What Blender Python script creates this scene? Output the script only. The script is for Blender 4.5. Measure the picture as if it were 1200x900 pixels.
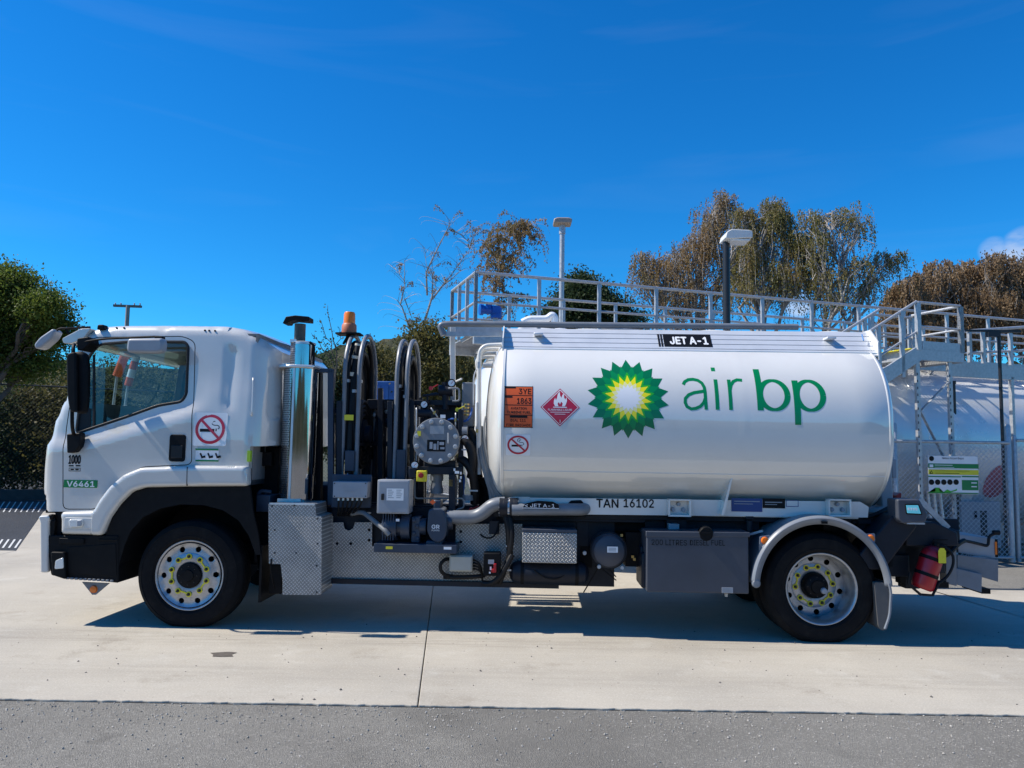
import bpy, bmesh, math, random
import numpy as np
from mathutils import Vector, Matrix
from mathutils.geometry import delaunay_2d_cdt
random.seed(7); RNG = np.random.default_rng(7)
R = math.radians
scene = bpy.context.scene
for o in list(bpy.data.objects): bpy.data.objects.remove(o)

# ------------------------------------------------------------------ camera
EYE = Vector((0, 0, 1.65)); FPX = 906.0          # eye height (m), focal length in photo pixels (1200 wide)
PITCH, ROLL = math.atan(75/FPX), 0.016
fwd = Vector((0, math.cos(PITCH), math.sin(PITCH))); up0 = Vector((0, -math.sin(PITCH), math.cos(PITCH))); r0 = Vector((1, 0, 0))
RV = r0*math.cos(ROLL)+up0*math.sin(ROLL); UV = up0*math.cos(ROLL)-r0*math.sin(ROLL)
cam = bpy.data.cameras.new('camera'); camo = bpy.data.objects.new('camera', cam); scene.collection.objects.link(camo)
cam.sensor_width = 36; cam.lens = FPX/1200*36; cam.clip_start = .1; cam.clip_end = 3000
camo.matrix_world = Matrix(((RV.x, UV.x, -fwd.x, EYE.x), (RV.y, UV.y, -fwd.y, EYE.y), (RV.z, UV.z, -fwd.z, EYE.z), (0, 0, 0, 1)))
scene.camera = camo
scene.render.resolution_x, scene.render.resolution_y = 1024, 768

# ------------------------------------------------------------------ daylight
SUN_EL = R(49); SUN_DIR = Vector((-math.cos(SUN_EL), -0.008, math.sin(SUN_EL))).normalized()   # towards the sun: off the truck's nose
w = bpy.data.worlds.new('World'); scene.world = w; w.use_nodes = True
nt = w.node_tree; nt.nodes.clear()
def wn(t, **k):
    n = nt.nodes.new(t)
    for a, b in k.items(): setattr(n, a, b)
    return n
sky = wn('ShaderNodeTexSky', sky_type='NISHITA', sun_disc=False, sun_elevation=SUN_EL, sun_rotation=R(-90-3), air_density=1.0, dust_density=0.15, ozone_density=4.0, altitude=200)
hsv = wn('ShaderNodeHueSaturation'); hsv.inputs['Saturation'].default_value = 1.32; hsv.inputs['Value'].default_value = 1.0; hsv.inputs['Hue'].default_value = 0.496
bg = wn('ShaderNodeBackground'); bg.inputs['Strength'].default_value = 0.096
out = wn('ShaderNodeOutputWorld')
# a few small fair-weather clouds low over the hills
geo = wn('ShaderNodeTexCoord'); sep = wn('ShaderNodeSeparateXYZ'); nt.links.new(geo.outputs['Generated'], sep.inputs[0])
noi = wn('ShaderNodeTexNoise'); noi.inputs['Scale'].default_value = 9.0; noi.inputs['Detail'].default_value = 7; noi.inputs['Roughness'].default_value = .55
mp = wn('ShaderNodeMapping'); mp.inputs['Scale'].default_value = (1, 1, 2.6); mp.inputs['Location'].default_value = (0.31, .12, 0.05)
nt.links.new(geo.outputs['Generated'], mp.inputs[0]); nt.links.new(mp.outputs[0], noi.inputs['Vector'])
cr = wn('ShaderNodeMapRange'); cr.inputs['From Min'].default_value = .42; cr.inputs['From Max'].default_value = .66; nt.links.new(noi.outputs['Fac'], cr.inputs['Value'])
banks = None
for cpx, cpy, c0, c1_, amt in ((1206, 294, .99955, .9999, .9), (1165, 294, .99985, .99998, .55), (935, 356, .9998, .99995, .6), (-260, 330, .990, .998, .9), (1700, 330, .985, .997, .9)):
    dn = wn('ShaderNodeVectorMath', operation='DOT_PRODUCT'); cd_ = (fwd + RV*((cpx-600)/FPX) + UV*((450-cpy)/FPX)).normalized(); dn.inputs[1].default_value = cd_; nt.links.new(geo.outputs['Generated'], dn.inputs[0])
    bk = wn('ShaderNodeMapRange', interpolation_type='SMOOTHSTEP'); bk.inputs['From Min'].default_value = c0; bk.inputs['From Max'].default_value = c1_; bk.inputs['To Max'].default_value = amt; nt.links.new(dn.outputs['Value'], bk.inputs['Value'])
    if banks is None: banks = bk.outputs[0]
    else:
        mm_ = wn('ShaderNodeMath', operation='MAXIMUM'); nt.links.new(banks, mm_.inputs[0]); nt.links.new(bk.outputs[0], mm_.inputs[1]); banks = mm_.outputs[0]
mul = wn('ShaderNodeMath', operation='MULTIPLY'); nt.links.new(cr.outputs[0], mul.inputs[0]); nt.links.new(banks, mul.inputs[1])
wmp = wn('ShaderNodeMapping'); wmp.inputs['Scale'].default_value = (1.2, 1.2, 9); wmp.inputs['Rotation'].default_value = (0, .12, 0); nt.links.new(geo.outputs['Generated'], wmp.inputs[0])
wno = wn('ShaderNodeTexNoise'); wno.inputs['Scale'].default_value = 2.2; wno.inputs['Detail'].default_value = 8; wno.inputs['Distortion'].default_value = .8; nt.links.new(wmp.outputs[0], wno.inputs['Vector'])
wsp = wn('ShaderNodeMapRange'); wsp.inputs['From Min'].default_value = .52; wsp.inputs['From Max'].default_value = .8; wsp.inputs['To Max'].default_value = .03; nt.links.new(wno.outputs['Fac'], wsp.inputs['Value'])   # faint high cirrus
mix = wn('ShaderNodeMixRGB'); mix.inputs['Color2'].default_value = (6.2, 6.6, 7.4, 1)
tint = wn('ShaderNodeMixRGB', blend_type='MULTIPLY'); tint.inputs['Fac'].default_value = 1; tint.inputs['Color2'].default_value = (.28, 1.03, 1.38, 1)      # deep polarised blue of this sky
nt.links.new(sky.outputs[0], hsv.inputs['Color']); nt.links.new(hsv.outputs[0], tint.inputs['Color1']); nt.links.new(tint.outputs[0], mix.inputs['Color1']); mxw = wn('ShaderNodeMath', operation='MAXIMUM'); nt.links.new(mul.outputs[0], mxw.inputs[0]); nt.links.new(wsp.outputs[0], mxw.inputs[1]); nt.links.new(mxw.outputs[0], mix.inputs['Fac'])
nt.links.new(mix.outputs[0], bg.inputs['Color']); nt.links.new(bg.outputs[0], out.inputs[0])
sl = bpy.data.lights.new('sun', 'SUN'); sl.energy = 5.0; sl.angle = R(.53); sl.color = (1, .935, .84)
so = bpy.data.objects.new('sun', sl); scene.collection.objects.link(so); so.rotation_euler = (-SUN_DIR).to_track_quat('-Z', 'Y').to_euler(); so.location = SUN_DIR*60
vs = scene.view_settings; vs.view_transform = 'Standard'; vs.look = 'None'; vs.gamma = 1; vs.use_curve_mapping = False; vs.exposure = 0.36
scene.render.engine = 'CYCLES'

# ------------------------------------------------------------------ surveying: rays through measured photo points met with known planes
def ray(px, py): return fwd + RV*((px-600)/FPX) + UV*((450-py)/FPX)
def W(px, py, depth):
    d = ray(px, py); t = depth/d.y; return EYE + d*t
def G(px, py, z=0):
    d = ray(px, py); return EYE + d*((z-EYE.z)/d.z)
TO = G(220, 736.5); _t2 = G(961, 754.5); TA = math.atan2(_t2.y-TO.y, _t2.x-TO.x)
EX = Vector((math.cos(TA), math.sin(TA), 0)); EY = Vector((-math.sin(TA), math.cos(TA), 0))
def S(px, py, d=0):
    """point of the truck's own frame: x along the truck, z up, on the plane d metres behind its near side"""
    r = ray(px, py); t = (d - (EYE-TO).dot(EY))/r.dot(EY); p = EYE + r*t - TO
    return (p.dot(EX), p.z)
def SV(px, py, d=0):
    x, z = S(px, py, d); return Vector((x, d, z))

# ------------------------------------------------------------------ materials
MATS = {}
def mat(name, col, rough=.5, metal=0., coat=0., var=.0, vscale=6., dirt=None, dirt_amt=0., bump=0., bscale=60., spec=.5, emis=0., bdist=.002):
    if name in MATS: return MATS[name]
    m = bpy.data.materials.new(name); m.use_nodes = True; N = m.node_tree; b = N.nodes['Principled BSDF']
    b.inputs['Base Color'].default_value = (*col, 1); b.inputs['Roughness'].default_value = rough; b.inputs['Metallic'].default_value = metal
    b.inputs['Coat Weight'].default_value = coat; b.inputs['Coat Roughness'].default_value = .04; b.inputs['Specular IOR Level'].default_value = spec
    tc = N.nodes.new('ShaderNodeTexCoord')
    cur = None
    if var > 0 or dirt:
        n = N.nodes.new('ShaderNodeTexNoise'); n.inputs['Scale'].default_value = vscale; n.inputs['Detail'].default_value = 8; n.inputs['Roughness'].default_value = .62
        N.links.new(tc.outputs['Object'], n.inputs['Vector'])
        rp = N.nodes.new('ShaderNodeMapRange'); rp.inputs['From Min'].default_value = .3; rp.inputs['From Max'].default_value = .7
        rp.inputs['To Min'].default_value = 1-var; rp.inputs['To Max'].default_value = 1+var; N.links.new(n.outputs['Fac'], rp.inputs['Value'])
        mx = N.nodes.new('ShaderNodeVectorMath'); mx.operation = 'SCALE'; mx.inputs[0].default_value = col; N.links.new(rp.outputs[0], mx.inputs['Scale']); cur = mx.outputs[0]
        rr = N.nodes.new('ShaderNodeMapRange'); rr.inputs['To Min'].default_value = max(.03, rough*.8); rr.inputs['To Max'].default_value = min(1, rough*1.25); N.links.new(n.outputs['Fac'], rr.inputs['Value']); N.links.new(rr.outputs[0], b.inputs['Roughness'])
        if dirt:
            n2 = N.nodes.new('ShaderNodeTexNoise'); n2.inputs['Scale'].default_value = vscale*.6; n2.inputs['Detail'].default_value = 10; n2.inputs['Roughness'].default_value = .7
            N.links.new(tc.outputs['Object'], n2.inputs['Vector'])
            r2 = N.nodes.new('ShaderNodeMapRange'); r2.inputs['From Min'].default_value = .5; r2.inputs['From Max'].default_value = .8; r2.inputs['To Max'].default_value = dirt_amt; N.links.new(n2.outputs['Fac'], r2.inputs['Value'])
            mm = N.nodes.new('ShaderNodeMixRGB'); mm.inputs['Color2'].default_value = (*dirt, 1); N.links.new(r2.outputs[0], mm.inputs['Fac']); N.links.new(cur, mm.inputs['Color1']); cur = mm.outputs[0]
        N.links.new(cur, b.inputs['Base Color'])
    if bump > 0:
        n = N.nodes.new('ShaderNodeTexNoise'); n.inputs['Scale'].default_value = bscale; n.inputs['Detail'].default_value = 5; N.links.new(tc.outputs['Object'], n.inputs['Vector'])
        bp = N.nodes.new('ShaderNodeBump'); bp.inputs['Strength'].default_value = bump; bp.inputs['Distance'].default_value = bdist; N.links.new(n.outputs['Fac'], bp.inputs['Height']); N.links.new(bp.outputs[0], b.inputs['Normal'])
    if emis: b.inputs['Emission Color'].default_value = (*col, 1); b.inputs['Emission Strength'].default_value = emis
    MATS[name] = m; return m
ROAD_DIRT = (.22, .19, .15)
white = mat('cab white paint', (.585, .575, .54), .34, coat=.8, var=.03, vscale=2.5, dirt=(.40, .375, .33), dirt_amt=.25)
tankw = mat('tank white paint', (.73, .71, .655), .38, coat=1., var=.025, vscale=1.6, dirt=(.45, .425, .38), dirt_amt=.22)
white2 = mat('frame white paint', (.64, .63, .59), .42, var=.05, vscale=5, dirt=ROAD_DIRT, dirt_amt=.15)
for _m in (tankw, white): _m.node_tree.nodes['Principled BSDF'].inputs['Coat IOR'].default_value = 1.85; _m.node_tree.nodes['Principled BSDF'].inputs['Coat Roughness'].default_value = .025
black = mat('black plastic', (.006, .006, .007), .55, spec=.15, var=.25, vscale=12, dirt=(.018, .017, .015), dirt_amt=.5, bump=.2, bscale=300, bdist=.001)
seal = mat('black rubber seal', (.004, .004, .005), .6)
rubber = mat('tyre rubber', (.008, .008, .009), .8, spec=.15, var=.3, vscale=9, dirt=(.035, .031, .026), dirt_amt=.5, bump=.4, bscale=160)
dark = mat('dark blue grey chassis paint', (.011, .014, .022), .45, spec=.25, var=.2, vscale=6, dirt=(.04, .038, .036), dirt_amt=.35)
pump = mat('blue grey pump paint', (.032, .046, .072), .38, spec=.4, var=.15, vscale=8, dirt=(.06, .057, .052), dirt_amt=.25)
fuelbox = mat('charcoal tank paint', (.058, .065, .082), .45, spec=.35, var=.12, vscale=3, dirt=(.06, .058, .054), dirt_amt=.2)
grey = mat('mid grey paint', (.17, .185, .205), .42, var=.12, vscale=9, dirt=(.12, .11, .1), dirt_amt=.3)
boxgrey = mat('pale grey enamel', (.30, .32, .35), .4, var=.06, vscale=6, dirt=ROAD_DIRT, dirt_amt=.2)
mudg = mat('grey mudguard plastic', (.19, .21, .24), .35, var=.1, vscale=6, dirt=(.16, .15, .13), dirt_amt=.4)
alu = mat('aluminium', (.72, .73, .74), .38, metal=.85, var=.08, vscale=7, dirt=(.4, .39, .37), dirt_amt=.3)
aluw = mat('anodised aluminium coaming', (.66, .68, .70), .42, metal=.35, var=.05, vscale=4, dirt=(.45, .43, .4), dirt_amt=.3)
galv = mat('galvanised steel', (.44, .45, .46), .45, metal=.45, var=.18, vscale=22, dirt=(.32, .31, .29), dirt_amt=.4)
chrome = mat('polished stainless', (.46, .46, .47), .06, metal=1, var=.06, vscale=10)
rimsteel = mat('machined wheel rim', (.40, .41, .43), .38, metal=.75, var=.15, vscale=14, dirt=(.13, .115, .095), dirt_amt=.6)
brass = mat('brass', (.55, .38, .14), .35, metal=.9, var=.1)
iron = mat('sooty steel pipe', (.12, .10, .085), .5, metal=.7, var=.35, vscale=20)
red = mat('red paint', (.36, .008, .015), .35, coat=.1, var=.1)
yellow = mat('yellow plastic', (.72, .62, .03), .45, var=.08)
amber = mat('amber lens', (.75, .16, .01), .15, coat=.5)
beaconp = mat('beacon orange plastic', (.85, .20, .004), .3, coat=.2); beaconb = mat('beacon base orange', (.48, .15, .07), .5, var=.15)
lens = mat('clear lamp lens', (.72, .72, .68), .12, coat=.8)
green = mat('decal green', (.0, .22, .06), .3, coat=.4); lime = mat('decal light green', (.02, .38, .015), .3, coat=.4); dgreen = mat('decal dark green', (.0, .15, .05), .3, coat=.4)
yel = mat('decal yellow', (.85, .76, .0), .3, coat=.4); dwhite = mat('decal white', (.8, .8, .8), .3, coat=.4); dblack = mat('decal black', (.004, .004, .005), .5, spec=.25)
dred = mat('decal red', (.50, .008, .035), .3, coat=.4); dorange = mat('decal orange', (.68, .10, .015), .4, var=.05); dgrey = mat('decal grey', (.30, .32, .34), .4)
dblue = mat('decal blue', (.015, .055, .20), .35); signgreen = mat('sign green', (.0, .20, .05), .4); lgreen = mat('reflector lime', (.35, .55, .03), .35)
bluep = mat('blue enamel', (.008, .09, .42), .35, var=.12); bluec = mat('blue container paint', (.015, .09, .30), .5, var=.12)
bluehose = mat('blue hose', (.02, .10, .35), .5); hose = mat('black hose', (.005, .005, .006), .55, spec=.3, var=.2); greyhose = mat('grey hose', (.16, .17, .175), .5, var=.1)
steelpost = mat('blue grey steel post', (.036, .05, .078), .42, spec=.4, var=.15, vscale=8, dirt=(.06, .055, .05), dirt_amt=.25)
blackp = mat('black powder coat', (.014, .014, .016), .4); lampgrey = mat('luminaire grey', (.62, .62, .60), .45, var=.06)
timber = mat('weathered timber', (.20, .17, .14), .85, var=.2)
seatm = mat('seat cloth', (.045, .05, .06), .9, var=.2, bump=.3, bscale=200); liner = mat('cab headlining', (.22, .21, .20), .85, var=.08); dash = mat('dash plastic', (.035, .037, .04), .6)
screen = mat('lcd screen', (.10, .42, .52), .15, emis=.35)
bark = mat('bark', (.10, .085, .07), .9, var=.4, vscale=4, bump=.6, bscale=20, bdist=.02); birchbark = mat('birch bark', (.31, .285, .26), .85, var=.4, vscale=3, dirt=(.05, .04, .035), dirt_amt=.8)

def nodes_of(name):
    m = bpy.data.materials.new(name); m.use_nodes = True; MATS[name] = m; return m, m.node_tree, m.node_tree.nodes['Principled BSDF']
def mnode(N, op, a, b=None, c=None):
    n = N.nodes.new('ShaderNodeMath'); n.operation = op
    for i, v in enumerate((a, b, c)):
        if v is None: continue
        if isinstance(v, (int, float)): n.inputs[i].default_value = v
        else: N.links.new(v, n.inputs[i])
    return n.outputs[0]
def smooth(N, v, a, b, lo=0., hi=1.):
    n = N.nodes.new('ShaderNodeMapRange'); n.interpolation_type = 'SMOOTHSTEP'
    n.inputs['From Min'].default_value = a; n.inputs['From Max'].default_value = b; n.inputs['To Min'].default_value = lo; n.inputs['To Max'].default_value = hi
    N.links.new(v, n.inputs['Value']); return n.outputs[0]
def noise(N, vec, scale, detail=6, rough=.6):
    n = N.nodes.new('ShaderNodeTexNoise'); n.inputs['Scale'].default_value = scale; n.inputs['Detail'].default_value = detail; n.inputs['Roughness'].default_value = rough
    N.links.new(vec, n.inputs['Vector']); return n.outputs['Fac']
def mixc(N, fac, a, b):
    n = N.nodes.new('ShaderNodeMixRGB')
    for i, v in (('Fac', fac), ('Color1', a), ('Color2', b)):
        if isinstance(v, (int, float)): n.inputs[i].default_value = v
        elif isinstance(v, tuple): n.inputs[i].default_value = (*v, 1)
        else: N.links.new(v, n.inputs[i])
    return n.outputs[0]

# raised-lug checker plate, lugs run alternately along either diagonal
def checker_material(name, axes):
    m, N, b = nodes_of(name); tc = N.nodes.new('ShaderNodeTexCoord'); sp = N.nodes.new('ShaderNodeSeparateXYZ'); N.links.new(tc.outputs['Object'], sp.inputs[0])
    x, z = sp.outputs[axes[0]], sp.outputs[axes[1]]; k = 1/.034
    u = mnode(N, 'MULTIPLY', mnode(N, 'ADD', x, z), k); v = mnode(N, 'MULTIPLY', mnode(N, 'SUBTRACT', x, z), k)
    par = mnode(N, 'FLOORED_MODULO', mnode(N, 'ADD', mnode(N, 'FLOOR', u), mnode(N, 'FLOOR', v)), 2.)
    fu = mnode(N, 'ABSOLUTE', mnode(N, 'SUBTRACT', mnode(N, 'FRACT', u), .5)); fv = mnode(N, 'ABSOLUTE', mnode(N, 'SUBTRACT', mnode(N, 'FRACT', v), .5))
    l1 = mnode(N, 'MAXIMUM', mnode(N, 'MULTIPLY', fu, 1.1), mnode(N, 'MULTIPLY', fv, 3.)); l2 = mnode(N, 'MAXIMUM', mnode(N, 'MULTIPLY', fv, 1.1), mnode(N, 'MULTIPLY', fu, 3.))
    d = mnode(N, 'ADD', mnode(N, 'MULTIPLY', par, l1), mnode(N, 'MULTIPLY', mnode(N, 'SUBTRACT', 1., par), l2))
    h = smooth(N, d, .52, .38)
    n1 = noise(N, tc.outputs['Object'], 7); n1 = smooth(N, n1, .3, .75)
    c1 = mixc(N, n1, (.22, .215, .205), (.33, .32, .305)); col = mixc(N, h, c1, (.60, .585, .56)); N.links.new(col, b.inputs['Base Color'])
    b.inputs['Metallic'].default_value = .45; b.inputs['Roughness'].default_value = .42
    bp = N.nodes.new('ShaderNodeBump'); bp.inputs['Strength'].default_value = .8; bp.inputs['Distance'].default_value = .003; N.links.new(h, bp.inputs['Height']); N.links.new(bp.outputs[0], b.inputs['Normal'])
    return m
checker = checker_material('aluminium checker plate', ('X', 'Z'))

# perforated guard
m, N, b = nodes_of('perforated stainless guard'); perf = m
tc = N.nodes.new('ShaderNodeTexCoord'); sp = N.nodes.new('ShaderNodeSeparateXYZ'); N.links.new(tc.outputs['Object'], sp.inputs[0])
ang = mnode(N, 'ARCTAN2', sp.outputs['Y'], sp.outputs['X']); u = mnode(N, 'MULTIPLY', ang, 9.); v = mnode(N, 'MULTIPLY', sp.outputs['Z'], 1/.021)
row = mnode(N, 'FLOORED_MODULO', mnode(N, 'FLOOR', v), 2.); u = mnode(N, 'ADD', u, mnode(N, 'MULTIPLY', row, .5))
fu = mnode(N, 'SUBTRACT', mnode(N, 'FRACT', u), .5); fv = mnode(N, 'SUBTRACT', mnode(N, 'FRACT', v), .5)
d = mnode(N, 'SQRT', mnode(N, 'ADD', mnode(N, 'MULTIPLY', fu, fu), mnode(N, 'MULTIPLY', fv, fv))); hole = smooth(N, d, .36, .28)
N.links.new(mixc(N, hole, (.62, .61, .6), (.01, .01, .01)), b.inputs['Base Color']); N.links.new(mnode(N, 'SUBTRACT', .95, hole), b.inputs['Metallic']); b.inputs['Roughness'].default_value = .22

# glass: clear tinted pane with mirror-like surface reflection
def glass(name, tint, ior=1.5):
    m = bpy.data.materials.new(name); m.use_nodes = True; N = m.node_tree; N.nodes.clear()
    t = N.nodes.new('ShaderNodeBsdfTransparent'); t.inputs[0].default_value = (*tint, 1); g = N.nodes.new('ShaderNodeBsdfGlossy'); g.inputs['Roughness'].default_value = .015
    lw = N.nodes.new('ShaderNodeLayerWeight'); r0_ = ((ior-1)/(ior+1))**2; p5 = mnode(N, 'POWER', lw.outputs['Facing'], 4.); fr = N.nodes.new('ShaderNodeMath'); fr.operation = 'MULTIPLY_ADD'; N.links.new(p5, fr.inputs[0]); fr.inputs[1].default_value = 1-r0_; fr.inputs[2].default_value = r0_; lw.inputs['Blend'].default_value = .5; mx = N.nodes.new('ShaderNodeMixShader'); o = N.nodes.new('ShaderNodeOutputMaterial')
    N.links.new(fr.outputs[0], mx.inputs[0]); N.links.new(t.outputs[0], mx.inputs[1]); N.links.new(g.outputs[0], mx.inputs[2]); N.links.new(mx.outputs[0], o.inputs[0]); return m
pane = glass('tinted cab glass', (.62, .78, .76), 1.75); wind = glass('windscreen glass', (.8, .88, .86))

# concrete
m, N, b = nodes_of('brushed concrete'); concrete = m
gp = N.nodes.new('ShaderNodeNewGeometry'); P_ = gp.outputs['Position']
big = smooth(N, noise(N, P_, .55, 6, .6), .3, .7); med = smooth(N, noise(N, P_, 3.5, 8, .65), .3, .72); fine = noise(N, P_, 85, 4, .75)
mpn = N.nodes.new('ShaderNodeMapping'); mpn.inputs['Scale'].default_value = (.5, 6, 1); mpn.inputs['Rotation'].default_value = (0, 0, .03); N.links.new(P_, mpn.inputs[0]); streak = smooth(N, noise(N, mpn.outputs[0], 2.2, 7, .65), .35, .7)
c = mixc(N, big, (.345, .318, .268), (.475, .435, .36)); c = mixc(N, mnode(N, 'MULTIPLY', med, .5), c, (.41, .37, .30)); c = mixc(N, mnode(N, 'MULTIPLY', streak, .16), c, (.54, .505, .43))
sta = smooth(N, noise(N, P_, 1.3, 9, .72), .54, .72); c = mixc(N, mnode(N, 'MULTIPLY', sta, .58), c, (.25, .215, .165)); pale = smooth(N, noise(N, P_, 2.1, 9, .7), .55, .7); c = mixc(N, mnode(N, 'MULTIPLY', pale, .4), c, (.55, .525, .46))
sy_ = N.nodes.new('ShaderNodeSeparateXYZ'); N.links.new(P_, sy_.inputs[0]); tr_ = mnode(N, 'ADD', smooth(N, mnode(N, 'ABSOLUTE', mnode(N, 'SUBTRACT', sy_.outputs['Y'], 6.75)), .35, .1), smooth(N, mnode(N, 'ABSOLUTE', mnode(N, 'SUBTRACT', sy_.outputs['Y'], 5.75)), .3, .1, 0., .6)); c = mixc(N, mnode(N, 'MULTIPLY', mnode(N, 'MULTIPLY', tr_, streak), .55), c, (.22, .195, .16))
spots = N.nodes.new('ShaderNodeTexVoronoi'); spots.inputs['Scale'].default_value = 4.2; N.links.new(P_, spots.inputs['Vector']); sd = smooth(N, spots.outputs['Distance'], .055, .03); c = mixc(N, mnode(N, 'MULTIPLY', sd, .5), c, (.17, .15, .13))
c = mixc(N, mnode(N, 'MULTIPLY', smooth(N, fine, .42, .68), .42), c, (.27, .24, .195)); c = mixc(N, mnode(N, 'MULTIPLY', smooth(N, noise(N, P_, 60, 3, .7), .54, .68), .35), c, (.66, .61, .52)); N.links.new(c, b.inputs['Base Color']); b.inputs['Roughness'].default_value = .9; b.inputs['Specular IOR Level'].default_value = .25
bp = N.nodes.new('ShaderNodeBump'); bp.inputs['Strength'].default_value = .35; bp.inputs['Distance'].default_value = .004; N.links.new(mnode(N, 'ADD', fine, mnode(N, 'MULTIPLY', streak, .4)), bp.inputs['Height']); N.links.new(bp.outputs[0], b.inputs['Normal'])
def asphalt(name, lo, hi, spec=.3, rough=.85, fine=(.02, .12)):
    m, N, b = nodes_of(name); gp = N.nodes.new('ShaderNodeNewGeometry'); P_ = gp.outputs['Position']
    vo = N.nodes.new('ShaderNodeTexVoronoi'); vo.inputs['Scale'].default_value = 120; N.links.new(P_, vo.inputs['Vector'])
    vo2 = N.nodes.new('ShaderNodeTexVoronoi'); vo2.inputs['Scale'].default_value = 210; N.links.new(P_, vo2.inputs['Vector'])
    big = smooth(N, noise(N, P_, .8, 7, .65), .3, .7); c = mixc(N, big, lo, hi)
    sepc = N.nodes.new('ShaderNodeSeparateColor'); N.links.new(vo.outputs['Color'], sepc.inputs[0]); s = smooth(N, sepc.outputs[0], .72, 1.0); c = mixc(N, mnode(N, 'MULTIPLY', s, .42), c, tuple(min(1, v*2.1) for v in hi))
    sep2 = N.nodes.new('ShaderNodeSeparateColor'); N.links.new(vo2.outputs['Color'], sep2.inputs[0]); c = mixc(N, mnode(N, 'MULTIPLY', smooth(N, sep2.outputs[1], .5, 1.), .30), c, tuple(v*.4 for v in lo)); pt = smooth(N, noise(N, P_, .35, 5, .6), .45, .6); c = mixc(N, mnode(N, 'MULTIPLY', pt, .5), c, tuple(v*.7 for v in lo)); stn = smooth(N, noise(N, P_, 1.9, 8, .7), .58, .7); c = mixc(N, mnode(N, 'MULTIPLY', stn, .5), c, tuple(v*.55 for v in lo))
    N.links.new(c, b.inputs['Base Color']); b.inputs['Roughness'].default_value = rough; b.inputs['Specular IOR Level'].default_value = spec
    bp = N.nodes.new('ShaderNodeBump'); bp.inputs['Strength'].default_value = .9; bp.inputs['Distance'].default_value = .006; N.links.new(mnode(N, 'ADD', vo.outputs['Distance'], mnode(N, 'MULTIPLY', noise(N, P_, 14), .8)), bp.inputs['Height']); N.links.new(bp.outputs[0], b.inputs['Normal']); return m
tar = asphalt('worn asphalt', (.165, .156, .136), (.215, .204, .178)); newtar = asphalt('dark sealed asphalt', (.022, .024, .028), (.03, .032, .036), spec=.5, rough=.6)
gravel = asphalt('compacted gravel', (.15, .14, .125), (.22, .20, .18))
grass = mat('rough grass', (.055, .06, .03), .95, var=.4, vscale=.4, dirt=(.11, .09, .05), dirt_amt=.7)

def leafmat(name, cols, trans=.45):
    m = bpy.data.materials.new(name); m.use_nodes = True; N = m.node_tree; b = N.nodes['Principled BSDF']; g = N.nodes.new('ShaderNodeNewGeometry')
    r = N.nodes.new('ShaderNodeValToRGB'); e = r.color_ramp.elements
    while len(e) < len(cols): e.new(.5)
    for i, cc in enumerate(cols): e[i].position = i/(len(cols)-1); e[i].color = (*cc, 1)
    n = noise(N, g.outputs['Position'], .9, 3); v = mnode(N, 'ADD', mnode(N, 'MULTIPLY', smooth(N, n, .3, .7), .6), mnode(N, 'MULTIPLY', g.outputs['Random Per Island'], .4)); N.links.new(v, r.inputs[0])
    N.links.new(r.outputs[0], b.inputs['Base Color']); b.inputs['Roughness'].default_value = .6; b.inputs['Specular IOR Level'].default_value = .25
    t = N.nodes.new('ShaderNodeBsdfTranslucent'); N.links.new(r.outputs[0], t.inputs[0]); mx = N.nodes.new('ShaderNodeMixShader'); mx.inputs[0].default_value = trans
    N.links.new(b.outputs[0], mx.inputs[1]); N.links.new(t.outputs[0], mx.inputs[2]); N.links.new(mx.outputs[0], N.nodes['Material Output'].inputs[0]); return m
lf_green = leafmat('evergreen leaves', [(.04, .065, .014), (.10, .14, .024), (.17, .21, .036)])
lf_birch = leafmat('autumn birch leaves', [(.26, .175, .065), (.24, .195, .065), (.18, .17, .055), (.32, .265, .095)])
lf_rust = leafmat('rusty birch leaves', [(.26, .16, .075), (.30, .20, .09), (.21, .18, .065)])
lf_bush = leafmat('olive shrub leaves', [(.05, .058, .02), (.105, .098, .03), (.16, .135, .042)])
lf_conifer = leafmat('dark conifer needles', [(.025, .046, .018), (.045, .072, .03), (.075, .105, .042)])
lf_brown = leafmat('brown thicket twigs', [(.19, .125, .07), (.26, .175, .095), (.33, .235, .135)])

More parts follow.
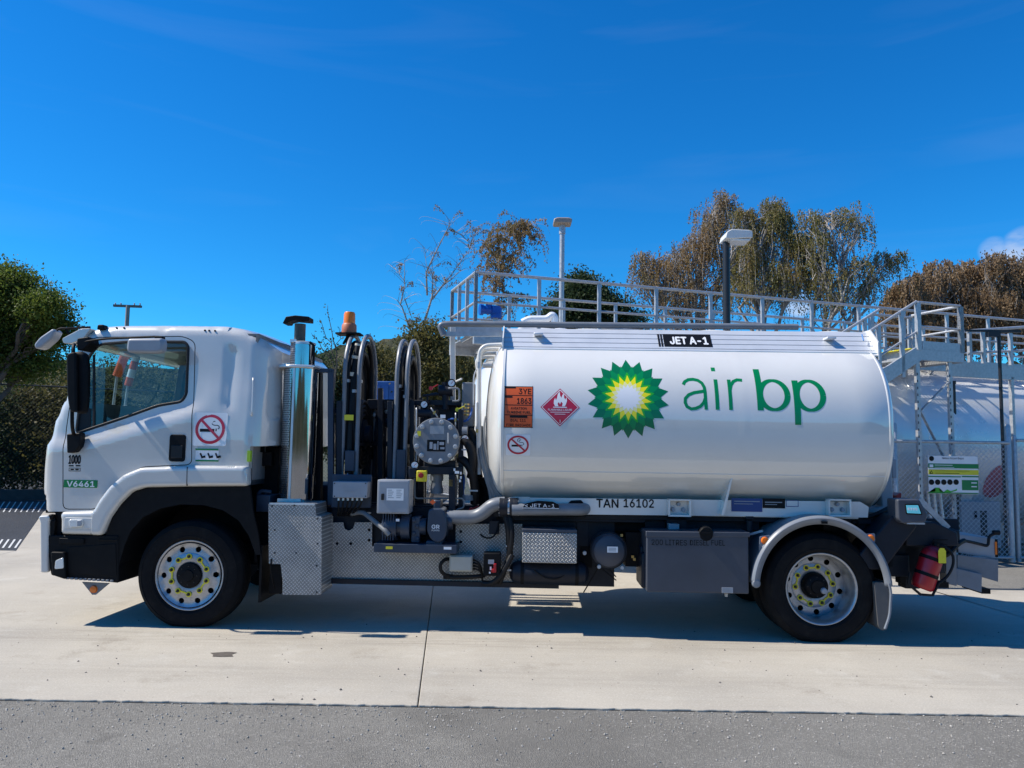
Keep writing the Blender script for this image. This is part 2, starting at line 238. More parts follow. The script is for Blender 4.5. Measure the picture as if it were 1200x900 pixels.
# ------------------------------------------------------------------ mesh helpers
COL = scene.collection
def finish(name, me, m, parent=None, smooth_angle=35, bevel=0, solid=0, seg=2):
    o = bpy.data.objects.new(name, me); COL.objects.link(o)
    if m: me.materials.append(m)
    if smooth_angle:
        me.polygons.foreach_set('use_smooth', [True]*len(me.polygons)); me.set_sharp_from_angle(angle=R(smooth_angle))
    if solid: md = o.modifiers.new('thickness', 'SOLIDIFY'); md.thickness = solid; md.offset = -1
    if bevel: md = o.modifiers.new('edge', 'BEVEL'); md.width = bevel; md.segments = seg; md.limit_method = 'ANGLE'; md.angle_limit = R(40)
    if parent: o.parent = parent
    return o
class MB:
    def __init__(s): s.v = []; s.f = []
    def add(s, vs, fs):
        k = len(s.v); s.v += [tuple(p) for p in vs]; s.f += [tuple(i+k for i in f) for f in fs]; return s
    def box(s, lo, hi, rot=None, piv=None):
        (x0, y0, z0), (x1, y1, z1) = lo, hi
        vs = [Vector(p) for p in ((x0, y0, z0), (x1, y0, z0), (x1, y1, z0), (x0, y1, z0), (x0, y0, z1), (x1, y0, z1), (x1, y1, z1), (x0, y1, z1))]
        if rot is not None:
            c = Vector(piv) if piv is not None else (Vector(lo)+Vector(hi))/2; vs = [rot @ (p-c)+c for p in vs]
        return s.add(vs, [(0, 3, 2, 1), (4, 5, 6, 7), (0, 1, 5, 4), (1, 2, 6, 5), (2, 3, 7, 6), (3, 0, 4, 7)])
    def bar(s, a, b, w, h=None, upv=(0, 0, 1)):
        a = Vector(a); b = Vector(b); d = (b-a).normalized(); u = Vector(upv)
        if abs(d.dot(u)) > .98: u = Vector((0, 1, 0))
        r = d.cross(u).normalized()*(w/2); q = r.cross(d).normalized()*((h or w)/2)
        return s.add([a-r-q, a+r-q, a+r+q, a-r+q, b-r-q, b+r-q, b+r+q, b-r+q], [(0, 3, 2, 1), (4, 5, 6, 7), (0, 1, 5, 4), (1, 2, 6, 5), (2, 3, 7, 6), (3, 0, 4, 7)])
    def tube(s, pts, r, n=10, closed=False, caps=True):
        pts = [Vector(p) for p in pts]; m = len(pts); rs = r if isinstance(r, (list, tuple)) else [r]*m; rings = []; ref = None
        for i, p in enumerate(pts):
            a = pts[(i-1) % m] if closed or i > 0 else p; b = pts[(i+1) % m] if closed or i < m-1 else p
            d = (b-a).normalized()
            if ref is None:
                ref = Vector((0, 0, 1)) if abs(d.z) < .9 else Vector((0, 1, 0))
            u = (ref - d*ref.dot(d)).normalized(); ref = u; q = d.cross(u)
            rings.append([p+(u*math.cos(2*math.pi*k/n)+q*math.sin(2*math.pi*k/n))*rs[i] for k in range(n)])
        vs = [p for g in rings for p in g]; fs = []
        for i in range(m if closed else m-1):
            j = (i+1) % m
            for k in range(n): fs.append((i*n+k, i*n+(k+1) % n, j*n+(k+1) % n, j*n+k))
        if caps and not closed: fs += [tuple(range(n))[::-1], tuple((m-1)*n+k for k in range(n))]
        return s.add(vs, fs)
    def cyl(s, a, b, r, n=20, r2=None): return s.tube([a, b], [r, r if r2 is None else r2], n)
    def lathe(s, prof, c=(0, 0, 0), axis='y', n=48, a0=0., a1=2*math.pi):
        """prof: (radius, along axis)"""
        c = Vector(c); full = abs(a1-a0-2*math.pi) < 1e-6; m = n if full else n+1; vs = []
        for k in range(m):
            a = a0+(a1-a0)*k/n; ca, sa = math.cos(a), math.sin(a)
            for (r, h) in prof:
                vs.append(c+(Vector((r*ca, h, r*sa)) if axis == 'y' else Vector((h, r*ca, r*sa)) if axis == 'x' else Vector((r*ca, r*sa, h))))
        p = len(prof); fs = []
        for k in range(n):
            j = (k+1) % m
            for i in range(p-1): fs.append((k*p+i, k*p+i+1, j*p+i+1, j*p+i))
        return s.add(vs, fs)
    def prism(s, poly, d0, d1, axis='y'):
        n = len(poly); P = (lambda a, b, d: (a, d, b)) if axis == 'y' else (lambda a, b, d: (d, a, b)) if axis == 'x' else (lambda a, b, d: (a, b, d))
        vs = [P(a, b, d0) for a, b in poly]+[P(a, b, d1) for a, b in poly]
        return s.add(vs, [tuple(range(n)), tuple(range(2*n-1, n-1, -1))]+[(i, i+n, (i+1) % n+n, (i+1) % n) for i in range(n)])
    def mesh(s, name, fixn=True):
        me = bpy.data.meshes.new(name); me.from_pydata(s.v, [], s.f)
        if fixn:
            bm = bmesh.new(); bm.from_mesh(me); bmesh.ops.remove_doubles(bm, verts=bm.verts, dist=1e-5); bmesh.ops.recalc_face_normals(bm, faces=bm.faces); bm.to_mesh(me); bm.free()
        return me
    def islands(s):
        par = list(range(len(s.v)))
        def find(i):
            while par[i] != i: par[i] = par[par[i]]; i = par[i]
            return i
        for f in s.f:
            for i in f[1:]: par[find(i)] = find(f[0])
        g = {}
        for f in s.f: g.setdefault(find(f[0]), []).append(f)
        out = []
        for fs in g.values():
            ids = sorted({i for f in fs for i in f}); mp_ = {i: k for k, i in enumerate(ids)}; m = MB(); m.v = [s.v[i] for i in ids]; m.f = [tuple(mp_[i] for i in f) for f in fs]; out.append(m)
        return out
    def build(s, name, m, parent=None, **k):
        if name in LOOSE:
            return [finish(name, q.mesh(name), m, parent, **k) for q in s.islands()][0]
        return finish(name, s.mesh(name), m, parent, **k)
LOOSE = {'valve_bolts', 'upper_bracket', 'cover_bolt', 'hose_collar', 'air_hose', 'pipe_flange', 'leg_slot', 'prop', 'step_tread', 'bar_tube', 'roof_hatch', 'manhole', 'bracket_bolt', 'box_screw', 'cable_gland', 'coupling_bolt', 'pipe_coupling', 'valve_flanges', 'receiver_strap', 'receiver_ring', 'brass_fitting', 'valve_brass', 'gauge_lamps', 'delivery_hoses', 'cable_bundle', 'drop_hose', 'pipe_fittings', 'conduit_coils', 'front_ladder', 'stringer', 'roof_handrail', 'tail_lamp', 'brace', 'plinth', 'box_foot_bolt', 'tail_wiring', 'upper_step_tread', 'top_pipe', 'pipe_clutter', 'back_screen', 'register_digits', 'leaf_spring', 'tail_foot', 'tail_cable', 'back_screen', 'box_bracket'}
def in_poly(x, y, P):
    c = False; j = len(P)-1
    for i in range(len(P)):
        (xi, yi), (xj, yj) = P[i], P[j]
        if (yi > y) != (yj > y) and x < (xj-xi)*(y-yi)/(yj-yi)+xi: c = not c
        j = i
    return c
def seg_dist(px, py, a, b):
    dx, dy = b[0]-a[0], b[1]-a[1]; t = max(0, min(1, ((px-a[0])*dx+(py-a[1])*dy)/(dx*dx+dy*dy+1e-12))); return math.hypot(px-a[0]-t*dx, py-a[1]-t*dy)
def resample(P, step, closed=True):
    o = []; n = len(P)
    for i in range(n if closed else n-1):
        a, b = P[i], P[(i+1) % n]; L = math.hypot(b[0]-a[0], b[1]-a[1]); k = max(1, int(L/step+.5))
        for j in range(k): o.append((a[0]+(b[0]-a[0])*j/k, a[1]+(b[1]-a[1])*j/k))
    if not closed: o.append(tuple(P[-1]))
    return o
def rounded(P, r, n=5):
    """round the corners of a closed polygon"""
    o = []; m = len(P)
    for i in range(m):
        a, b, c = (Vector(P[(i-1) % m]), Vector(P[i]), Vector(P[(i+1) % m])); d1 = (a-b); d2 = (c-b); k = min(r, d1.length*.45, d2.length*.45)
        p, q = b+d1.normalized()*k, b+d2.normalized()*k
        for j in range(n+1):
            t = j/n; o.append(tuple((p*(1-t)+b*t)*(1-t)+(b*(1-t)+q*t)*t))
    return o
def sheet_data(outline, holes, step, grid=True):
    """fine triangulation of a polygon with holes; every polygon a list of (x, z)"""
    loops = [resample(outline, step)]+[resample(h, step*.8) for h in holes]; pts = []; ed = []
    for L in loops:
        k = len(pts); pts += L; ed += [(k+i, k+(i+1) % len(L)) for i in range(len(L))]
    if grid:
        xs = [p[0] for p in outline]; zs = [p[1] for p in outline]; x = min(xs)+step/2
        while x < max(xs):
            z = min(zs)+step/2
            while z < max(zs):
                if in_poly(x, z, outline) and not any(in_poly(x, z, h) for h in holes) and min(min(abs(x-p[0])+abs(z-p[1]) for p in L) for L in loops) > step*.45: pts.append((x, z))
                z += step
            x += step
    v, e, f = delaunay_2d_cdt([Vector(p) for p in pts], ed, [], 0, 1e-6)[:3]
    F = []
    for t in f:
        cx = sum(v[i][0] for i in t)/3; cz = sum(v[i][1] for i in t)/3
        if in_poly(cx, cz, outline) and not any(in_poly(cx, cz, h) for h in holes): F.append(tuple(t))
    return [tuple(p) for p in v], F
def sheet(mb, outline, holes, yf, step=.05, grid=True, thick=0):
    v, f = sheet_data(outline, holes, step, grid)
    vv = [(x, yf(x, z), z) for x, z in v]; mb.add(vv, f)
    if thick:
        mb.add([(x, y+thick, z) for x, y, z in vv], [t[::-1] for t in f])
        cnt = {}
        for t in f:
            for i in range(3):
                a, b = t[i], t[(i+1) % 3]; cnt[(min(a, b), max(a, b))] = cnt.get((min(a, b), max(a, b)), 0)+1
        for (a, b), c in cnt.items():
            if c == 1: mb.add([vv[a], vv[b], (vv[b][0], vv[b][1]+thick, vv[b][2]), (vv[a][0], vv[a][1]+thick, vv[a][2])], [(0, 1, 2, 3)])
    return mb
def tag(o, label=None, cat=None, group=None, kind=None):
    if label: o['label'] = label
    if cat: o['category'] = cat
    if group: o['group'] = group
    if kind: o['kind'] = kind
    return o
def empty(name, loc=(0, 0, 0), rz=0, parent=None):
    o = bpy.data.objects.new(name, None); COL.objects.link(o); o.location = loc; o.rotation_euler = (0, 0, rz); o.empty_display_size = .2
    if parent: o.parent = parent
    return o
def copy_tree(o, parent=None):
    c = o.copy(); COL.objects.link(c); c.parent = parent
    for ch in list(o.children): copy_tree(ch, c)
    return c
FONT = None
try: FONT = bpy.data.fonts.load(bpy.utils.system_resource('DATAFILES')+'/fonts/Inter.woff2')      # Blender's own interface face; its built-in face otherwise
except Exception: FONT = None
def text2d(body, size, bold=0., align='CENTER'):
    cu = bpy.data.curves.new('t', 'FONT'); cu.body = body; cu.size = size
    if FONT: cu.font = FONT
    cu.align_x = align;  cu.resolution_u = 4; cu.fill_mode = 'FRONT'
    o = bpy.data.objects.new('t', cu); COL.objects.link(o); bpy.context.view_layer.update()
    me = o.evaluated_get(bpy.context.evaluated_depsgraph_get()).to_mesh()
    v = [(p.co.x, p.co.y) for p in me.vertices]; f = [tuple(p.vertices) for p in me.polygons]
    bpy.data.objects.remove(o); bpy.data.curves.remove(cu); return v, f
def fit_text(body, x0, x1, z0, z1, bold=0.):
    """lettering squeezed into a rectangle"""
    v, f = text2d(body, 1.); xs = [p[0] for p in v]; zs = [p[1] for p in v]; a, b, c, d = min(xs), max(xs), min(zs), max(zs)
    return [(x0+(p[0]-a)/(b-a)*(x1-x0), z0+(p[1]-c)/(d-c)*(z1-z0)) for p in v], f, bold*(z1-z0)
def stroke2d(pts, w):
    n = len(pts); v = []; ws = w if isinstance(w, (list, tuple)) else [w]*n
    for i, p in enumerate(pts):
        a = pts[max(0, i-1)]; b = pts[min(n-1, i+1)]; dx, dz = b[0]-a[0], b[1]-a[1]; L = math.hypot(dx, dz) or 1; nx, nz = -dz/L*ws[i]/2, dx/L*ws[i]/2
        v += [(p[0]+nx, p[1]+nz), (p[0]-nx, p[1]-nz)]
    return v, [(2*i, 2*i+1, 2*i+3, 2*i+2) for i in range(n-1)]
def arc2d(cx, cz, rx, rz, a0, a1, n=24): return [(cx+rx*math.cos(R(a0+(a1-a0)*i/n)), cz+rz*math.sin(R(a0+(a1-a0)*i/n))) for i in range(n+1)]
def poly2d(P): return list(P), [tuple(range(len(P)))]
def rect2d(x0, x1, z0, z1): return poly2d([(x0, z0), (x1, z0), (x1, z1), (x0, z1)])
def ring2d(cx, cz, r, w, n=48, sx=1.): return (lambda P: stroke2d(P+P[:1] if False else P, w))(arc2d(cx, cz, r*sx, r, 0, 360, n))
def disc2d(cx, cz, r, n=24): return poly2d([(cx+r*math.cos(2*math.pi*i/n), cz+r*math.sin(2*math.pi*i/n)) for i in range(n)])
def star2d(cx, cz, ro, ri, n, ph=90.):
    P = []
    for i in range(2*n):
        a = R(ph+180*i/n); r = ro if i % 2 == 0 else ri; P.append((cx+r*math.cos(a), cz+r*math.sin(a)))
    return [(cx, cz)]+P, [(0, 1+i, 1+(i+1) % (2*n)) for i in range(2*n)]
def decal(name, shapes, m, yf, parent, cut=.03, off=.003):
    """flat print laid on a surface y = yf(x, z), cut finely enough to follow its curve"""
    bm = bmesh.new()
    lay = 0
    for sh in shapes:
        v, f = sh[0], sh[1]; bd = sh[2] if len(sh) > 2 else 0
        for dx, dz in (((0, 0), (bd, 0), (-bd, 0), (0, bd), (0, -bd)) if bd else ((0, 0),)):      # heavier faces: overprinted hair-thin films
            vs = [bm.verts.new((p[0]+dx, -lay*5e-5, p[1]+dz)) for p in v]; lay += 1
            for t in f:
                try: bm.faces.new([vs[i] for i in t])
                except ValueError: pass
    bmesh.ops.triangulate(bm, faces=bm.faces)
    if cut:
        zs = [q.co.z for q in bm.verts]; z = math.floor(min(zs)/cut)*cut+cut
        while z < max(zs):
            bmesh.ops.bisect_plane(bm, geom=bm.verts[:]+bm.edges[:]+bm.faces[:], plane_co=(0, 0, z), plane_no=(0, 0, 1)); z += cut
    for q in bm.verts: q.co.y += yf(q.co.x, q.co.z)-off
    for f in bm.faces:
        f.normal_update()
        if f.normal.y > 0: f.normal_flip()
    me = bpy.data.meshes.new(name); bm.to_mesh(me); bm.free(); return finish(name, me, m, parent, smooth_angle=60)
def bez(p0, p1, p2, p3, n=14):
    p0, p1, p2, p3 = map(Vector, (p0, p1, p2, p3)); return [p0*(1-t)**3+p1*3*t*(1-t)**2+p2*3*t*t*(1-t)+p3*t**3 for t in (i/n for i in range(n+1))]
def fillet(pts, r, n=5):
    pts = [Vector(p) for p in pts]; o = [pts[0]]
    for i in range(1, len(pts)-1):
        b = pts[i]; d1 = pts[i-1]-b; d2 = pts[i+1]-b; k = min(r, d1.length*.48, d2.length*.48); p = b+d1.normalized()*k; q = b+d2.normalized()*k
        for j in range(n+1): t = j/n; o.append((p*(1-t)+b*t)*(1-t)+(b*(1-t)+q*t)*t)
    return o+[pts[-1]]
# ================================================================== THE TRUCK (own frame: x to the tail, y to the far side, z up)
truck = empty('fuel_tanker_truck', TO, TA)
tag(truck, 'white aviation fuel tanker truck parked side-on on the concrete', 'tanker truck')
TW = 2.42                                                      # overall width
def pts(L, d=.05): return [S(a, b, d) for a, b in L]
def pbox(mb, x0, y0, x1, y1, d0, d1):
    a = S(x0, (y0+y1)/2, d0)[0]; b = S(x1, (y0+y1)/2, d0)[0]; t = S((x0+x1)/2, y0, d0)[1]; u = S((x0+x1)/2, y1, d0)[1]
    return mb.box((a, d0, u), (b, d1, t))
def part(name, m, fill, parent=truck, **k):
    mb = MB(); fill(mb); return mb.build(name, m, parent, **k)
def pb(name, m, x0, y0, x1, y1, d0, d1, parent=truck, bevel=.006, **k):
    mb = MB(); pbox(mb, x0, y0, x1, y1, d0, d1); return mb.build(name, m, parent, bevel=bevel, **k)
def pcyl(name, m, px, py, r, d0, d1, parent=truck, n=24, **k):
    x, z = S(px, py, d0); mb = MB(); mb.lathe([(0, d0), (r*.985, d0), (r, d0+min(.008, r*.1)), (r, d1), (0, d1)], (x, 0, z), n=n); return mb.build(name, m, parent, **k)

# ---------------------------------------------------------------- chassis
rail_z0, rail_z1 = .78, 1.03
for yy in (.78, 1.56):
    part('chassis_rail', dark, lambda mb: mb.box((-1.15, yy, rail_z0), (7.2, yy+.08, rail_z1)), bevel=.006)
for xx in (-1.0, .9, 1.9, 3.0, 4.1, 4.9, 6.4, 7.1):
    part('cross_member', dark, lambda mb: mb.box((xx-.06, .86, .82), (xx+.06, 1.56, .99)), bevel=.006)
part('engine', dark, lambda mb: (mb.box((-.75, .82, .62), (1.0, 1.6, 1.25)), mb.box((-.6, .9, .42), (.3, 1.5, .62)), mb.box((1.0, .98, .6), (1.75, 1.44, .98))), bevel=.04)
part('drive_shaft', dark, lambda mb: mb.cyl((1.75, 1.21, .75), (5.4, 1.21, .52), .06))
def axle(x, z): part('axle', dark, lambda mb: (mb.cyl((x, .3, z), (x, TW-.3, z), .07), mb.lathe([(0, -.26), (.16, -.2), (.24, 0), (.16, .2), (0, .26)], (x, 1.21, z), n=20)))
AXZ = .46
fx = S(220.5, 677, .02)[0]; rx = S(964, 692, .02)[0]
axle(fx, AXZ); axle(rx, AXZ)
for yy in (.74, 1.6):
    part('leaf_spring', dark, lambda mb: [mb.bar((rx-.75+.06*i, yy, .62-.025*i+.0), (rx+.75-.06*i, yy, .62-.025*i), .07, .02) for i in range(5)])
    part('leaf_spring', dark, lambda mb: [mb.bar((fx-.75+.06*i, yy, .66-.025*i+.0), (fx+.75-.06*i, yy, .66-.025*i), .07, .02) for i in range(4)])

# ---------------------------------------------------------------- wheels
def tyre_mesh():
    W_ = .27; pr = [(.305, .03), (.315, .012), (.335, .003), (.337, -.001), (.352, -.004), (.355, -.001), (.40, -.006), (.432, -.001), (.434, -.005), (.44, -.004), (.445, .004), (.468, .022), (.480, .034), (.4875, .05)]
    tread = []
    for k, yg in enumerate((.085, .135, .185)):
        tread += [(.489, yg-.008), (.476, yg-.005), (.476, yg+.005), (.489, yg+.008)]
    prof = pr+tread+[(r, W_-y) for r, y in pr[::-1]]
    mb = MB(); mb.lathe(prof, n=80)
    vv = []
    for (x, y, z) in mb.v:                     # the loaded tyre flattens on the ground
        if z < -AXZ+.004: b = (-AXZ+.004-z); y = y+(b*.5 if y > W_/2 else -b*.5); z = -AXZ+.004
        vv.append((x, y, z))
    mb.v = vv
    for k in range(0):
        a = 2*math.pi*k/80
        for y0, y1 in ((.022, .07), (.2, .248)):
            if math.sin(a) < -.9: continue
            c, s = math.cos(a), math.sin(a); t = Vector((-s, 0, c)); n = Vector((c, 0, s)); o = n*.484
            mb.add([o+t*.008*i+Vector((0, y, 0))+n*h for h in (0, .008) for y in (y0, y1) for i in (-1, 1)], [(0, 1, 3, 2), (4, 6, 7, 5), (0, 4, 5, 1), (2, 3, 7, 6), (0, 2, 6, 4), (1, 5, 7, 3)])
    return mb.mesh('tyre')
TYRE = tyre_mesh(); TYRE.materials.append(rubber); TYRE.polygons.foreach_set('use_smooth', [True]*len(TYRE.polygons)); TYRE.set_sharp_from_angle(angle=R(40))
def link_mesh(name, me, parent, loc=(0, 0, 0)):
    o = bpy.data.objects.new(name, me); COL.objects.link(o); o.parent = parent; o.location = loc; return o
_nut = MB(); _nut.lathe([(0, -.03), (.010, -.03), (.0135, -.022), (.0165, 0), (.0165, .02)], n=6); NUT = _nut.mesh('nut'); NUT.materials.append(mat('dark wheel nut', (.05, .05, .05), .4, metal=.7))
_ind = MB(); sheet(_ind, [(.026*math.cos(2*math.pi*i/14)*1.0, .026*math.sin(2*math.pi*i/14)) for i in range(14)], [], lambda x, z: 0, .02, grid=False, thick=.006); IND = _ind.mesh('indicator'); IND.materials.append(yellow)
def make_wheel(cx, dish, front, side=1, rot=0.):
    """dish: how far the wheel disc sits inside the rim lip"""
    yn = .03 if side == 1 else TW-.03
    hub_y = dish
    def prof(x, z):
        r = math.hypot(x, z)
        if r > .268: return hub_y+.004+(r-.268)*(-.6 if front else .2)
        if r > .205: return hub_y+(.012 if front else -.004)*(r-.205)/.063
        return hub_y-(.0 if front else .0)
    holes = [[(.238*math.cos(a)+.026*math.cos(t), .238*math.sin(a)+.026*math.sin(t)) for t in (2*math.pi*j/12 for j in range(12))] for a in (rot+2*math.pi*k/10+.31 for k in range(10))]
    mb = MB(); sheet(mb, [(.285*math.cos(2*math.pi*i/48), .285*math.sin(2*math.pi*i/48)) for i in range(48)], holes, prof, .03, thick=.012)
    wheel = mb.build('wheel', rimsteel, truck, smooth_angle=40)
    wheel.location = (cx, yn, AXZ)
    if side == -1: wheel.rotation_euler = (0, 0, math.pi)
    link_mesh('tyre', TYRE, wheel)
    r = MB(); r.lathe([(.300, .035), (.313, .028), (.316, .018), (.312, .009), (.305, .008), (.297, .014), (.290, .03), (.281, .055), (.276, .10), (.276, .26), (.30, .268)], n=72); r.build('rim', rimsteel, wheel, smooth_angle=50)
    d = MB(); d.lathe([(0, hub_y+.07), (.27, hub_y+.07), (.27, hub_y+.15)], n=32); d.build('brake_drum', black, wheel)
    h = MB()
    if front: h.lathe([(0, hub_y-.045), (.05, hub_y-.045), (.055, hub_y-.035), (.108, hub_y-.028), (.115, hub_y-.015), (.115, hub_y+.02)], n=36)
    else: h.lathe([(0, hub_y-.12), (.055, hub_y-.12), (.062, hub_y-.105), (.095, hub_y-.09), (.105, hub_y-.075), (.118, hub_y-.01), (.118, hub_y+.02)], n=36)
    hb = h.build('hub', black, wheel)
    for k in range(8):
        a = 2*math.pi*k/8; _m = link_mesh('hub_bolt', NUT, wheel, (.082*math.cos(a), hub_y-(.022 if front else .082), .082*math.sin(a))); _m.scale = (.5, .5, .5)
    if not front:
        c = MB(); c.lathe([(0, hub_y-.15), (.018, hub_y-.15), (.026, hub_y-.143), (.028, hub_y-.125), (.028, hub_y-.11)], n=20); c.build('hub_cap', boxgrey, wheel).location = (.046, 0, -.028)
    rg = MB(); rg.lathe([(.117, hub_y-.004), (.13, hub_y-.008), (.19, hub_y-.007), (.203, hub_y+.002)], n=48); rg.build('flange_ring', rimsteel, wheel)
    for k in range(10):
        a = rot+2*math.pi*k/10; p = (.1675*math.cos(a), hub_y-.010, .1675*math.sin(a)); n_ = link_mesh('wheel_nut', NUT, wheel, p); n_.rotation_euler = (0, a*3.1, 0)
        i = link_mesh('nut_indicator', IND, wheel, (p[0], hub_y-.017, p[2]))
        if k % 2 == 0:                        # indicators joined in pairs by a link
            b = rot+2*math.pi*(k+1)/10; q = (.1675*math.cos(b), hub_y-.014, .1675*math.sin(b)); l = MB(); mid = ((p[0]+q[0])/2*.97, hub_y-.014, (p[2]+q[2])/2*.97); l.bar((p[0], hub_y-.014, p[2]), mid, .014, .004, (0, 1, 0)); l.bar(mid, q, .014, .004, (0, 1, 0)); l.build('indicator_link', yellow, wheel)
    return wheel
w1 = make_wheel(fx, .018, True, 1, .35); w2 = make_wheel(fx, .018, True, -1)
w3 = make_wheel(rx, .215, False, 1, .1); w4 = make_wheel(rx, .215, False, -1)
for yy in (.31, TW-.31-.27):                  # inner tyres of the twin rear wheels
    t = link_mesh('inner_tyre', TYRE, truck, (rx, yy, AXZ))

# ---------------------------------------------------------------- cab
D0 = .035
x293 = S(293, 480, .05)[0]
def belt(x):                                   # slanted lower edge of the door window
    a, b = S(90, 508), S(213, 472); t = max(0., min(1.25, (x-a[0])/(b[0]-a[0]))); return a[1]+(b[1]-a[1])*t
def sst(t): t = max(0., min(1., t)); return t*t*(3-2*t)
side_out = pts([(55, 599), (52.5, 575), (53, 550), (56, 520), (60, 498), (66, 482), (73, 468), (79, 448), (83, 425), (87, 404), (92, 393), (101, 386), (116, 381.5), (135, 380), (200, 380), (262, 381), (280, 384)], .10)
rear_out = [S(296, 390.5, .16), S(315, 401, .30), S(331, 413, .38), S(331, 440, .38), S(330, 490, .38), S(329, 522, .38), S(310, 523, .22), (x293+.02, S(293, 523, .06)[1]), (x293+.01, S(293, 562, .05)[1])]
arch_out = pts([(222, 560), (168, 560), (149, 568), (133, 585), (121, 599)], .035)
cab_out = resample(side_out+rear_out+arch_out, .05)
edge_pts = side_out+rear_out[:5]              # edges rounded over towards the roof, nose and back
c1, c2, c3 = S(258, 440)[0], S(268, 440)[0], S(271.5, 440)[0]; cz0, cz1 = S(260, 482)[1], S(260, 402)[1]
def cab_y(x, z):
    zb = belt(x); front_w = 1-sst((x-S(215, 470)[0])/.25)
    y = D0+.085*max(0., z-zb+.0)*(.6)+front_w*.045*sst((z-(zb-.15))/.15)+(1-front_w)*.045*sst((z-(zb-.5))/.8)
    if cz0 < z < cz1: y += .016*sst((x-c1)/.05)*(1-sst((x-c2)/(c3-c2)))*sst((z-cz0)/.06)*sst((cz1-z)/.06)
    if x > x293: y += (x-x293-.045)*1.55 if x > x293+.09 else (x-x293)**2/.18*1.55
    d = min(seg_dist(x, z, edge_pts[i], edge_pts[i+1]) for i in range(len(edge_pts)-1)); r = .085
    if d < r and z > S(60, 590)[1]-1: y += (r-math.sqrt(max(0, r*r-(r-d)**2)))*.9
    return y
door_out = rounded(pts([(75.5, 596), (75.5, 505), (79, 475), (86, 440), (92, 408), (105, 394.5), (211, 393.5), (225, 400), (225, 544), (168, 546.5), (147, 557), (128, 576), (114, 596)]), .05, 4)
win_out = rounded(pts([(87, 508), (92, 455), (99, 417), (112, 402), (150, 399), (213, 399.5), (217.5, 405), (216.5, 462), (211, 470.5), (183, 475), (150, 487)]), .05, 4)
def grow(P, k):                                # widen a closed outline by k
    n = len(P); A = sum(P[i][0]*P[(i+1) % n][1]-P[(i+1) % n][0]*P[i][1] for i in range(n)); sgn = 1 if A > 0 else -1; o = []
    for i in range(n):
        a, b = P[i-1], P[(i+1) % n]; dx, dz = b[0]-a[0], b[1]-a[1]; L = math.hypot(dx, dz) or 1; o.append((P[i][0]+sgn*dz/L*k, P[i][1]-sgn*dx/L*k))
    return o
cab = None
mb = MB()
sv, sf = sheet_data(cab_out, [grow(door_out, .008)], .045)
mb.add([(x, cab_y(x, z), z) for x, z in sv], sf); mb.add([(x, TW-cab_y(x, z), z) for x, z in sv], [t[::-1] for t in sf])
n = len(cab_out); zW0, zW1 = S(73, 468, .1)[1], S(90, 397, .1)[1]; xW = S(100, 420, .1)[0]; zB0, zB1 = S(330, 515, .38)[1], S(330, 425, .38)[1]
NY = 14
for i in range(n):
    a, b = cab_out[i], cab_out[(i+1) % n]; mz = (a[1]+b[1])/2; mx_ = (a[0]+b[0])/2
    if mx_ < xW and zW0 < mz < zW1: continue   # windscreen opening
    if mz < S(200, 545)[1] and mx_ > S(125, 600)[0]: continue
    ya, yb = cab_y(*a), cab_y(*b); roof = mz > S(200, 392)[1]
    for k in range(NY):
        t0, t1 = k/NY, (k+1)/NY; cr_ = lambda t: .045*(1-(2*t-1)**2) if roof else 0.
        mb.add([(a[0], ya+(TW-2*ya)*t0, a[1]+cr_(t0)), (b[0], yb+(TW-2*yb)*t0, b[1]+cr_(t0)), (b[0], yb+(TW-2*yb)*t1, b[1]+cr_(t1)), (a[0], ya+(TW-2*ya)*t1, a[1]+cr_(t1))], [(0, 1, 2, 3)])
cab = mb.build('cab', white, truck, smooth_angle=48)
tag(cab, None)
# windscreen, liner, interior
mb = MB(); wp = [S(74, 467, .12), S(80, 447, .12), S(84, 425, .12), S(88, 404, .12), S(92, 396, .12)]
for i in range(4):
    for k in range(6):
        y0, y1 = .16+(TW-.32)*k/6, .16+(TW-.32)*(k+1)/6; mb.add([(wp[i][0], y0, wp[i][1]), (wp[i+1][0], y0, wp[i+1][1]), (wp[i+1][0], y1, wp[i+1][1]), (wp[i][0], y1, wp[i][1])], [(0, 1, 2, 3)])
mb.build('windscreen', wind, cab)
xb = x293+.02; xf = S(86, 470, .1)[0]; zfl = S(150, 600)[1]; zr = S(200, 388, .1)[1]
part('headlining', liner, lambda mb: (mb.box((xf+.22, .14, zr-.03), (xb, TW-.14, zr-.01)), mb.box((xb-.02, .12, zfl+.3), (xb, TW-.12, zr-.03))), cab)
part('cab_floor', dash, lambda mb: mb.box((xf-.1, .1, S(150, 560)[1]-.05), (xb, TW-.1, S(150, 560)[1])), cab)
part('dashboard', dash, lambda mb: (mb.box((xf-.02, .14, S(90, 560)[1]), (xf+.28, TW-.14, S(90, 494)[1]-.03)), mb.box((xf+.1, 1.4, S(90, 494)[1]-.03), (xf+.3, 2.1, S(90, 494)[1]+.07))), cab, bevel=.05, seg=3)
for yy in (.28, 1.62):
    st = MB(); xs = S(178, 500)[0]; zs = S(178, 532)[1]
    st.box((xs-.22, yy, zs-.15), (xs+.3, yy+.52, zs)); st.box((xs+.22, yy+.02, zs-.02), (xs+.36, yy+.5, zs+.66), Matrix.Rotation(R(10), 3, 'Y'), (xs+.3, yy, zs)); st.box((xs+.36, yy+.12, zs+.66), (xs+.46, yy+.4, zs+.86), Matrix.Rotation(R(8), 3, 'Y'))
    st.build('seat', seatm, cab, bevel=.05, seg=3)
sw = MB(); cw = Vector((S(128, 500)[0], 1.85, S(128, 487)[1])); ax = Vector((-.55, 0, -.83)).normalized(); u_ = Vector((0, 1, 0)); v_ = ax.cross(u_)
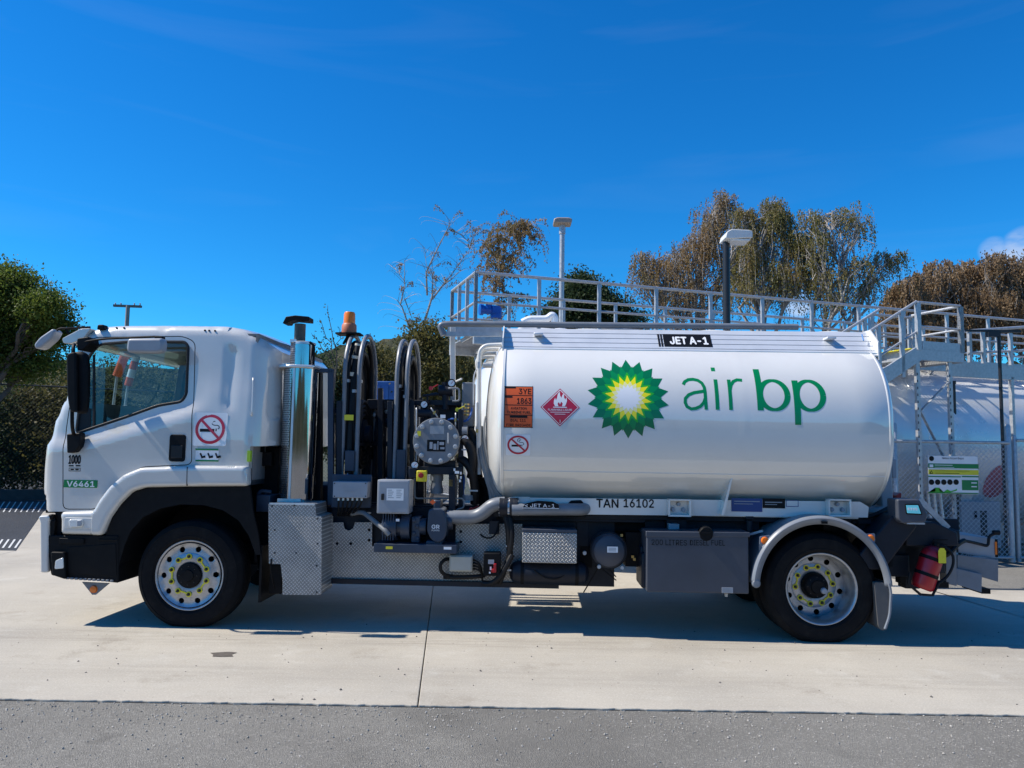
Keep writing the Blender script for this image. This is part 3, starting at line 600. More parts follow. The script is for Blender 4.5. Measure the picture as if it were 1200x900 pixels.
sw.tube([cw+(u_*math.cos(t)+v_*math.sin(t))*.22 for t in (2*math.pi*i/28 for i in range(28))], .016, 8, closed=True); sw.cyl(cw, cw+ax*.35, .03, 10); sw.bar(cw-u_*.21, cw+u_*.21, .035, .02); sw.build('steering_wheel', dash, cab)
# doors on either side, each with glass, seal and handle
dv, df = sheet_data(door_out, [win_out], .04)
for sgn in (1, -1):
    yq = (lambda y: y) if sgn == 1 else (lambda y: TW-y)
    mb = MB(); mb.add([(x, yq(cab_y(x, z)), z) for x, z in dv], df if sgn == 1 else [t[::-1] for t in df]); door = finish('door', mb.mesh('door'), white, truck, smooth_angle=48, solid=.0)
    iv, jf = sheet_data(grow(door_out, .02), [grow(win_out, .01)], .08)
    mb = MB(); mb.add([(x, yq(cab_y(x, z)+.045), z) for x, z in iv], jf); mb.build('door_lining', dash, door)
    gv, gf = sheet_data(win_out, [], .08); mb = MB(); mb.add([(x, yq(cab_y(x, z)+.012), z) for x, z in gv], gf); mb.build('window', pane, door)
    mb = MB(); mb.tube([(x, yq(cab_y(x, z)-.001), z) for x, z in resample(win_out, .03)], .0135, 6, closed=True); mb.build('window_seal', seal, door)
    mb = MB(); mb.tube([(x, yq(cab_y(x, z)+.011), z) for x, z in resample(grow(door_out, .004), .03)], .010, 5, closed=True); mb.build('door_seal', seal, door)
    hx0, hx1, hz0, hz1 = S(196.5, 525)[0], S(215.5, 525)[0], S(205, 541)[1], S(205, 509)[1]; mb = MB(); mb.prism(rounded([(hx0, hz0), (hx1, hz0), (hx1, hz1), (hx0, hz1)], .03), yq(D0-.012), yq(D0+.02)); hd = mb.build('door_handle', black, door, bevel=.006)
    mb = MB(); mb.box((hx0+.025, min(yq(D0-.02), yq(D0-.012)), hz0+.03), (hx1-.02, max(yq(D0-.02), yq(D0-.012)), hz1-.1)); mb.build('handle_grip', seal, door, bevel=.004)
    if sgn == 1: near_door = door
    # dark quarter light at the foot of the pillar
    qp = pts([(88, 507), (90, 478), (103, 478), (103.5, 502)]); mb = MB(); sheet(mb, qp, [], lambda x, z: yq(cab_y(x, z)+.004), .1); mb.build('quarter_panel', seal, door)
    mb = MB(); e0, e1 = S(103, 480), S(104, 503); a_, b_ = S(101, 414), S(103.5, 503); mb.bar((a_[0], yq(cab_y(*a_)+.01), a_[1]), (b_[0], yq(cab_y(*b_)+.005), b_[1]), .02, .01); mb.build('window_bar', seal, door)
# vent pocket on the rear corner, reflector strip, roof trim
part('rear_grab_handle', white, lambda mb: mb.tube(fillet([(S(292.5, 442)[0], cab_y(*S(292.5, 442))-.0, S(292, 442)[1]), (S(294, 444)[0], cab_y(*S(293, 442))-.03, S(293, 445)[1]), (S(294, 484)[0], cab_y(*S(293, 484))-.03, S(293, 484)[1]), (S(292.5, 487)[0], cab_y(*S(292.5, 487)), S(292, 487)[1])], .03), .007, 6), cab)
pb('side_reflector', lgreen, 289.5, 528, 293.5, 541, .022, .06, cab, bevel=0)
# roof visor over the windscreen
vp = rounded(pts([(74, 397), (75.5, 402.5), (84, 403), (99, 397), (108, 385), (96, 385.5)], .12), .02)
part('sun_visor', white, lambda mb: mb.prism(vp, .10, TW-.10), cab, bevel=.02, seg=3)
part('roof_lamp', black, lambda mb: mb.prism(rounded(pts([(116, 387), (117, 381), (124, 381), (125, 387)], .16), .015), .12, .2), cab, bevel=.01)
for a in ((132, 383), (141, 383), (238, 386.5), (243, 386.7), (250, 387)):
    x, z = S(*a, .08); part('roof_bolt', black, lambda mb: mb.lathe([(0, -.008), (.008, -.006), (.01, .004)], (x, cab_y(x, z), z), n=8), cab)
# wheel-arch flare (white) and its black inner guard
fl = pts([(71.5, 600), (111, 598.5), (118, 586), (130, 570), (146, 556.5), (166, 548), (224, 545.5), (291, 546), (291.5, 569.5), (222, 570), (172, 571), (156, 576), (142, 590), (130, 607), (121, 627), (71.5, 626)], 0)
fl = rounded(fl, .03, 4)
def fl_y(x, z):
    d = min(seg_dist(x, z, fl[i], fl[(i+1) % len(fl)]) for i in range(len(fl))); r = .035; y = -.045
    if x < S(110, 600)[0]: y = -.02
    return y+(r-math.sqrt(max(0, r*r-(r-min(d, r))**2)))*.9
flare = part('wheel_arch_flare', white, lambda mb: sheet(mb, fl, [], fl_y, .018, thick=.07), truck, smooth_angle=50)
part('flare_seam', seal, lambda mb: mb.bar((S(222, 546)[0], -.04, S(222, 547)[1]), (S(221.5, 570)[0], -.04, S(221.5, 569)[1]), .006, .014, (0, 1, 0)), flare)
x0, z0 = S(75, 606.5, -.03); x1, z1 = S(99, 619.5, -.03)
part('lamp_recess', white2, lambda mb: mb.prism(rounded([(x0, z0), (x1+.07, z0), (x1+.07, z1), (x0, z1)], .02), -.024, -.012), flare, bevel=.003)
part('indicator_lamp', lens, lambda mb: mb.prism(rounded([S(80.5, 609, -.04), S(96.5, 608.5, -.04), S(96.5, 617.5, -.04), S(81.5, 618, -.04)], .02), -.045, -.02), flare, bevel=.006, seg=3)
part('lamp_bulb_housing', boxgrey, lambda mb: mb.prism(rounded([S(90, 610, -.05), S(95.5, 609.6, -.05), S(95.5, 616.5, -.05), S(90, 616.8, -.05)], .01), -.052, -.03), flare, bevel=.004)
ig = pts([(124, 628), (132, 606), (144, 589), (158, 575.5), (173, 570.5), (223, 569.5), (293, 569), (297, 600), (303, 625), (306, 650), (300, 650), (292, 628), (280, 610), (262, 598), (240, 592), (212, 591), (188, 596), (168, 606), (154, 622), (146, 640), (140, 662), (140, 628)], .02)
part('inner_wheel_guard', black, lambda mb: sheet(mb, ig, [], lambda x, z: .012, .06, thick=.03), truck)
arch = [S(*p, .05) for p in ((140, 668), (147, 640), (155, 622), (169, 606), (189, 596), (212, 591.5), (240, 592.5), (262, 598.5), (281, 610), (293, 628), (302, 652), (306, 690))]
def arch_fill(mb):
    for i in range(len(arch)-1): a, b = arch[i], arch[i+1]; mb.add([(a[0], .03, a[1]), (b[0], .03, b[1]), (b[0], .75, b[1]), (a[0], .75, a[1])], [(0, 1, 2, 3)])
    mb.box((fx-.7, .75, .5), (fx+.7, .76, 1.2))
part('wheel_arch_liner', black, arch_fill, truck, solid=.0)
part('mud_flap', black, lambda mb: mb.box((S(303, 660)[0], .03, S(305, 707)[1]), (S(303, 660)[0]+.02, .62, S(305, 640)[1])))
# front bumper, step and bull bar
bump = part('bumper', black, lambda mb: mb.prism(rounded(pts([(57, 627), (140, 627), (140, 683), (76, 676), (61, 674), (58, 650)], .02), .02), .0, TW-.0), truck, bevel=.02)
part('bumper_upright', black, lambda mb: pbox(mb, 64, 596, 72, 630, .06, .5), bump)
part('step_tread', grey, lambda mb: [mb.box((S(78+i*5.2, 680)[0], -.016, S(78, 678+i*.2)[1]-.004), (S(81.2+i*5.2, 680)[0], .02, S(78, 678+i*.2)[1]+.014)) for i in range(11)], bump, bevel=.002)
part('upper_step_tread', black, lambda mb: (pbox(mb, 69, 631, 98, 637, -.014, .05), pbox(mb, 115, 632, 137, 633.6, -.01, .05)), bump, bevel=.003)
part('step_panel', black, lambda mb: mb.prism(rounded(pts([(80, 641), (136, 637), (137, 676), (80, 672)], 0), .02), -.006, .02), bump, bevel=.004)
fog = part('fog_lamp_housing', black, lambda mb: mb.prism(rounded(pts([(60, 646.5), (76, 647), (77.5, 679), (62, 674)], -.03), .02), -.04, .1), bump, bevel=.008)
part('fog_lamp', lens, lambda mb: mb.prism(rounded(pts([(65, 657), (74, 653), (74.5, 666), (64, 667)], -.045), .015), -.048, -.02), bump, bevel=.004)
part('marker_bracket', grey, lambda mb: mb.prism(pts([(96, 682), (128, 683.5), (112, 697), (108, 697)], .06), .06, .075), bump)
part('amber_marker', amber, lambda mb: mb.lathe([(0, -.022), (.03, -.016), (.036, 0)], (S(110, 690, .06)[0], .06, S(110, 690.5, .06)[1]), n=18), bump)
bb = [S(45.5, 607, .0), S(47, 604.5, 0), S(57, 604, 0), S(58.5, 607, 0), S(57, 612, 0), S(57, 671, 0), S(48, 671, 0), S(47.5, 612, 0)]
bull = part('bull_bar', white, lambda mb: mb.prism(rounded(bb, .02), -.01, .04), truck, bevel=.012, seg=3)
part('bull_bar_end', white, lambda mb: mb.prism(rounded(bb, .02), TW-.04, TW+.01), bull, bevel=.012)
zc_ = S(52, 610)[1]; xc_ = S(51, 640)[0]
part('bar_tube', white, lambda mb: [mb.cyl((xc_, .03, z), (xc_, TW-.03, z), .035, 16) for z in (zc_-.03, zc_-.22, zc_-.42)], bull)
part('mounting_block', black, lambda mb: (pbox(mb, 56, 609, 62, 668, .02, .12), pbox(mb, 56, 603, 61, 609, .0, .06)), bull, bevel=.01)
part('front_grille', black, lambda mb: mb.box((S(56, 590)[0]-.005, .3, S(56, 625)[1]), (S(56, 590)[0]+.1, TW-.3, S(56, 597)[1])), cab)
part('nose_under_trim', black, lambda mb: pbox(mb, 53.5, 597.5, 66, 601, .06, 2.3), cab)
# mirrors
mirror = part('door_mirror', black, lambda mb: mb.prism(rounded(pts([(84, 412), (102, 412), (104, 430), (103.5, 470), (101, 485), (90, 485), (86, 472), (86, 430)], -.16), .07, 6), -.19, -.11), truck, bevel=.03, seg=4)
mir2 = part('mirror_shell', black, lambda mb: mb.prism(rounded(pts([(80, 415), (91, 412), (92, 484), (84, 482), (81, 465)], -.20), .06, 6), -.235, -.19), mirror, bevel=.03, seg=4)
part('mirror_arm', black, lambda mb: (mb.tube(fillet([SV(87.5, 404, .08), SV(86, 404, -.14), SV(84.5, 440, -.16), SV(84.5, 500, -.16), SV(87, 512, .03)], .08), .016, 8), mb.tube(fillet([SV(90, 402, -.1), SV(120, 397, -.13), SV(183, 394.5, -.16), SV(190, 395.5, -.16)], .1), .0105, 8)), mirror)
part('mirror_bracket', black, lambda mb: mb.prism(rounded(pts([(80, 508.5), (96, 507), (95.5, 523), (90, 530), (80.5, 531)], 0), .015), -.03, .06), mirror, bevel=.01)
part('upper_bracket', black, lambda mb: (mb.prism(rounded(pts([(93, 397), (107, 395), (108, 403), (100, 411), (93, 411)], -.08), .02), -.12, .04), mb.prism(rounded(pts([(182, 394), (192, 394), (192, 398), (182, 398)], -.17), .008), -.19, -.14)), mirror, bevel=.008)
kerb = part('kerb_mirror', boxgrey, lambda mb: mb.prism(rounded(pts([(153, 397.5), (193, 397), (195, 403), (193.5, 412.5), (188, 414.5), (154, 414), (151.5, 410)], -.2), .03, 5), -.26, -.16), mirror, bevel=.025, seg=4)
fm = part('front_mirror', boxgrey, lambda mb: mb.prism(rounded(pts([(40, 404), (46, 396), (62, 385), (65.5, 388), (61, 397), (48, 408), (42, 409)], .1), .04, 5), .09, .22), truck, bevel=.03, seg=4)
part('front_mirror_arm', black, lambda mb: (mb.tube(fillet([SV(62, 391, .14), SV(70, 384.5, .14), SV(78, 385, .14), SV(106, 383.5, .2)], .05), .011, 8), mb.tube([SV(77, 385, .14), SV(82, 394, .16)], .01, 6)), fm)
part('far_mirror', black, lambda mb: (mb.tube([(S(75, 480)[0]+.02*math.cos(t), TW+.1+.10*math.cos(t), S(75, 485)[1]+.13*math.sin(t)) for t in (2*math.pi*i/20 for i in range(20))], .02, 6, closed=True), mb.box((S(70, 480)[0], TW+.02, S(75, 485)[1]+.1), (S(78, 480)[0], TW+.2, S(75, 485)[1]+.42))), truck, bevel=.02)
# cab lettering and stickers
cy = lambda x, z: cab_y(x, z)
def rect_px(a, b, c, d, dd=.03): return rect2d(S(a, (b+d)/2, dd)[0], S(c, (b+d)/2, dd)[0], S((a+c)/2, d, dd)[1], S((a+c)/2, b, dd)[1])
def text_px(t, a, b, c, d, dd=.03, bold=0.): return fit_text(t, S(a, (b+d)/2, dd)[0], S(c, (b+d)/2, dd)[0], S((a+c)/2, d, dd)[1], S((a+c)/2, b, dd)[1], bold)
decal('fleet_number_plate', [rect_px(74.5, 562.5, 114, 571.5)], signgreen, cy, near_door, 0); decal('fleet_number', [text_px('V6461', 78.5, 564, 110.5, 570.3, bold=.05)], dwhite, cy, near_door, 0, .005)
decal('model_number', [text_px('1000', 80.5, 533.5, 94, 543.5, bold=.05)], dblack, cy, near_door, 0)
decal('model_lettering', [rect_px(80.5, 545, 86, 546.6), rect_px(88.5, 545, 94, 546.6), rect_px(80.5, 548.2, 94, 548.7), rect_px(80.5, 551.8, 94, 552.3), rect_px(80.5, 548.2, 81, 552.3), rect_px(93.5, 548.2, 94, 552.3), rect_px(82.5, 549.4, 86.5, 551), rect_px(88, 549.4, 92, 551)], dblack, cy, near_door, 0)
def no_smoking(px, py, hw, hh, parent, yf, dd, cut):
    x, z = S(px, py, dd); r = abs(S(px+hw, py, dd)[0]-x)*.86; L = abs(S(px+hw, py, dd)[0]-x); H = abs(S(px, py-hh, dd)[1]-z)
    o = decal('no_smoking_sticker', [poly2d(rounded([(x-L, z-H), (x+L, z-H), (x+L, z+H), (x-L, z+H)], .02))], dwhite, yf, parent, cut)
    k = min(L, H)
    decal('cigarette', [rect2d(x-.62*k, x+.26*k, z-.16*k, z+.02*k), stroke2d([(x+.36*k, z-.12*k), (x+.36*k, z+.04*k)], .07*k), stroke2d(arc2d(x+.28*k, z+.36*k, .2*k, .12*k, 90, 270, 10)+arc2d(x+.38*k, z+.12*k, .16*k, .12*k, 90, -60, 10), .05*k), stroke2d(arc2d(x+.12*k, z+.44*k, .18*k, .16*k, 60, 230, 10), .05*k)], dblack, yf, parent, cut, .004)
    decal('prohibition_ring', [ring2d(x, z, .80*k, .17*k, sx=L/k if L > k else 1.), stroke2d([(x-.55*L, z+.55*k), (x+.55*L, z-.55*k)], .15*k)], dred, yf, parent, cut, .006)
no_smoking(247, 503, 19.5, 19.5, cab, cy, .05, 0)
decal('notice_sticker', [rect_px(229, 525.5, 256, 541)], dwhite, cy, cab, 0); decal('notice_bars', [rect_px(229, 525.7, 256, 527.7), rect_px(229, 539, 256, 540.8)], signgreen, cy, cab, 0, .005)
decal('notice_drawings', [stroke2d([S(233+k*9, 531), S(235+k*9, 536)], .014) for k in range(3)]+[stroke2d([S(234+k*9, 536), S(239+k*9, 535)], .02) for k in range(3)], dblack, cy, cab, 0, .005)
# things behind the cab corner
part('engine_mount_clutter', black, lambda mb: (pbox(mb, 296, 524, 326, 590, .45, 1.0), pbox(mb, 303, 530, 318, 546, .36, .45), mb.tube([SV(299, 502, .3), SV(301, 520, .3)], .012, 6), pbox(mb, 297, 518, 306, 530, .3, .4)), truck, bevel=.01)
part('washer_bottle', pump, lambda mb: (pbox(mb, 300, 580, 316, 600, .2, .5), mb.tube(fillet([SV(302, 580, .25), SV(306, 575, .25), SV(318, 577, .25)], .03), .02, 8)), truck, bevel=.02)
part('battery_tray', black, lambda mb: pbox(mb, 298, 600, 316, 660, .25, .7), truck, bevel=.01)
# ---------------------------------------------------------------- exhaust stack
ex, ez0 = S(351, 588.5, .30); ex = S(351, 500, .40)[0]; ez1 = S(350.5, 431, .30)[1]; EYD = .40; xr = .158
def exh_body(name, m, a0, a1, r, z0, z1, parent, n=24):
    mb = MB(); mb.lathe([(r, 0), (r, z1-z0)], (0, 0, 0), axis='z', n=n, a0=R(a0), a1=R(a1)); o = mb.build(name, m, parent, smooth_angle=60); o.location = (ex, EYD, z0); return o
exhaust = part('exhaust_stack', chrome, lambda mb: mb.lathe([(0, ez0), (xr-.008, ez0), (xr-.008, ez1), (0, ez1)], (ex, EYD, 0), axis='z', n=48))
exh_body('heat_guard', perf, 170, 254, xr+.006, ez0+.03, ez1-.0, exhaust); exh_body('heat_guard', chrome, 255, 385, xr+.004, ez0+.03, ez1, exhaust)
part('guard_seam', alu, lambda mb: (mb.bar((ex-.02, EYD-xr-.008, ez0+.02), (ex-.02, EYD-xr-.008, ez1), .02, .006, (0, 1, 0)), mb.box((ex-.02-.11, EYD-xr-.01, ez0), (ex+.09, EYD-xr+.03, ez0+.035))), exhaust)
zt = S(350, 425.5, .30)[1]
part('guard_top', alu, lambda mb: mb.prism(rounded([(ex-.18, EYD-.16), (ex-.06, EYD-.2), (ex+.17, EYD-.17), (ex+.17, EYD+.17), (ex-.18, EYD+.17)], .03), ez1-.005, ez1+.022, 'z'), exhaust, bevel=.008)
zu = S(353, 401, .34)[1]
o = exh_body('upper_guard', perf, 170, 250, .112, ez1+.02, zu, exhaust); o = exh_body('upper_guard', chrome, 251, 400, .110, ez1+.02, zu, exhaust)
part('upper_guard_top', alu, lambda mb: (mb.lathe([(0, zu+.012), (.08, zu+.012), (.115, zu), (.115, zu-.02)], (ex+.01, EYD, 0), axis='z', n=28), mb.box((ex-.11, EYD-.05, zu-.005), (ex-.04, EYD+.05, zu+.03))), exhaust)
part('guard_strap', black, lambda mb: mb.tube(fillet([(ex+.09, EYD-.08, zu+.0), (ex+.13, EYD-.06, zu-.03), (ex+.13, EYD-.06, ez1+.03)], .03), .012, 6), exhaust)
zp = S(351, 378, .3)[1]; xp = S(351.5, 390, .4)[0]
part('tail_pipe', iron, lambda mb: mb.lathe([(.053, zu), (.053, zp), (.047, zp), (.047, zu)], (xp, EYD, 0), axis='z', n=28), exhaust)
cp = [S(332, 379.5, .35), S(336, 371.5, .35), S(347, 370, .35), S(363, 371.5, .35), S(363, 377, .35), S(346, 375.5, .35), S(339, 377, .35), S(338, 379.5, .35)]
part('rain_cap', black, lambda mb: mb.prism(cp, EYD-.08, EYD+.08), exhaust, bevel=.006)
# checker-plate cover below the exhaust
ck = rounded(pts([(314.5, 590), (369.5, 590), (370.5, 604.5), (377, 605), (376.5, 697), (331, 697), (331, 680), (329, 661), (315, 661)], .0), .015, 3)
cov = part('checker_cover', checker, lambda mb: sheet(mb, ck, [], lambda x, z: 0., .1, thick=.36), truck, smooth_angle=20)
part('cover_bolt', dash, lambda mb: [mb.lathe([(0, -.006), (.008, -.004), (.01, .0)], (*[S(a, b, 0)[0]], -.0, S(a, b, 0)[1]), n=8) for a, b in ((322, 621), (372, 637), (347, 648), (371, 663), (372, 608), (371, 694), (322, 648), (319, 593), (345, 592))], cov)
part('cover_top_edge', alu, lambda mb: mb.box((S(316, 590)[0], -.004, S(340, 591.5)[1]), (S(369, 590)[0], .02, S(340, 589.5)[1])), cov)
part('cover_bracket', black, lambda mb: (pbox(mb, 315.5, 662, 330, 696, .12, .4), mb.tube(fillet([SV(318, 655, -.01), SV(317, 668, .0), SV(322, 690, .08)], .03), .008, 6)), cov, bevel=.01)
# frame posts behind the exhaust
part('frame_post', steelpost, lambda mb: (mb.bar(SV(388, 434, .45), SV(388, 592, .45), .055), mb.bar(SV(371, 434.5, .45), SV(391, 434.5, .45), .055, .04)), bevel=.004)
part('frame_post', black, lambda mb: mb.bar(SV(374, 436, .55), SV(374, 596, .55), .05, .1, (0, 1, 0)))
# ---------------------------------------------------------------- hose reels
def torus(mb, c, r, tr, n=48): mb.tube([Vector(c)+Vector((0, r*math.cos(t), r*math.sin(t))) for t in (2*math.pi*i/n for i in range(n))], tr, 10, closed=True)
def reel(pxs, ytop, ybot, d_near, hose_on, lean):
    zt_ = S(pxs[0], ytop, .75)[1]; zb_ = S(pxs[0], ybot, .75)[1]; r = .36; zc = zb_+.42; yc = d_near+.375; xs = [S(p, 500, d_near)[0] for p in pxs]
    root = None
    for i, x in enumerate(xs):
        hw = .375; hp_ = [(x, d_near, zb_), (x, d_near+.01, zt_-.55)]+[(x, d_near+hw-hw*math.cos(t), zt_-.42+.42*math.sin(t)) for t in (math.pi*i/18 for i in range(19))]+[(x, d_near+2*hw-.01, zt_-.55), (x, d_near+2*hw, zb_)]
        mb = MB(); mb.tube(hp_, .021, 10); o = mb.build('reel_hoop', grey, root if root else truck)
        if root is None: o.name = 'hose_reel'; root = o
        m2 = MB(); m2.bar((x, d_near, zc-.1), (x, d_near+2*hw, zc-.1), .03, .012, (1, 0, 0)); m2.build('hoop_stay', dark, root)
    m2 = MB(); m2.lathe([(0, xs[0]-.05), (.09, xs[0]-.05), (.09, xs[0]), (.15, xs[0]+.005), (.15, xs[-1]-.005), (.09, xs[-1]), (.09, xs[-1]+.05), (0, xs[-1]+.05)], (0, yc, zc), axis='x', n=36); m2.build('drum', dark, root)
    hr = r*.95 if hose_on else r*.8; m2 = MB(); k = .28
    wd = xs[-1]-xs[0]; nh = max(2, int(wd/.05))
    for lay in range(int((hr-.17)/.045)+1):
        for j in range(nh): torus(m2, (xs[0]+wd*(j+.5)/nh, yc, zc), .19+.045*lay, min(.024, wd/nh*.5), 40)
    m2.build('wound_hose', hose, root, smooth_angle=0 or 60); return root, xs, yc, zc, r
h1, hx1_, hy1_, hz1_, hr1_ = reel((402, 419), 393, 558, .42, True, 0)
h2, hx2_, hy2_, hz2_, hr2_ = reel((463.5, 475.5), 399, 560, .42, False, 0)
# black hose slung in bights inside the hoops
for rt, xs_, yc_, zt_, n_ in ((h1, hx1_, hy1_, S(402, 393, .75)[1], 4), (h2, hx2_, hy2_, S(463.5, 399, .75)[1], 3)):
    for j in range(n_):
        x_ = xs_[0]+(xs_[-1]-xs_[0])*(j+.5)/n_; hw = .325-.05*(j % 2); top_ = zt_-.07-.05*(j % 3); zb2_ = zt_-1.25
        part('slung_hose', hose, lambda mb: mb.tube([(x_, .42+.05, zb2_)]+[(x_, .42+.375-hw*math.cos(t), top_-.36+.36*math.sin(t)) for t in (math.pi*i/16 for i in range(17))]+[(x_, .42+.70, zb2_)], .025, 10), rt)
        part('hose_clamp', galv, lambda mb: mb.tube([(x_, .42+.375-hw, top_-.40), (x_, .42+.375-hw, top_-.43)], .028, 10), rt)
# nozzle of the delivery hose hanging in the first reel
noz = MB(); noz.tube([SV(420, 403, .55), SV(417, 420, .52), SV(414, 436, .50), SV(410, 520, .46), SV(409, 555, .45)], [.03, .028, .034, .04, .045], 12); noz = noz.build('delivery_hose', hose, h1)
part('hose_collar', mat('cream nylon', (.55, .52, .42), .5), lambda mb: (mb.cyl(SV(420.5, 403, .55), SV(420, 405.5, .55), .036, 14), mb.cyl(SV(416.5, 417, .52), SV(416, 420.5, .52), .037, 14), mb.cyl(SV(413, 436.5, .5), SV(412.5, 441, .5), .042, 14)), noz)
part('hose_tag', yellow, lambda mb: pbox(mb, 403.5, 486, 414, 492.5, .40, .415), noz)
part('hose_clip', pump, lambda mb: pbox(mb, 404, 528, 415, 552, .38, .46), noz, bevel=.004)
part('hose_clip', pump, lambda mb: pbox(mb, 464.5, 527, 475, 562, .38, .46), h2, bevel=.004)
# reel cradle: posts and cross beams
part('reel_cradle', dark, lambda mb: (mb.bar(SV(398, 470, .42), SV(398, 600, .42), .05), mb.bar(SV(396, 480, 1.9), SV(396, 600, 1.9), .05), mb.bar(SV(446, 455, 1.0), SV(446, 600, .9), .05), mb.bar(SV(457, 470, .42), SV(457, 600, .42), .045), mb.bar(SV(440, 470, 1.85), SV(440, 600, 1.85), .06), mb.bar(SV(494, 476, 1.6), SV(494, 600, 1.6), .06),
     mb.bar(SV(390, 482, 1.7), SV(500, 482, 1.7), .06), mb.bar(SV(392, 598, .5), SV(590, 598, .5), .06, .1), mb.bar(SV(432, 474, 1.1), SV(485, 474, 1.1), .12, .1), mb.bar(SV(436, 520, 1.1), SV(462, 520, 1.1), .05)), bevel=.003)
part('pipe_clutter', dark, lambda mb: ([mb.tube(fillet([SV(432+9*i, 476+3*(i % 3), 1.2), SV(433+8*i, 500+4*(i % 2), 1.15), SV(430+8*i, 560, 1.1)], .1), .022, 7) for i in range(7)], [mb.lathe([(0, -.04), (.05, -.04), (.05, .04), (0, .04)], (S(440+11*i, 490+6*(i % 2), 1.2)[0], 1.2, S(440+11*i, 490+6*(i % 2), 1.2)[1]), axis='x', n=12) for i in range(5)], [pbox(mb, 428+13*i, 470+5*(i % 2), 437+13*i, 494, 1.3, 1.5) for i in range(4)]))
part('pipe_fittings', galv, lambda mb: [mb.lathe([(0, -.02), (.022, -.016), (.026, .01), (0, .02)], (*[S(a, b, 1.1)[0]], 1.1, S(a, b, 1.1)[1]), n=8) for a, b in ((405, 480), (423, 483), (441, 477), (452, 476), (434, 522), (447, 510), (453, 482), (438, 486), (476, 490), (428, 497))], smooth_angle=30)
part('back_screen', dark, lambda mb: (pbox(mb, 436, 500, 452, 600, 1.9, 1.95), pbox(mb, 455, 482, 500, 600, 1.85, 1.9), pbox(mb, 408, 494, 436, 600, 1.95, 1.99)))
# amber beacon on a stalk
bx, bz = S(409, 391, .7)
bcn = part('beacon', beaconb, lambda mb: mb.lathe([(0, bz-.0), (.072, bz), (.075, bz+.02), (.073, bz+.085), (.062, bz+.1), (0, bz+.1)], (bx, .7, 0), axis='z', n=28))
part('beacon_lens', beaconp, lambda mb: mb.lathe([(.058, bz+.1), (.056, bz+.2), (.048, bz+.217), (0, bz+.222)], (bx, .7, 0), axis='z', n=28), bcn)
part('beacon_plate', black, lambda mb: mb.prism(rounded([(bx-.12, .6), (bx+.13, .6), (bx+.13, .8), (bx-.12, .8)], .03), bz-.014, bz-.001, 'z'), bcn)
part('beacon_stalk', black, lambda mb: (mb.bar((bx, .7, bz-.9), (bx, .7, bz-.012), .05), mb.bar((bx-.05, .68, bz-.11), (bx, .68, bz-.015), .02)), bcn)
# ---------------------------------------------------------------- junction boxes
br = pb('box_bracket', steelpost, 388.5, 556, 435, 595, .30, .33); jb = pb('junction_box', boxgrey, 390, 564.5, 430.5, 583.5, .16, .30)
part('box_screw', dash, lambda mb: [mb.lathe([(0, -.004), (.007, 0)], (S(a, b, .16)[0], .16, S(a, b, .16)[1]), n=8) for a, b in ((392, 566.5), (428.5, 566.5), (392, 581.5), (428.5, 581.5))], jb)
decal('box_print', [rect_px(404, 572, 417, 572.7, .16), rect_px(404, 575.4, 417, 576, .16), rect_px(404, 572, 404.6, 576, .16), rect_px(419, 572, 421, 574, .16)], dgrey, lambda x, z: .16, jb, 0)
part('cable_gland', alu, lambda mb: [mb.cyl(SV(397+5.4*i, 583.5, .22), SV(397+5.4*i, 586.5, .22), .012, 8) for i in range(6)], jb)
for i in range(6):
    p0 = SV(397+5.4*i, 586, .22); p3 = SV(396+3*i, 604, .40); part('cable', hose, lambda mb: mb.tube(bez(p0, p0+Vector((0, 0, -.08)), p3+Vector((.03, -.12, .03)), p3), .009, 6), jb)
eb = pb('electrical_box', boxgrey, 442, 562.5, 479.5, 602, .10, .34); pb('box_door', boxgrey, 443.5, 564, 478.3, 600.5, .093, .10, eb, bevel=.003); pb('box_latch', seal, 446.5, 578.5, 449.8, 586, .08, .094, eb, bevel=.004)
decal('box_label', [rect_px(453, 572.5, 473, 586.5, .09)], dwhite, lambda x, z: .093, eb, 0)
decal('label_print', [rect_px(454.5+10*(k % 2), 574+2.2*(k//2), 454.5+10*(k % 2)+(5+k % 3), 574.8+2.2*(k//2), .09) for k in range(10)], dgrey, lambda x, z: .093, eb, 0, .005)
part('box_foot_bolt', alu, lambda mb: [mb.cyl(SV(450+3.4*i, 602, .2), SV(450+3.4*i, 604, .2), .008, 8) for i in range(4)], eb)
es = pb('emergency_stop', yellow, 488, 551.5, 499.5, 564.5, .24, .32, bevel=.008); part('stop_button', red, lambda mb: mb.lathe([(0, -.035), (.022, -.033), (.025, -.02), (.018, -.018), (.018, 0)], (S(493.7, 557, .24)[0], .24, S(493.7, 557, .24)[1]), n=20), es)
# checker plate skirt
sk = pts([(388.5, 612.5), (402, 612), (404, 620), (409, 622), (414, 619), (416, 612), (436, 612), (436, 640), (520, 640), (534, 640), (534, 614), (612, 614), (612, 682), (388.5, 682)], .36)
def circ(px, py, r, d): x, z = S(px, py, d); return [(x+r*math.cos(2*math.pi*i/12), z+r*math.sin(2*math.pi*i/12)) for i in range(12)]
skirt = part('checker_skirt', checker, lambda mb: sheet(mb, sk, [circ(a, b, .014, .36) for a, b in ((395, 637), (411, 637), (432.5, 621), (432.5, 633), (540, 623), (540, 635))], lambda x, z: .36, .2, grid=False, thick=.006), smooth_angle=20)
part('skirt_rail', dark, lambda mb: pbox(mb, 386, 681, 655, 687, .33, .42), skirt, bevel=.003)
pb('skirt_return', checker, 377.2, 605, 388.5, 686, .34, .36, skirt, bevel=0)
part('lower_body', dark, lambda mb: pbox(mb, 388, 596, 720, 684, .42, .72))
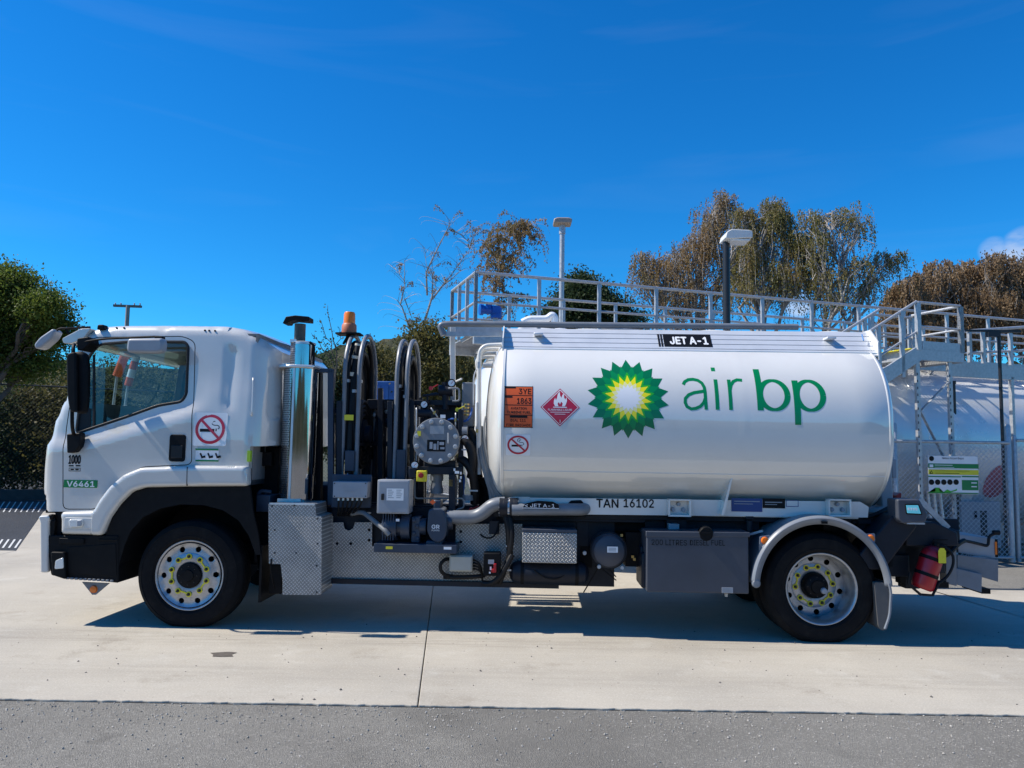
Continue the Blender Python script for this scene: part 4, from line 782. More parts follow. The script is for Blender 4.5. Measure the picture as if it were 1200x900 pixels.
# ---------------------------------------------------------------- filter vessel with bolted cover
vx, vz = S(511, 517, .26); vr = .218
fv = part('filter_vessel', grey, lambda mb: mb.lathe([(0, .26), (.195, .26), (vr-.004, .262), (vr, .268), (vr, .295), (vr-.012, .297), (vr-.012, .302), (vr, .304), (vr, .335), (.178, .34), (.178, .95), (.16, 1.05), (.1, 1.12), (0, 1.14)], (vx, 0, vz), n=56))
bolt = MB(); bolt.lathe([(0, -.026), (.014, -.026), (.017, -.02), (.017, -.004), (.024, -.003), (.024, 0)], n=8); bolt = bolt.mesh('cover_bolt'); bolt.materials.append(galv)
for k in range(12):
    a = 2*math.pi*(k+.5)/12; link_mesh('cover_bolt', bolt, fv, (vx+.187*math.cos(a), .26, vz+.187*math.sin(a)))
fl_ = lambda x, z: .26
decal('cover_label', [rect_px(504, 499, 520.5, 508.5, .26)], dgrey, fl_, fv, 0); decal('rating_plate', [rect_px(500.5, 515.5, 522, 529, .26)], dblack, fl_, fv, 0)
decal('plate_print', [rect_px(503.5, 518, 507, 526, .26), rect_px(508, 520, 511.5, 527, .26), rect_px(512.5, 517, 514, 527, .26), rect_px(515, 518, 520.5, 521.5, .26), rect_px(516, 524, 521, 526.5, .26)], boxgrey, fl_, fv, 0, .005)
part('lifting_handle', galv, lambda mb: mb.tube([SV(525, 508, .25), SV(525, 508, .215), SV(525, 519, .215), SV(525, 519, .25)], .007, 6), fv)
# ---------------------------------------------------------------- module frame, valves and pipework
part('module_frame', dark, lambda mb: (pbox(mb, 478, 547, 541, 556, .30, .36), mb.bar(SV(540, 480, .40), SV(540, 610, .40), .045), mb.bar(SV(483, 470, .5), SV(483, 636, .5), .045), mb.bar(SV(530, 556, .3), SV(530, 600, .3), .06), mb.bar(SV(486, 472, .6), SV(556, 472, .6), .05), mb.bar(SV(488, 501, .55), SV(556, 501, .55), .03), pbox(mb, 508, 473, 555, 512, .7, .74), pbox(mb, 497, 540, 534, 547, .36, .8)), bevel=.003)
pbx = pb('meter_cabinet', grey, 541, 448, 555, 500, .52, .74, bevel=.01)
pb('counter_panel', dark, 479, 548, 487, 560, .26, .30)
part('top_pipework', dark, lambda mb: (mb.cyl(SV(514, 458, .6), SV(531, 458, .6), .055, 16), mb.cyl(SV(522, 448, .6), SV(522, 480, .6), .035, 14), mb.tube(fillet([SV(496, 464, .55), SV(514, 462, .55)], .03), .012, 8), mb.tube(fillet([SV(501, 474, .55), SV(501, 463, .55), SV(512, 461, .55)], .02), .01, 8), mb.cyl(SV(490, 484, .5), SV(509, 485, .5), .04, 14), mb.cyl(SV(509, 480, .5), SV(509, 490, .5), .045, 14), mb.cyl(SV(500, 470, .55), SV(500, 500, .55), .03, 12), mb.cyl(SV(493, 466, .6), SV(493, 476, .6), .02, 10)))
part('guard_handle', grey, lambda mb: mb.tube(fillet([SV(526, 455, .5), SV(526, 455, .44), SV(538, 455, .44), SV(538.5, 470, .44), SV(530, 470, .44)], .03), .010, 8))
part('brass_fitting', brass, lambda mb: [mb.lathe([(0, -.01), (.03, -.008), (.03, .008), (0, .01)], (S(547, 474+4*i, .45)[0], .45, S(547, 474+4*i, .45)[1]), axis='z', n=12) for i in range(4)])
part('brass_fitting', brass, lambda mb: pbox(mb, 526, 562, 530.5, 570, .27, .31))
part('air_hose', bluehose, lambda mb: (mb.tube(bez(SV(525, 492, .45), SV(535, 488, .42), SV(540, 496, .42), SV(549, 492, .45)), .010, 7), mb.tube(bez(SV(541, 494, .45), SV(549, 495, .4), SV(553, 485, .42), SV(553, 478, .45)), .010, 7), mb.tube(bez(SV(543, 556, .45), SV(546, 566, .42), SV(540, 576, .42), SV(544, 584, .45)), .011, 7)))
part('delivery_hoses', hose, lambda mb: (mb.tube(bez(SV(536, 515, .42), SV(556, 512, .36), SV(556, 545, .36), SV(552, 560, .4)), .045, 12), mb.tube(bez(SV(538, 538, .42), SV(552, 540, .36), SV(558, 560, .36), SV(556, 590, .45)), .042, 12), mb.tube(bez(SV(550, 505, .5), SV(558, 520, .45), SV(560, 535, .45), SV(556, 560, .5)), .05, 12), mb.tube(bez(SV(560, 520, .7), SV(552, 540, .7), SV(560, 570, .7), SV(570, 590, .7)), .06, 10)))
part('valve_flanges', grey, lambda mb: [mb.lathe([(0, -.025), (.062, -.025), (.062, .025), (0, .025)], (S(a, b, .42)[0], .42, S(a, b, .42)[1]), axis=c, n=20) for a, b, c in ((512, 560, 'z'), (512, 575, 'z'), (545, 506, 'x'), (548, 583, 'z'))])
part('hammer_valve', grey, lambda mb: mb.lathe([(.05, S(512, 577, .42)[1]), (.058, S(512, 572, .42)[1]), (.05, S(512, 565, .42)[1]), (.06, S(512, 558, .42)[1]), (.06, S(512, 553, .42)[1])], (S(512, 560, .42)[0], .42, 0), axis='z', n=20))
part('small_pipe', greyhose, lambda mb: mb.tube(fillet([SV(486, 560, .3), SV(486, 584, .3), SV(543, 584, .3), SV(544, 595, .3), SV(535, 597, .3), SV(534, 602, .3)], .03), .008, 7))
part('gauge_lamps', dwhite, lambda mb: [pbox(mb, a, b, a+2, b+3, .28, .3) for a, b in ((531.5, 549), (539, 553), (539, 558), (538, 562))])
part('conduit_coils', black, lambda mb: [mb.tube(bez(SV(556+3*i, 560+4*i, .6), SV(566, 570+5*i, .55), SV(556, 590, .5), SV(570+2*i, 600, .55)), .018, 7) for i in range(4)])
# gauges, levers, unions and tags on the pipework
for a, b_, d_ in ((529, 449, .5), (497, 474, .5), (545, 514, .36), (486, 545, .28)):
    x, z = S(a, b_, d_); g_ = part('pressure_gauge', black, lambda mb: mb.lathe([(0, d_), (.034, d_), (.04, d_-.006), (.042, d_), (.042, d_+.03), (0, d_+.03)], (x, 0, z), n=20)); decal('gauge_dial', [disc2d(x, z, .031, 18)], dwhite, lambda x_, z_: d_, g_, 0, .002); decal('gauge_needle', [stroke2d([(x-.004, z-.006), (x+.018, z+.018)], .004)], dred, lambda x_, z_: d_, g_, 0, .004)
for a, b_, m_ in ((505, 455, red), (536, 480, yellow), (548, 540, red), (470, 588, yellow), (552, 597, red)):
    p_ = SV(a, b_, .42); part('valve_lever', m_, lambda mb: (mb.bar(p_, p_+Vector((.07, -.02, .035)), .014, .008), mb.lathe([(0, -.012), (.02, -.012), (.02, .012), (0, .012)], tuple(p_), n=10)), smooth_angle=30)
for a, b_, c_, e_ in ((488, 478, 488, 545), (534, 484, 534, 500), (559, 470, 559, 540), (505, 478, 513, 489), (478, 600, 478, 632), (531, 586, 531, 604)):
    part('instrument_line', galv, lambda mb: mb.tube(fillet([SV(a, b_, .46), SV(a, b_, .40), SV(c_, e_, .40), SV(c_, e_, .46)], .03), .007, 7)); part('line_union', brass, lambda mb: mb.lathe([(.007, -.016), (.013, -.016), (.013, .016), (.007, .016)], tuple(SV((a+c_)/2, (b_+e_)/2, .40)), axis='z', n=6))
for i, (a, b_) in enumerate(((536, 515), (552, 548), (555, 575), (546, 527), (598, 640), (594, 668), (430, 601), (446, 614))):
    p_ = SV(a, b_, .37 if a < 590 else .19); part('hose_clip_band', galv, lambda mb: mb.bar(p_-Vector((.04, .0, .0)), p_+Vector((.04, 0, 0)), .02, .014))
for a, b_, w_, h_, m_ in ((516, 486, 6, 4, dwhite), (489, 505, 4, 6, yellow), (533, 552, 5, 3, dwhite), (452, 640.5, 8, 3, yellow), (520, 641, 9, 3, dwhite), (464, 608, 4, 3, dwhite)):
    dd = .24 if b_ < 600 else .098
    if b_ == 608: dd = .11
    part('data_tag', m_, lambda mb: pbox(mb, a, b_, a+w_, b_+h_, dd-.002, dd+.004))
# pump set on its skid
skid = part('pump_skid', pump, lambda mb: (pbox(mb, 438, 638, 535, 648, .10, .42),), bevel=.004)
x0, z0 = S(452, 617, .22)
part('pump_motor', pump, lambda mb: (mb.lathe([(0, S(449, 617, .22)[0]), (.10, S(449, 617, .22)[0]), (.12, S(452, 617, .22)[0]), (.12, S(466, 617, .22)[0]), (.09, S(466, 617, .22)[0]), (.09, S(471, 617, .22)[0]), (.115, S(471, 617, .22)[0]), (.115, S(481, 617, .22)[0]), (0, S(481, 617, .22)[0])], (0, .24, z0), axis='x', n=28), [mb.box((S(450+3*i, 617, .2)[0], .13, z0-.115), (S(451+3*i, 617, .2)[0], .35, z0+.125)) for i in range(5)]), skid, smooth_angle=30)
part('pump_gearbox', pump, lambda mb: (pbox(mb, 482, 606, 492, 636, .18, .4), [mb.lathe([(0, -.015), (.02, -.015), (.02, 0)], (S(a, b, .18)[0], .18, S(a, b, .18)[1]), n=8) for a, b in ((485, 610), (489, 617), (485, 625), (489, 631))]), skid, bevel=.01)
ph = part('pump_housing', pump, lambda mb: (mb.prism(rounded(pts([(502, 596), (519, 596), (523, 606), (524, 620), (521, 632), (514, 637), (505, 633), (500, 622)], .12), .04), .12, .42), pbox(mb, 499, 634, 518, 640, .14, .4), pbox(mb, 508, 586, 516, 597, .2, .4)), skid, bevel=.012)
decal('pump_mark', [text_px('GR', 506, 615, 515, 619.5, .12, .03), text_px('PUMPS', 506, 620.5, 515, 622.5, .12)], dwhite, lambda x, z: .12, ph, 0)
part('warning_tag', dorange, lambda mb: mb.prism([S(503.5, 588.5, .11), S(507, 585.5, .11), S(510.5, 588.5, .11), S(507, 591.5, .11)], .11, .115), skid)
part('pipe_flange', pump, lambda mb: [mb.lathe([(0, -.015), (.075, -.015), (.075, .015), (0, .015)], (S(a, b, .24)[0], .24, S(a, b, .24)[1]), axis='x', n=20) for a, b in ((494.5, 617), (498, 617), (525, 611), (528.5, 611))], skid)
part('motor_conduit', greyhose, lambda mb: mb.tube(fillet([SV(412, 602, .34), SV(425, 599.5, .28), SV(452, 622, .12), SV(456, 627, .12)], .08), .022, 10), skid)
# suction line from the tank
part('suction_pipe', grey, lambda mb: mb.tube(fillet([SV(524, 606, .24), SV(560, 606, .24), SV(578, 591, .20), SV(592, 590, .20)], .1, 8), .062, 18))
part('suction_pipe', grey, lambda mb: mb.tube(fillet([SV(600, 597, .14), SV(672, 597, .14), SV(686, 597, .20), SV(686, 590, .5)], .12, 8), .055, 18))
cl = part('pipe_coupling', dark, lambda mb: [mb.lathe([(0, -.02), (.085, -.02), (.085, .02), (0, .02)], (S(a, 595, .2)[0], .19, S(a, 594, .2)[1]), axis='x', n=24) for a in (588, 592.5, 600, 604.5)], bevel=.003)
part('coupling_gasket', dwhite, lambda mb: mb.lathe([(0, -.012), (.07, -.012), (.07, .012), (0, .012)], (S(596.5, 595, .2)[0], .19, S(596.5, 594, .2)[1]), axis='x', n=24), cl)
part('coupling_bolt', galv, lambda mb: [mb.cyl((S(585, 595, .2)[0], .19+.075*math.cos(a), S(585, 594, .2)[1]+.075*math.sin(a)), (S(608, 595, .2)[0], .19+.075*math.cos(a), S(608, 594, .2)[1]+.075*math.sin(a)), .007, 6) for a in (2*math.pi*i/8 for i in range(8))], cl)
lb = part('pipe_label', black, lambda mb: mb.prism(rounded(pts([(612, 595.5), (616, 590), (630, 586.8), (648, 588), (655, 591.5), (655, 596)], .07), .01), .075, .09))
decal('pipe_label_print', [text_px('< JET A-1', 615, 590.5, 650, 594.5, .075, .015), rect_px(612, 595.2, 655, 595.9, .075)], dwhite, lambda x, z: .075, lb, 0)
part('drop_hose', hose, lambda mb: (mb.tube(bez(SV(592, 604, .2), SV(598, 620, .16), SV(596, 640, .2), SV(598, 655, .22)), .03, 10), mb.tube(bez(SV(597, 604, .2), SV(603, 625, .14), SV(600, 650, .18), SV(585, 684, .24)), .024, 10), mb.tube(bez(SV(600, 650, .18), SV(592, 666, .14), SV(582, 690, .16), SV(566, 683, .24)), .026, 10)))
part('hose_hook', black, lambda mb: mb.tube(bez(SV(584, 606, .3), SV(586, 634, .24), SV(570, 634, .24), SV(563, 626, .3)), .008, 7))
pb('bracket_plate', dark, 573, 610, 585, 626, .28, .33)
# junction box on the skirt with cables
jb2 = pb('skirt_junction_box', mat('cream polycarbonate', (.42, .40, .34), .45, var=.06), 526.5, 651, 553.5, 670, .18, .32, bevel=.008); pb('lid', MATS['cream polycarbonate'], 528, 652.5, 552, 668.5, .17, .18, jb2, bevel=.003)
part('skirt_cable', hose, lambda mb: (mb.tube(bez(SV(526, 655, .26), SV(512, 655, .2), SV(512, 676, .2), SV(530, 675, .3)), .017, 8), mb.tube(bez(SV(520, 676, .3), SV(545, 677, .26), SV(560, 676, .24), SV(568, 674, .28)), .02, 8), [mb.tube(bez(SV(553, 656+3.5*i, .25), SV(560, 656+3.5*i, .2), SV(566, 662+2*i, .2), SV(565, 680, .3)), .009, 6) for i in range(4)]), jb2)
swb = pb('isolator_switch', black, 566.5, 648.5, 586, 675, .14, .30); pb('switch_label', boxgrey, 572, 656, 579, 661, .135, .141, swb, bevel=0); part('isolator_key', red, lambda mb: (pbox(mb, 578.5, 661, 581.5, 671, .10, .14), pbox(mb, 576, 667, 580, 671, .11, .14)), swb, bevel=.003)
decal('switch_print', [rect_px(574, 664, 576, 668, .14), rect_px(573, 670, 575, 672, .14)], dwhite, lambda x, z: .14, swb, 0)
# checker toolbox and air receivers
tb = pb('toolbox', checker, 612, 624.5, 676, 660, .05, .42, bevel=.006); pb('toolbox_lid', fuelbox, 612, 620.5, 676, 624, .05, .43, tb, bevel=.003)
def receiver(name, x0, x1, yc, zc, r, axis, m=dark): return part(name, m, lambda mb: mb.lathe([(0, x0), (r*.5, x0+.012), (r*.85, x0+.04), (r, x0+.09), (r, x1-.09), (r*.85, x1-.04), (r*.5, x1-.012), (0, x1)], (0, yc, zc) if axis == 'x' else (yc, 0, zc), axis=axis, n=32))
ra = receiver('air_receiver', S(596, 673, .2)[0], S(691, 673, .2)[0], .26, S(645, 672.5, .2)[1], .105, 'x')
part('receiver_strap', black, lambda mb: [mb.lathe([(.107, -.015), (.107, .015)], (S(a, 672, .2)[0], .26, S(645, 672.5, .2)[1]), axis='x', n=28) for a in (612, 676)], ra); part('receiver_pipe', hose, lambda mb: mb.tube(bez(SV(626, 668, .15), SV(640, 682, .14), SV(660, 684, .14), SV(668, 664, .18)), .006, 6), ra)
rb_x, rb_z = S(714.5, 647, .1); rb = receiver('air_receiver', .10, .7, rb_x, rb_z, .158, 'y', fuelbox)
decal('receiver_label', [rect_px(711.5, 640.5, 724, 647.5, .1)], dwhite, lambda x, z: .095, rb, 0, .0); decal('receiver_label_print', [rect_px(713, 642+1.6*i, 722, 642.7+1.6*i, .1) for i in range(3)], dgrey, lambda x, z: .093, rb, 0, .0)
part('receiver_ring', dark, lambda mb: (mb.lathe([(.16, .19), (.166, .19), (.166, .23), (.16, .23)], (rb_x, 0, rb_z), n=36), mb.lathe([(.16, .45), (.166, .45), (.166, .5), (.16, .5)], (rb_x, 0, rb_z), n=36)), rb)
part('air_valves', black, lambda mb: (pbox(mb, 733, 624, 752, 664, .32, .6), pbox(mb, 680, 640, 694, 665, .4, .6), pbox(mb, 676, 612, 760, 622, .5, .7), mb.tube(fillet([SV(697, 664, .15), SV(702, 663, .15), SV(690, 684, .2), SV(684, 694, .3)], .1), .006, 6), mb.tube(fillet([SV(706, 667, .15), SV(716, 675, .15), SV(722, 680, .2)], .02), .005, 6), mb.tube([SV(714, 667, .15), SV(722, 676, .15)], .005, 6)), bevel=.006)
part('valve_brass', brass, lambda mb: [pbox(mb, a, b, a+3, b+3, .3, .32) for a, b in ((740, 651), (727, 626), (742, 654))])
part('valve_bolts', galv, lambda mb: [mb.lathe([(0, -.02), (.016, -.02), (.02, 0)], (S(a, b, .14)[0], .14, S(a, b, .14)[1]), n=10) for a, b in ((702, 664), (729, 665), (685, 648))])
# diesel tank
dt = part('diesel_tank', fuelbox, lambda mb: pbox(mb, 757.5, 627, 877.5, 695, -.01, .55), bevel=.012, seg=3)
part('tank_top_rail', fuelbox, lambda mb: mb.prism(pts([(757, 622.5), (879, 624), (879, 629.5), (757, 629.5)], -.012), -.014, .3), dt, bevel=.006)
fc = part('fuel_cap', black, lambda mb: mb.lathe([(0, -.05), (.055, -.05), (.065, -.035), (.065, .02)], (S(826.5, 624, .03)[0], .03, S(826.5, 625, .03)[1]), n=28), dt); part('cap_grip', black, lambda mb: pbox(mb, 820, 623.5, 833, 626, -.035, -.015), dt)
decal('diesel_lettering', [text_px('200 LITRES', 763.5, 632.5, 805, 639, -.01, .0), text_px('DIESEL', 808.5, 632.8, 830.5, 639.2, -.01, .0), text_px('FUEL', 833.5, 633, 849.5, 639.4, -.01, .0)], dblack, lambda x, z: -.01, dt, 0)
pb('tank_label', boxgrey, 846, 688.5, 859, 695, -.016, -.01, dt, bevel=0); decal('tank_label_print', [rect_px(847.5, 690+1.7*i, 857.5, 690.8+1.7*i, -.016) for i in range(3)], dgrey, lambda x, z: -.016, dt, 0)
part('drain_plug', galv, lambda mb: mb.cyl(SV(851, 695, .1), SV(851, 699, .1), .016, 10), dt); part('tank_strap', dark, lambda mb: (pbox(mb, 752, 648, 758, 690, .1, .5), pbox(mb, 750, 640, 757, 672, .2, .5)), dt, bevel=.02)
part('filler_pipe', dark, lambda mb: (mb.cyl(SV(878, 626, .25), SV(878, 610, .25), .03, 12), pbox(mb, 874, 600, 883, 608, .22, .3)), dt)
# ---------------------------------------------------------------- the barrel
TYC, TZC, TAH, TBH, TBL, TN = 1.21, 1.86, 1.24, .917, .822, 2.4
tx0, tx1 = S(588, 480, .0)[0], S(1043, 500, .0)[0]
def tank_y(x, z):
    k = min(1, abs((z-TZC)/(TBH if z > TZC else TBL))); return TYC-TAH*(max(1e-4, 1-k**TN))**(1/TN)
def sect(s, n=192):
    o = []
    for i in range(n):
        a = 2*math.pi*i/n; c, q = math.cos(a), math.sin(a); o.append((TYC+s*TAH*math.copysign(abs(c)**(2/TN), c), TZC+s*(TBH if q > 0 else TBL)*math.copysign(abs(q)**(2/TN), q)))
    return o
st = [(-.22, .02), (-.20, .35), (-.165, .62), (-.12, .82), (-.08, .92), (-.045, .972), (-.015, .995), (0., 1.)]
stations = [(tx0+a, s) for a, s in st]+[(tx0+(tx1-tx0)*i/12, 1.) for i in range(1, 12)]+[(tx1-a*.8, s) for a, s in st[::-1]]
mb = MB(); n = 192
for (x, s) in stations: mb.v += [(x, y, z) for y, z in sect(s, n)]
for i in range(len(stations)-1):
    for k in range(n): mb.f.append((i*n+k, i*n+(k+1) % n, (i+1)*n+(k+1) % n, (i+1)*n+k))
mb.f += [tuple(range(n)), tuple((len(stations)-1)*n+k for k in range(n))]
barrel = mb.build('tank_barrel', tankw, truck, smooth_angle=50)
def band(name, px, w, h, m=tankw):
    x = S(px, 470, 0)[0]; b = MB(); rings = []
    e_ = .004 if w < .1 else w*.4
    for xx, g in ((x-w/2, 0), (x-w/2+e_, h), (x+w/2-e_, h), (x+w/2, 0)):
        rings.append([(xx, TYC+(y-TYC)*(1+g/1.1), TZC+(z-TZC)*(1+g/.9)) for y, z in sect(1., n)])
    b.v = [p for r_ in rings for p in r_]
    for i in range(3):
        for k in range(n): b.f.append((i*n+k, i*n+(k+1) % n, (i+1)*n+(k+1) % n, (i+1)*n+k))
    return b.build(name, m, barrel, smooth_angle=50)
band('end_rim', 589.2, .03, .008); band('weld_band', 871, .11, .0006); band('end_rim', 1041, .02, .003)
part('long_seam', tankw, lambda mb: [mb.box((tx0+.02, tank_y(0, z)-.003, z-.004), (tx1-.02, tank_y(0, z)+.01, z+.004)) for z in (S(700, 553, .1)[1],)], barrel)
# coaming along the roof, sloping down to the near side (and its twin on the far side)
ca, cb = S(590, 395, .42)[0], S(1024, 395, .42)[0]; zl, zh = S(700, 411, .35)[1], S(700, 385.5, .55)[1]
def cy_(z): return .34+(z-zl)/(zh-zl)*.22
for sg in (1, -1):
    f = (lambda y: y) if sg == 1 else (lambda y: TW-y)
    def cf(mb):
        P = []
        for k in range(5):                      # five extruded planks with grooves between
            z0 = zl-.02+(zh-zl+.02)*k/5; z1 = zl-.02+(zh-zl+.02)*(k+1)/5; P += [(f(cy_(z0)-.000), z0+.003), (f(cy_(z1)-.000), z1-.003), (f(cy_(z1)+.006), z1-.0015)]
        P += [(f(cy_(zh)+.06), zh), (f(cy_(zl)+.2), zl-.12)]
        mb.prism(P, ca, cb, 'x')
    co = part('roof_coaming', aluw, cf, barrel, smooth_angle=20)
    for xx in (ca, cb):
        part('coaming_end_plate', tankw, lambda mb: mb.prism([(f(.315), zl-.06), (f(.325), zh-.13), (f(.50), zh+.012), (f(.66), zh+.012), (f(.66), zl)], xx-.006, xx+.006, 'x'), barrel)
part('coaming_fillet', tankw, lambda mb: mb.prism([(ca, zl-.03), (cb, zl-.03), (cb, zl+.01), (ca, zl+.01)], .335, .36), barrel)
for a in ((631, 391.5), (973, 396.5)):
    x, z = S(*a, .42); part('coaming_bracket', aluw, lambda mb: mb.box((x-.045, cy_(z)-.10, z-.012), (x+.045, cy_(z)+.03, z+.012)), barrel, bevel=.008)
part('cable_tie', mat('blue tie', (.02, .2, .5), .4), lambda mb: mb.tube([SV(1010, 392, .45), SV(1012, 399, .41)], .006, 6), barrel)
cslope = lambda x, z: cy_(z)
decal('product_plate', [rect_px(777.5, 390.5, 833.5, 407.5, .45)], dblack, cslope, barrel, 0, .004); decal('product_bars', [rect_px(771, 390.3, 773.2, 407.3, .45), rect_px(774.3, 390.3, 776.3, 407.3, .45)], dblack, cslope, barrel, 0, .004)
decal('product_name', [text_px('JET A-1', 785, 394.6, 829, 403.9, .45, .055)], dwhite, cslope, barrel, 0, .007)
# folded top handrail and roof pipe
zp_ = S(600, 380, .6)[1]
part('roof_handrail', grey, lambda mb: (mb.tube(fillet([(S(520, 391, .6)[0], .6, S(520, 393, .6)[1]), SV(515, 381, .6), SV(524, 379.5, .6), SV(935, 383.2, .6)], .05), .030, 12)), barrel)
part('roof_handrail', galv, lambda mb: (mb.bar(SV(522, 391.5, .62), SV(588, 391.5, .62), .03, .045), mb.bar(SV(525, 385, .9), SV(588, 385, .9), .05, .10), mb.bar(SV(540, 400, .7), SV(560, 388, .7), .035)), barrel)
part('roof_hatch', white2, lambda mb: [mb.lathe([(0, .14), (.2, .13), (.25, .1), (.27, 0)], (x, 1.21, TZC+TBH-.01), axis='z', n=28) for x in (3.6, 4.9, 6.1)], barrel)
part('vent_pipe', dwhite, lambda mb: mb.tube(fillet([SV(612, 378, 1.2), SV(620, 374, 1.2), SV(641, 374, 1.2), SV(647, 369, 1.2), SV(650, 372, 1.2), SV(650, 380, 1.2)], .04), .04, 10), barrel)
part('front_post', white2, lambda mb: (mb.bar(SV(530.5, 383, .8), SV(531, 500, .8), .05), mb.bar(SV(529.5, 449.5, .7), SV(541, 444, .5), .018)), barrel, bevel=.004)
# white ladder bolted to the front dish
lad = part('front_ladder', white2, lambda mb: [mb.tube(fillet([SV(588+0*k, 404+4.5*k, .42+.12*k), SV(562-1.5*k, 405+4.5*k, .42+.12*k), SV(561.5, 440, .42+.12*k), SV(561.5, 556, .42+.12*k)], .16, 8), .021, 10) for k in range(4)], barrel)
part('ladder_clip', galv, lambda mb: (mb.tube(fillet([SV(555, 475, .45), SV(555, 440, .45), SV(561, 428, .45)], .06), .008, 6), pbox(mb, 559.5, 424, 563, 431, .40, .44), mb.cyl(SV(566, 428, .5), SV(577, 428, .5), .025, 10)), barrel)
part('cable_bundle', greyhose, lambda mb: [mb.tube(bez(SV(559+1.6*i, 500, .5), SV(561+1.6*i, 540, .36), SV(570+2*i, 560+4*i, .3), SV(578+4.5*i, 588, .34)), .016+.004*(i % 2), 8) for i in range(4)]+[mb.tube(bez(SV(569, 488, .4), SV(564, 505, .33), SV(570, 540, .33), SV(584, 580, .36)), .010, 6), mb.tube(bez(SV(578, 589, .34), SV(572, 575, .33), SV(574, 560, .33), SV(576, 590, .34)), .02, 8)], barrel)
part('front_dish_label', dwhite, lambda mb: mb.box((tx0-.10, .30, 1.62), (tx0-.098, .45, 1.72)), barrel)
# white skirt along the subframe
sk_d = .21
sko = pts([(590, 586), (608, 583), (1008, 588), (1018, 594), (1017, 606.5), (606, 602), (590, 602)], sk_d)
skt = part('tank_skirt', tankw, lambda mb: (sheet(mb, sko, [], lambda x, z: sk_d, .4, grid=False, thick=.02), mb.box((tx0+.05, sk_d+.02, S(700, 602, .27)[1]), (tx1-.2, TW-sk_d, S(700, 598, .27)[1]+.02))), smooth_angle=20)
part('pipe_cutout', black, lambda mb: mb.prism(rounded(pts([(664, 606), (664, 592), (669, 586.5), (681, 586), (686, 592), (687, 606)], .20), .01), .202, .23), skt)
part('cutout_frame', tankw, lambda mb: mb.tube(fillet([SV(597, 592, .205), SV(597, 583, .205), SV(621, 582.5, .205), SV(622, 590, .205)], .02), .004, 5), skt)
decal('unit_lettering', [text_px('TAN', 699, 585, 724.5, 594.7, .21, .03)], dblack, lambda x, z: sk_d, skt, 0); decal('unit_number', [text_px('16102', 731, 585, 766, 594.7, .21, .03)], dblack, lambda x, z: sk_d, skt, 0)
part('skirt_fin', tankw, lambda mb: mb.prism([(S(858, 555, .1)[0], S(858, 555, .1)[1]), (S(858, 558, .1)[0]+.004, S(858, 560, .1)[1]), (S(844, 602, .22)[0]+.008, S(844, 602, .22)[1]), (S(843, 602, .22)[0]-.01, S(843, 602, .22)[1])], .10, .40), skt)
for a in (782, 968):
    x, z = S(a+13, 594.5, .2); fr = MB(); hw, hh = .10, .075
    for q in ((x-hw, x-hw+.014, z-hh, z+hh), (x+hw-.014, x+hw, z-hh, z+hh), (x-hw, x+hw, z+hh-.012, z+hh), (x-hw, x+hw, z-hh, z-hh+.012)): fr.box((q[0], .13, q[2]), (q[1], .21, q[3]))
    tl = fr.build('mounting_bracket', tankw, skt, bevel=.003)
    part('bracket_bolt', boxgrey, lambda mb: [mb.lathe([(0, -.03), (.016, -.03), (.02, -.01), (.02, .0)], (x+dx, .205, z+dz), n=10) for dx, dz in ((-.05, -.02), (.045, -.02), (0, .03))], skt)
    part('mounting_foot', dark, lambda mb: mb.box((x-.09, .3, z-hh-.14), (x+.09, .78, z-hh)), skt)
part('spring_seat', boxgrey, lambda mb: pbox(mb, 784, 614, 796, 622, .2, .3), skt, bevel=.004)
decal('blue_plate', [rect_px(855, 583.5, 891, 599, .27)], dblue, lambda x, z: sk_d, skt, 0); decal('black_plate', [rect_px(891.3, 583.5, 917.5, 595, .27)], dblack, lambda x, z: sk_d, skt, 0)
decal('outline_plate', [rect_px(918.5, 585.5, 933, 586.2, .27), rect_px(918.5, 592.5, 933, 593.2, .27), rect_px(918.5, 585.5, 919.2, 593.2, .27), rect_px(932.3, 585.5, 933, 593.2, .27)], dblue, lambda x, z: sk_d, skt, 0)
decal('plate_lettering', [rect_px(858, 586.5, 888, 587.5, .27), rect_px(858, 589.5, 880, 590.3, .27), rect_px(894, 587.5, 914, 588.6, .27), rect_px(894, 590.2, 908, 591, .27)], dgrey, lambda x, z: sk_d, skt, 0, .005)
part('subframe', dark, lambda mb: (mb.box((2.7, .30, rail_z1-.02), (tx1-.05, TW-.30, rail_z1+.03)), pbox(mb, 600, 604, 756, 611, .33, .6), pbox(mb, 676, 611, 690, 640, .4, .7), pbox(mb, 756, 604, 890, 620, .4, .7)), bevel=.003)

# ---------------------------------------------------------------- graphics on the barrel
ty = tank_y; zt_of = lambda px, py: S(px, py, tank_y(0, S(px, py, .02)[1]))
lx, lz = zt_of(736, 466); LR = .366
lg = decal('flower_emblem', [star2d(lx, lz, LR, LR*.775, 18)], dgreen, ty, barrel, .02, .0012)
decal('emblem_light_petals', [star2d(lx, lz, LR*.83, LR*.60, 18, 100)], green, ty, barrel, .02, .0016); decal('emblem_lime_petals', [star2d(lx, lz, LR*.66, LR*.5, 18)], lime, ty, barrel, .02, .0020)
decal('emblem_yellow_petals', [star2d(lx, lz, LR*.575, LR*.40, 18)], yel, ty, barrel, .02, .0024); decal('emblem_pale_petals', [star2d(lx, lz, LR*.42, LR*.33, 18, 100)], mat('decal pale yellow', (.8, .78, .35), .3), ty, barrel, .02, .0028); decal('emblem_centre', [star2d(lx, lz, LR*.335, LR*.25, 18)], dwhite, ty, barrel, .02, .0032)
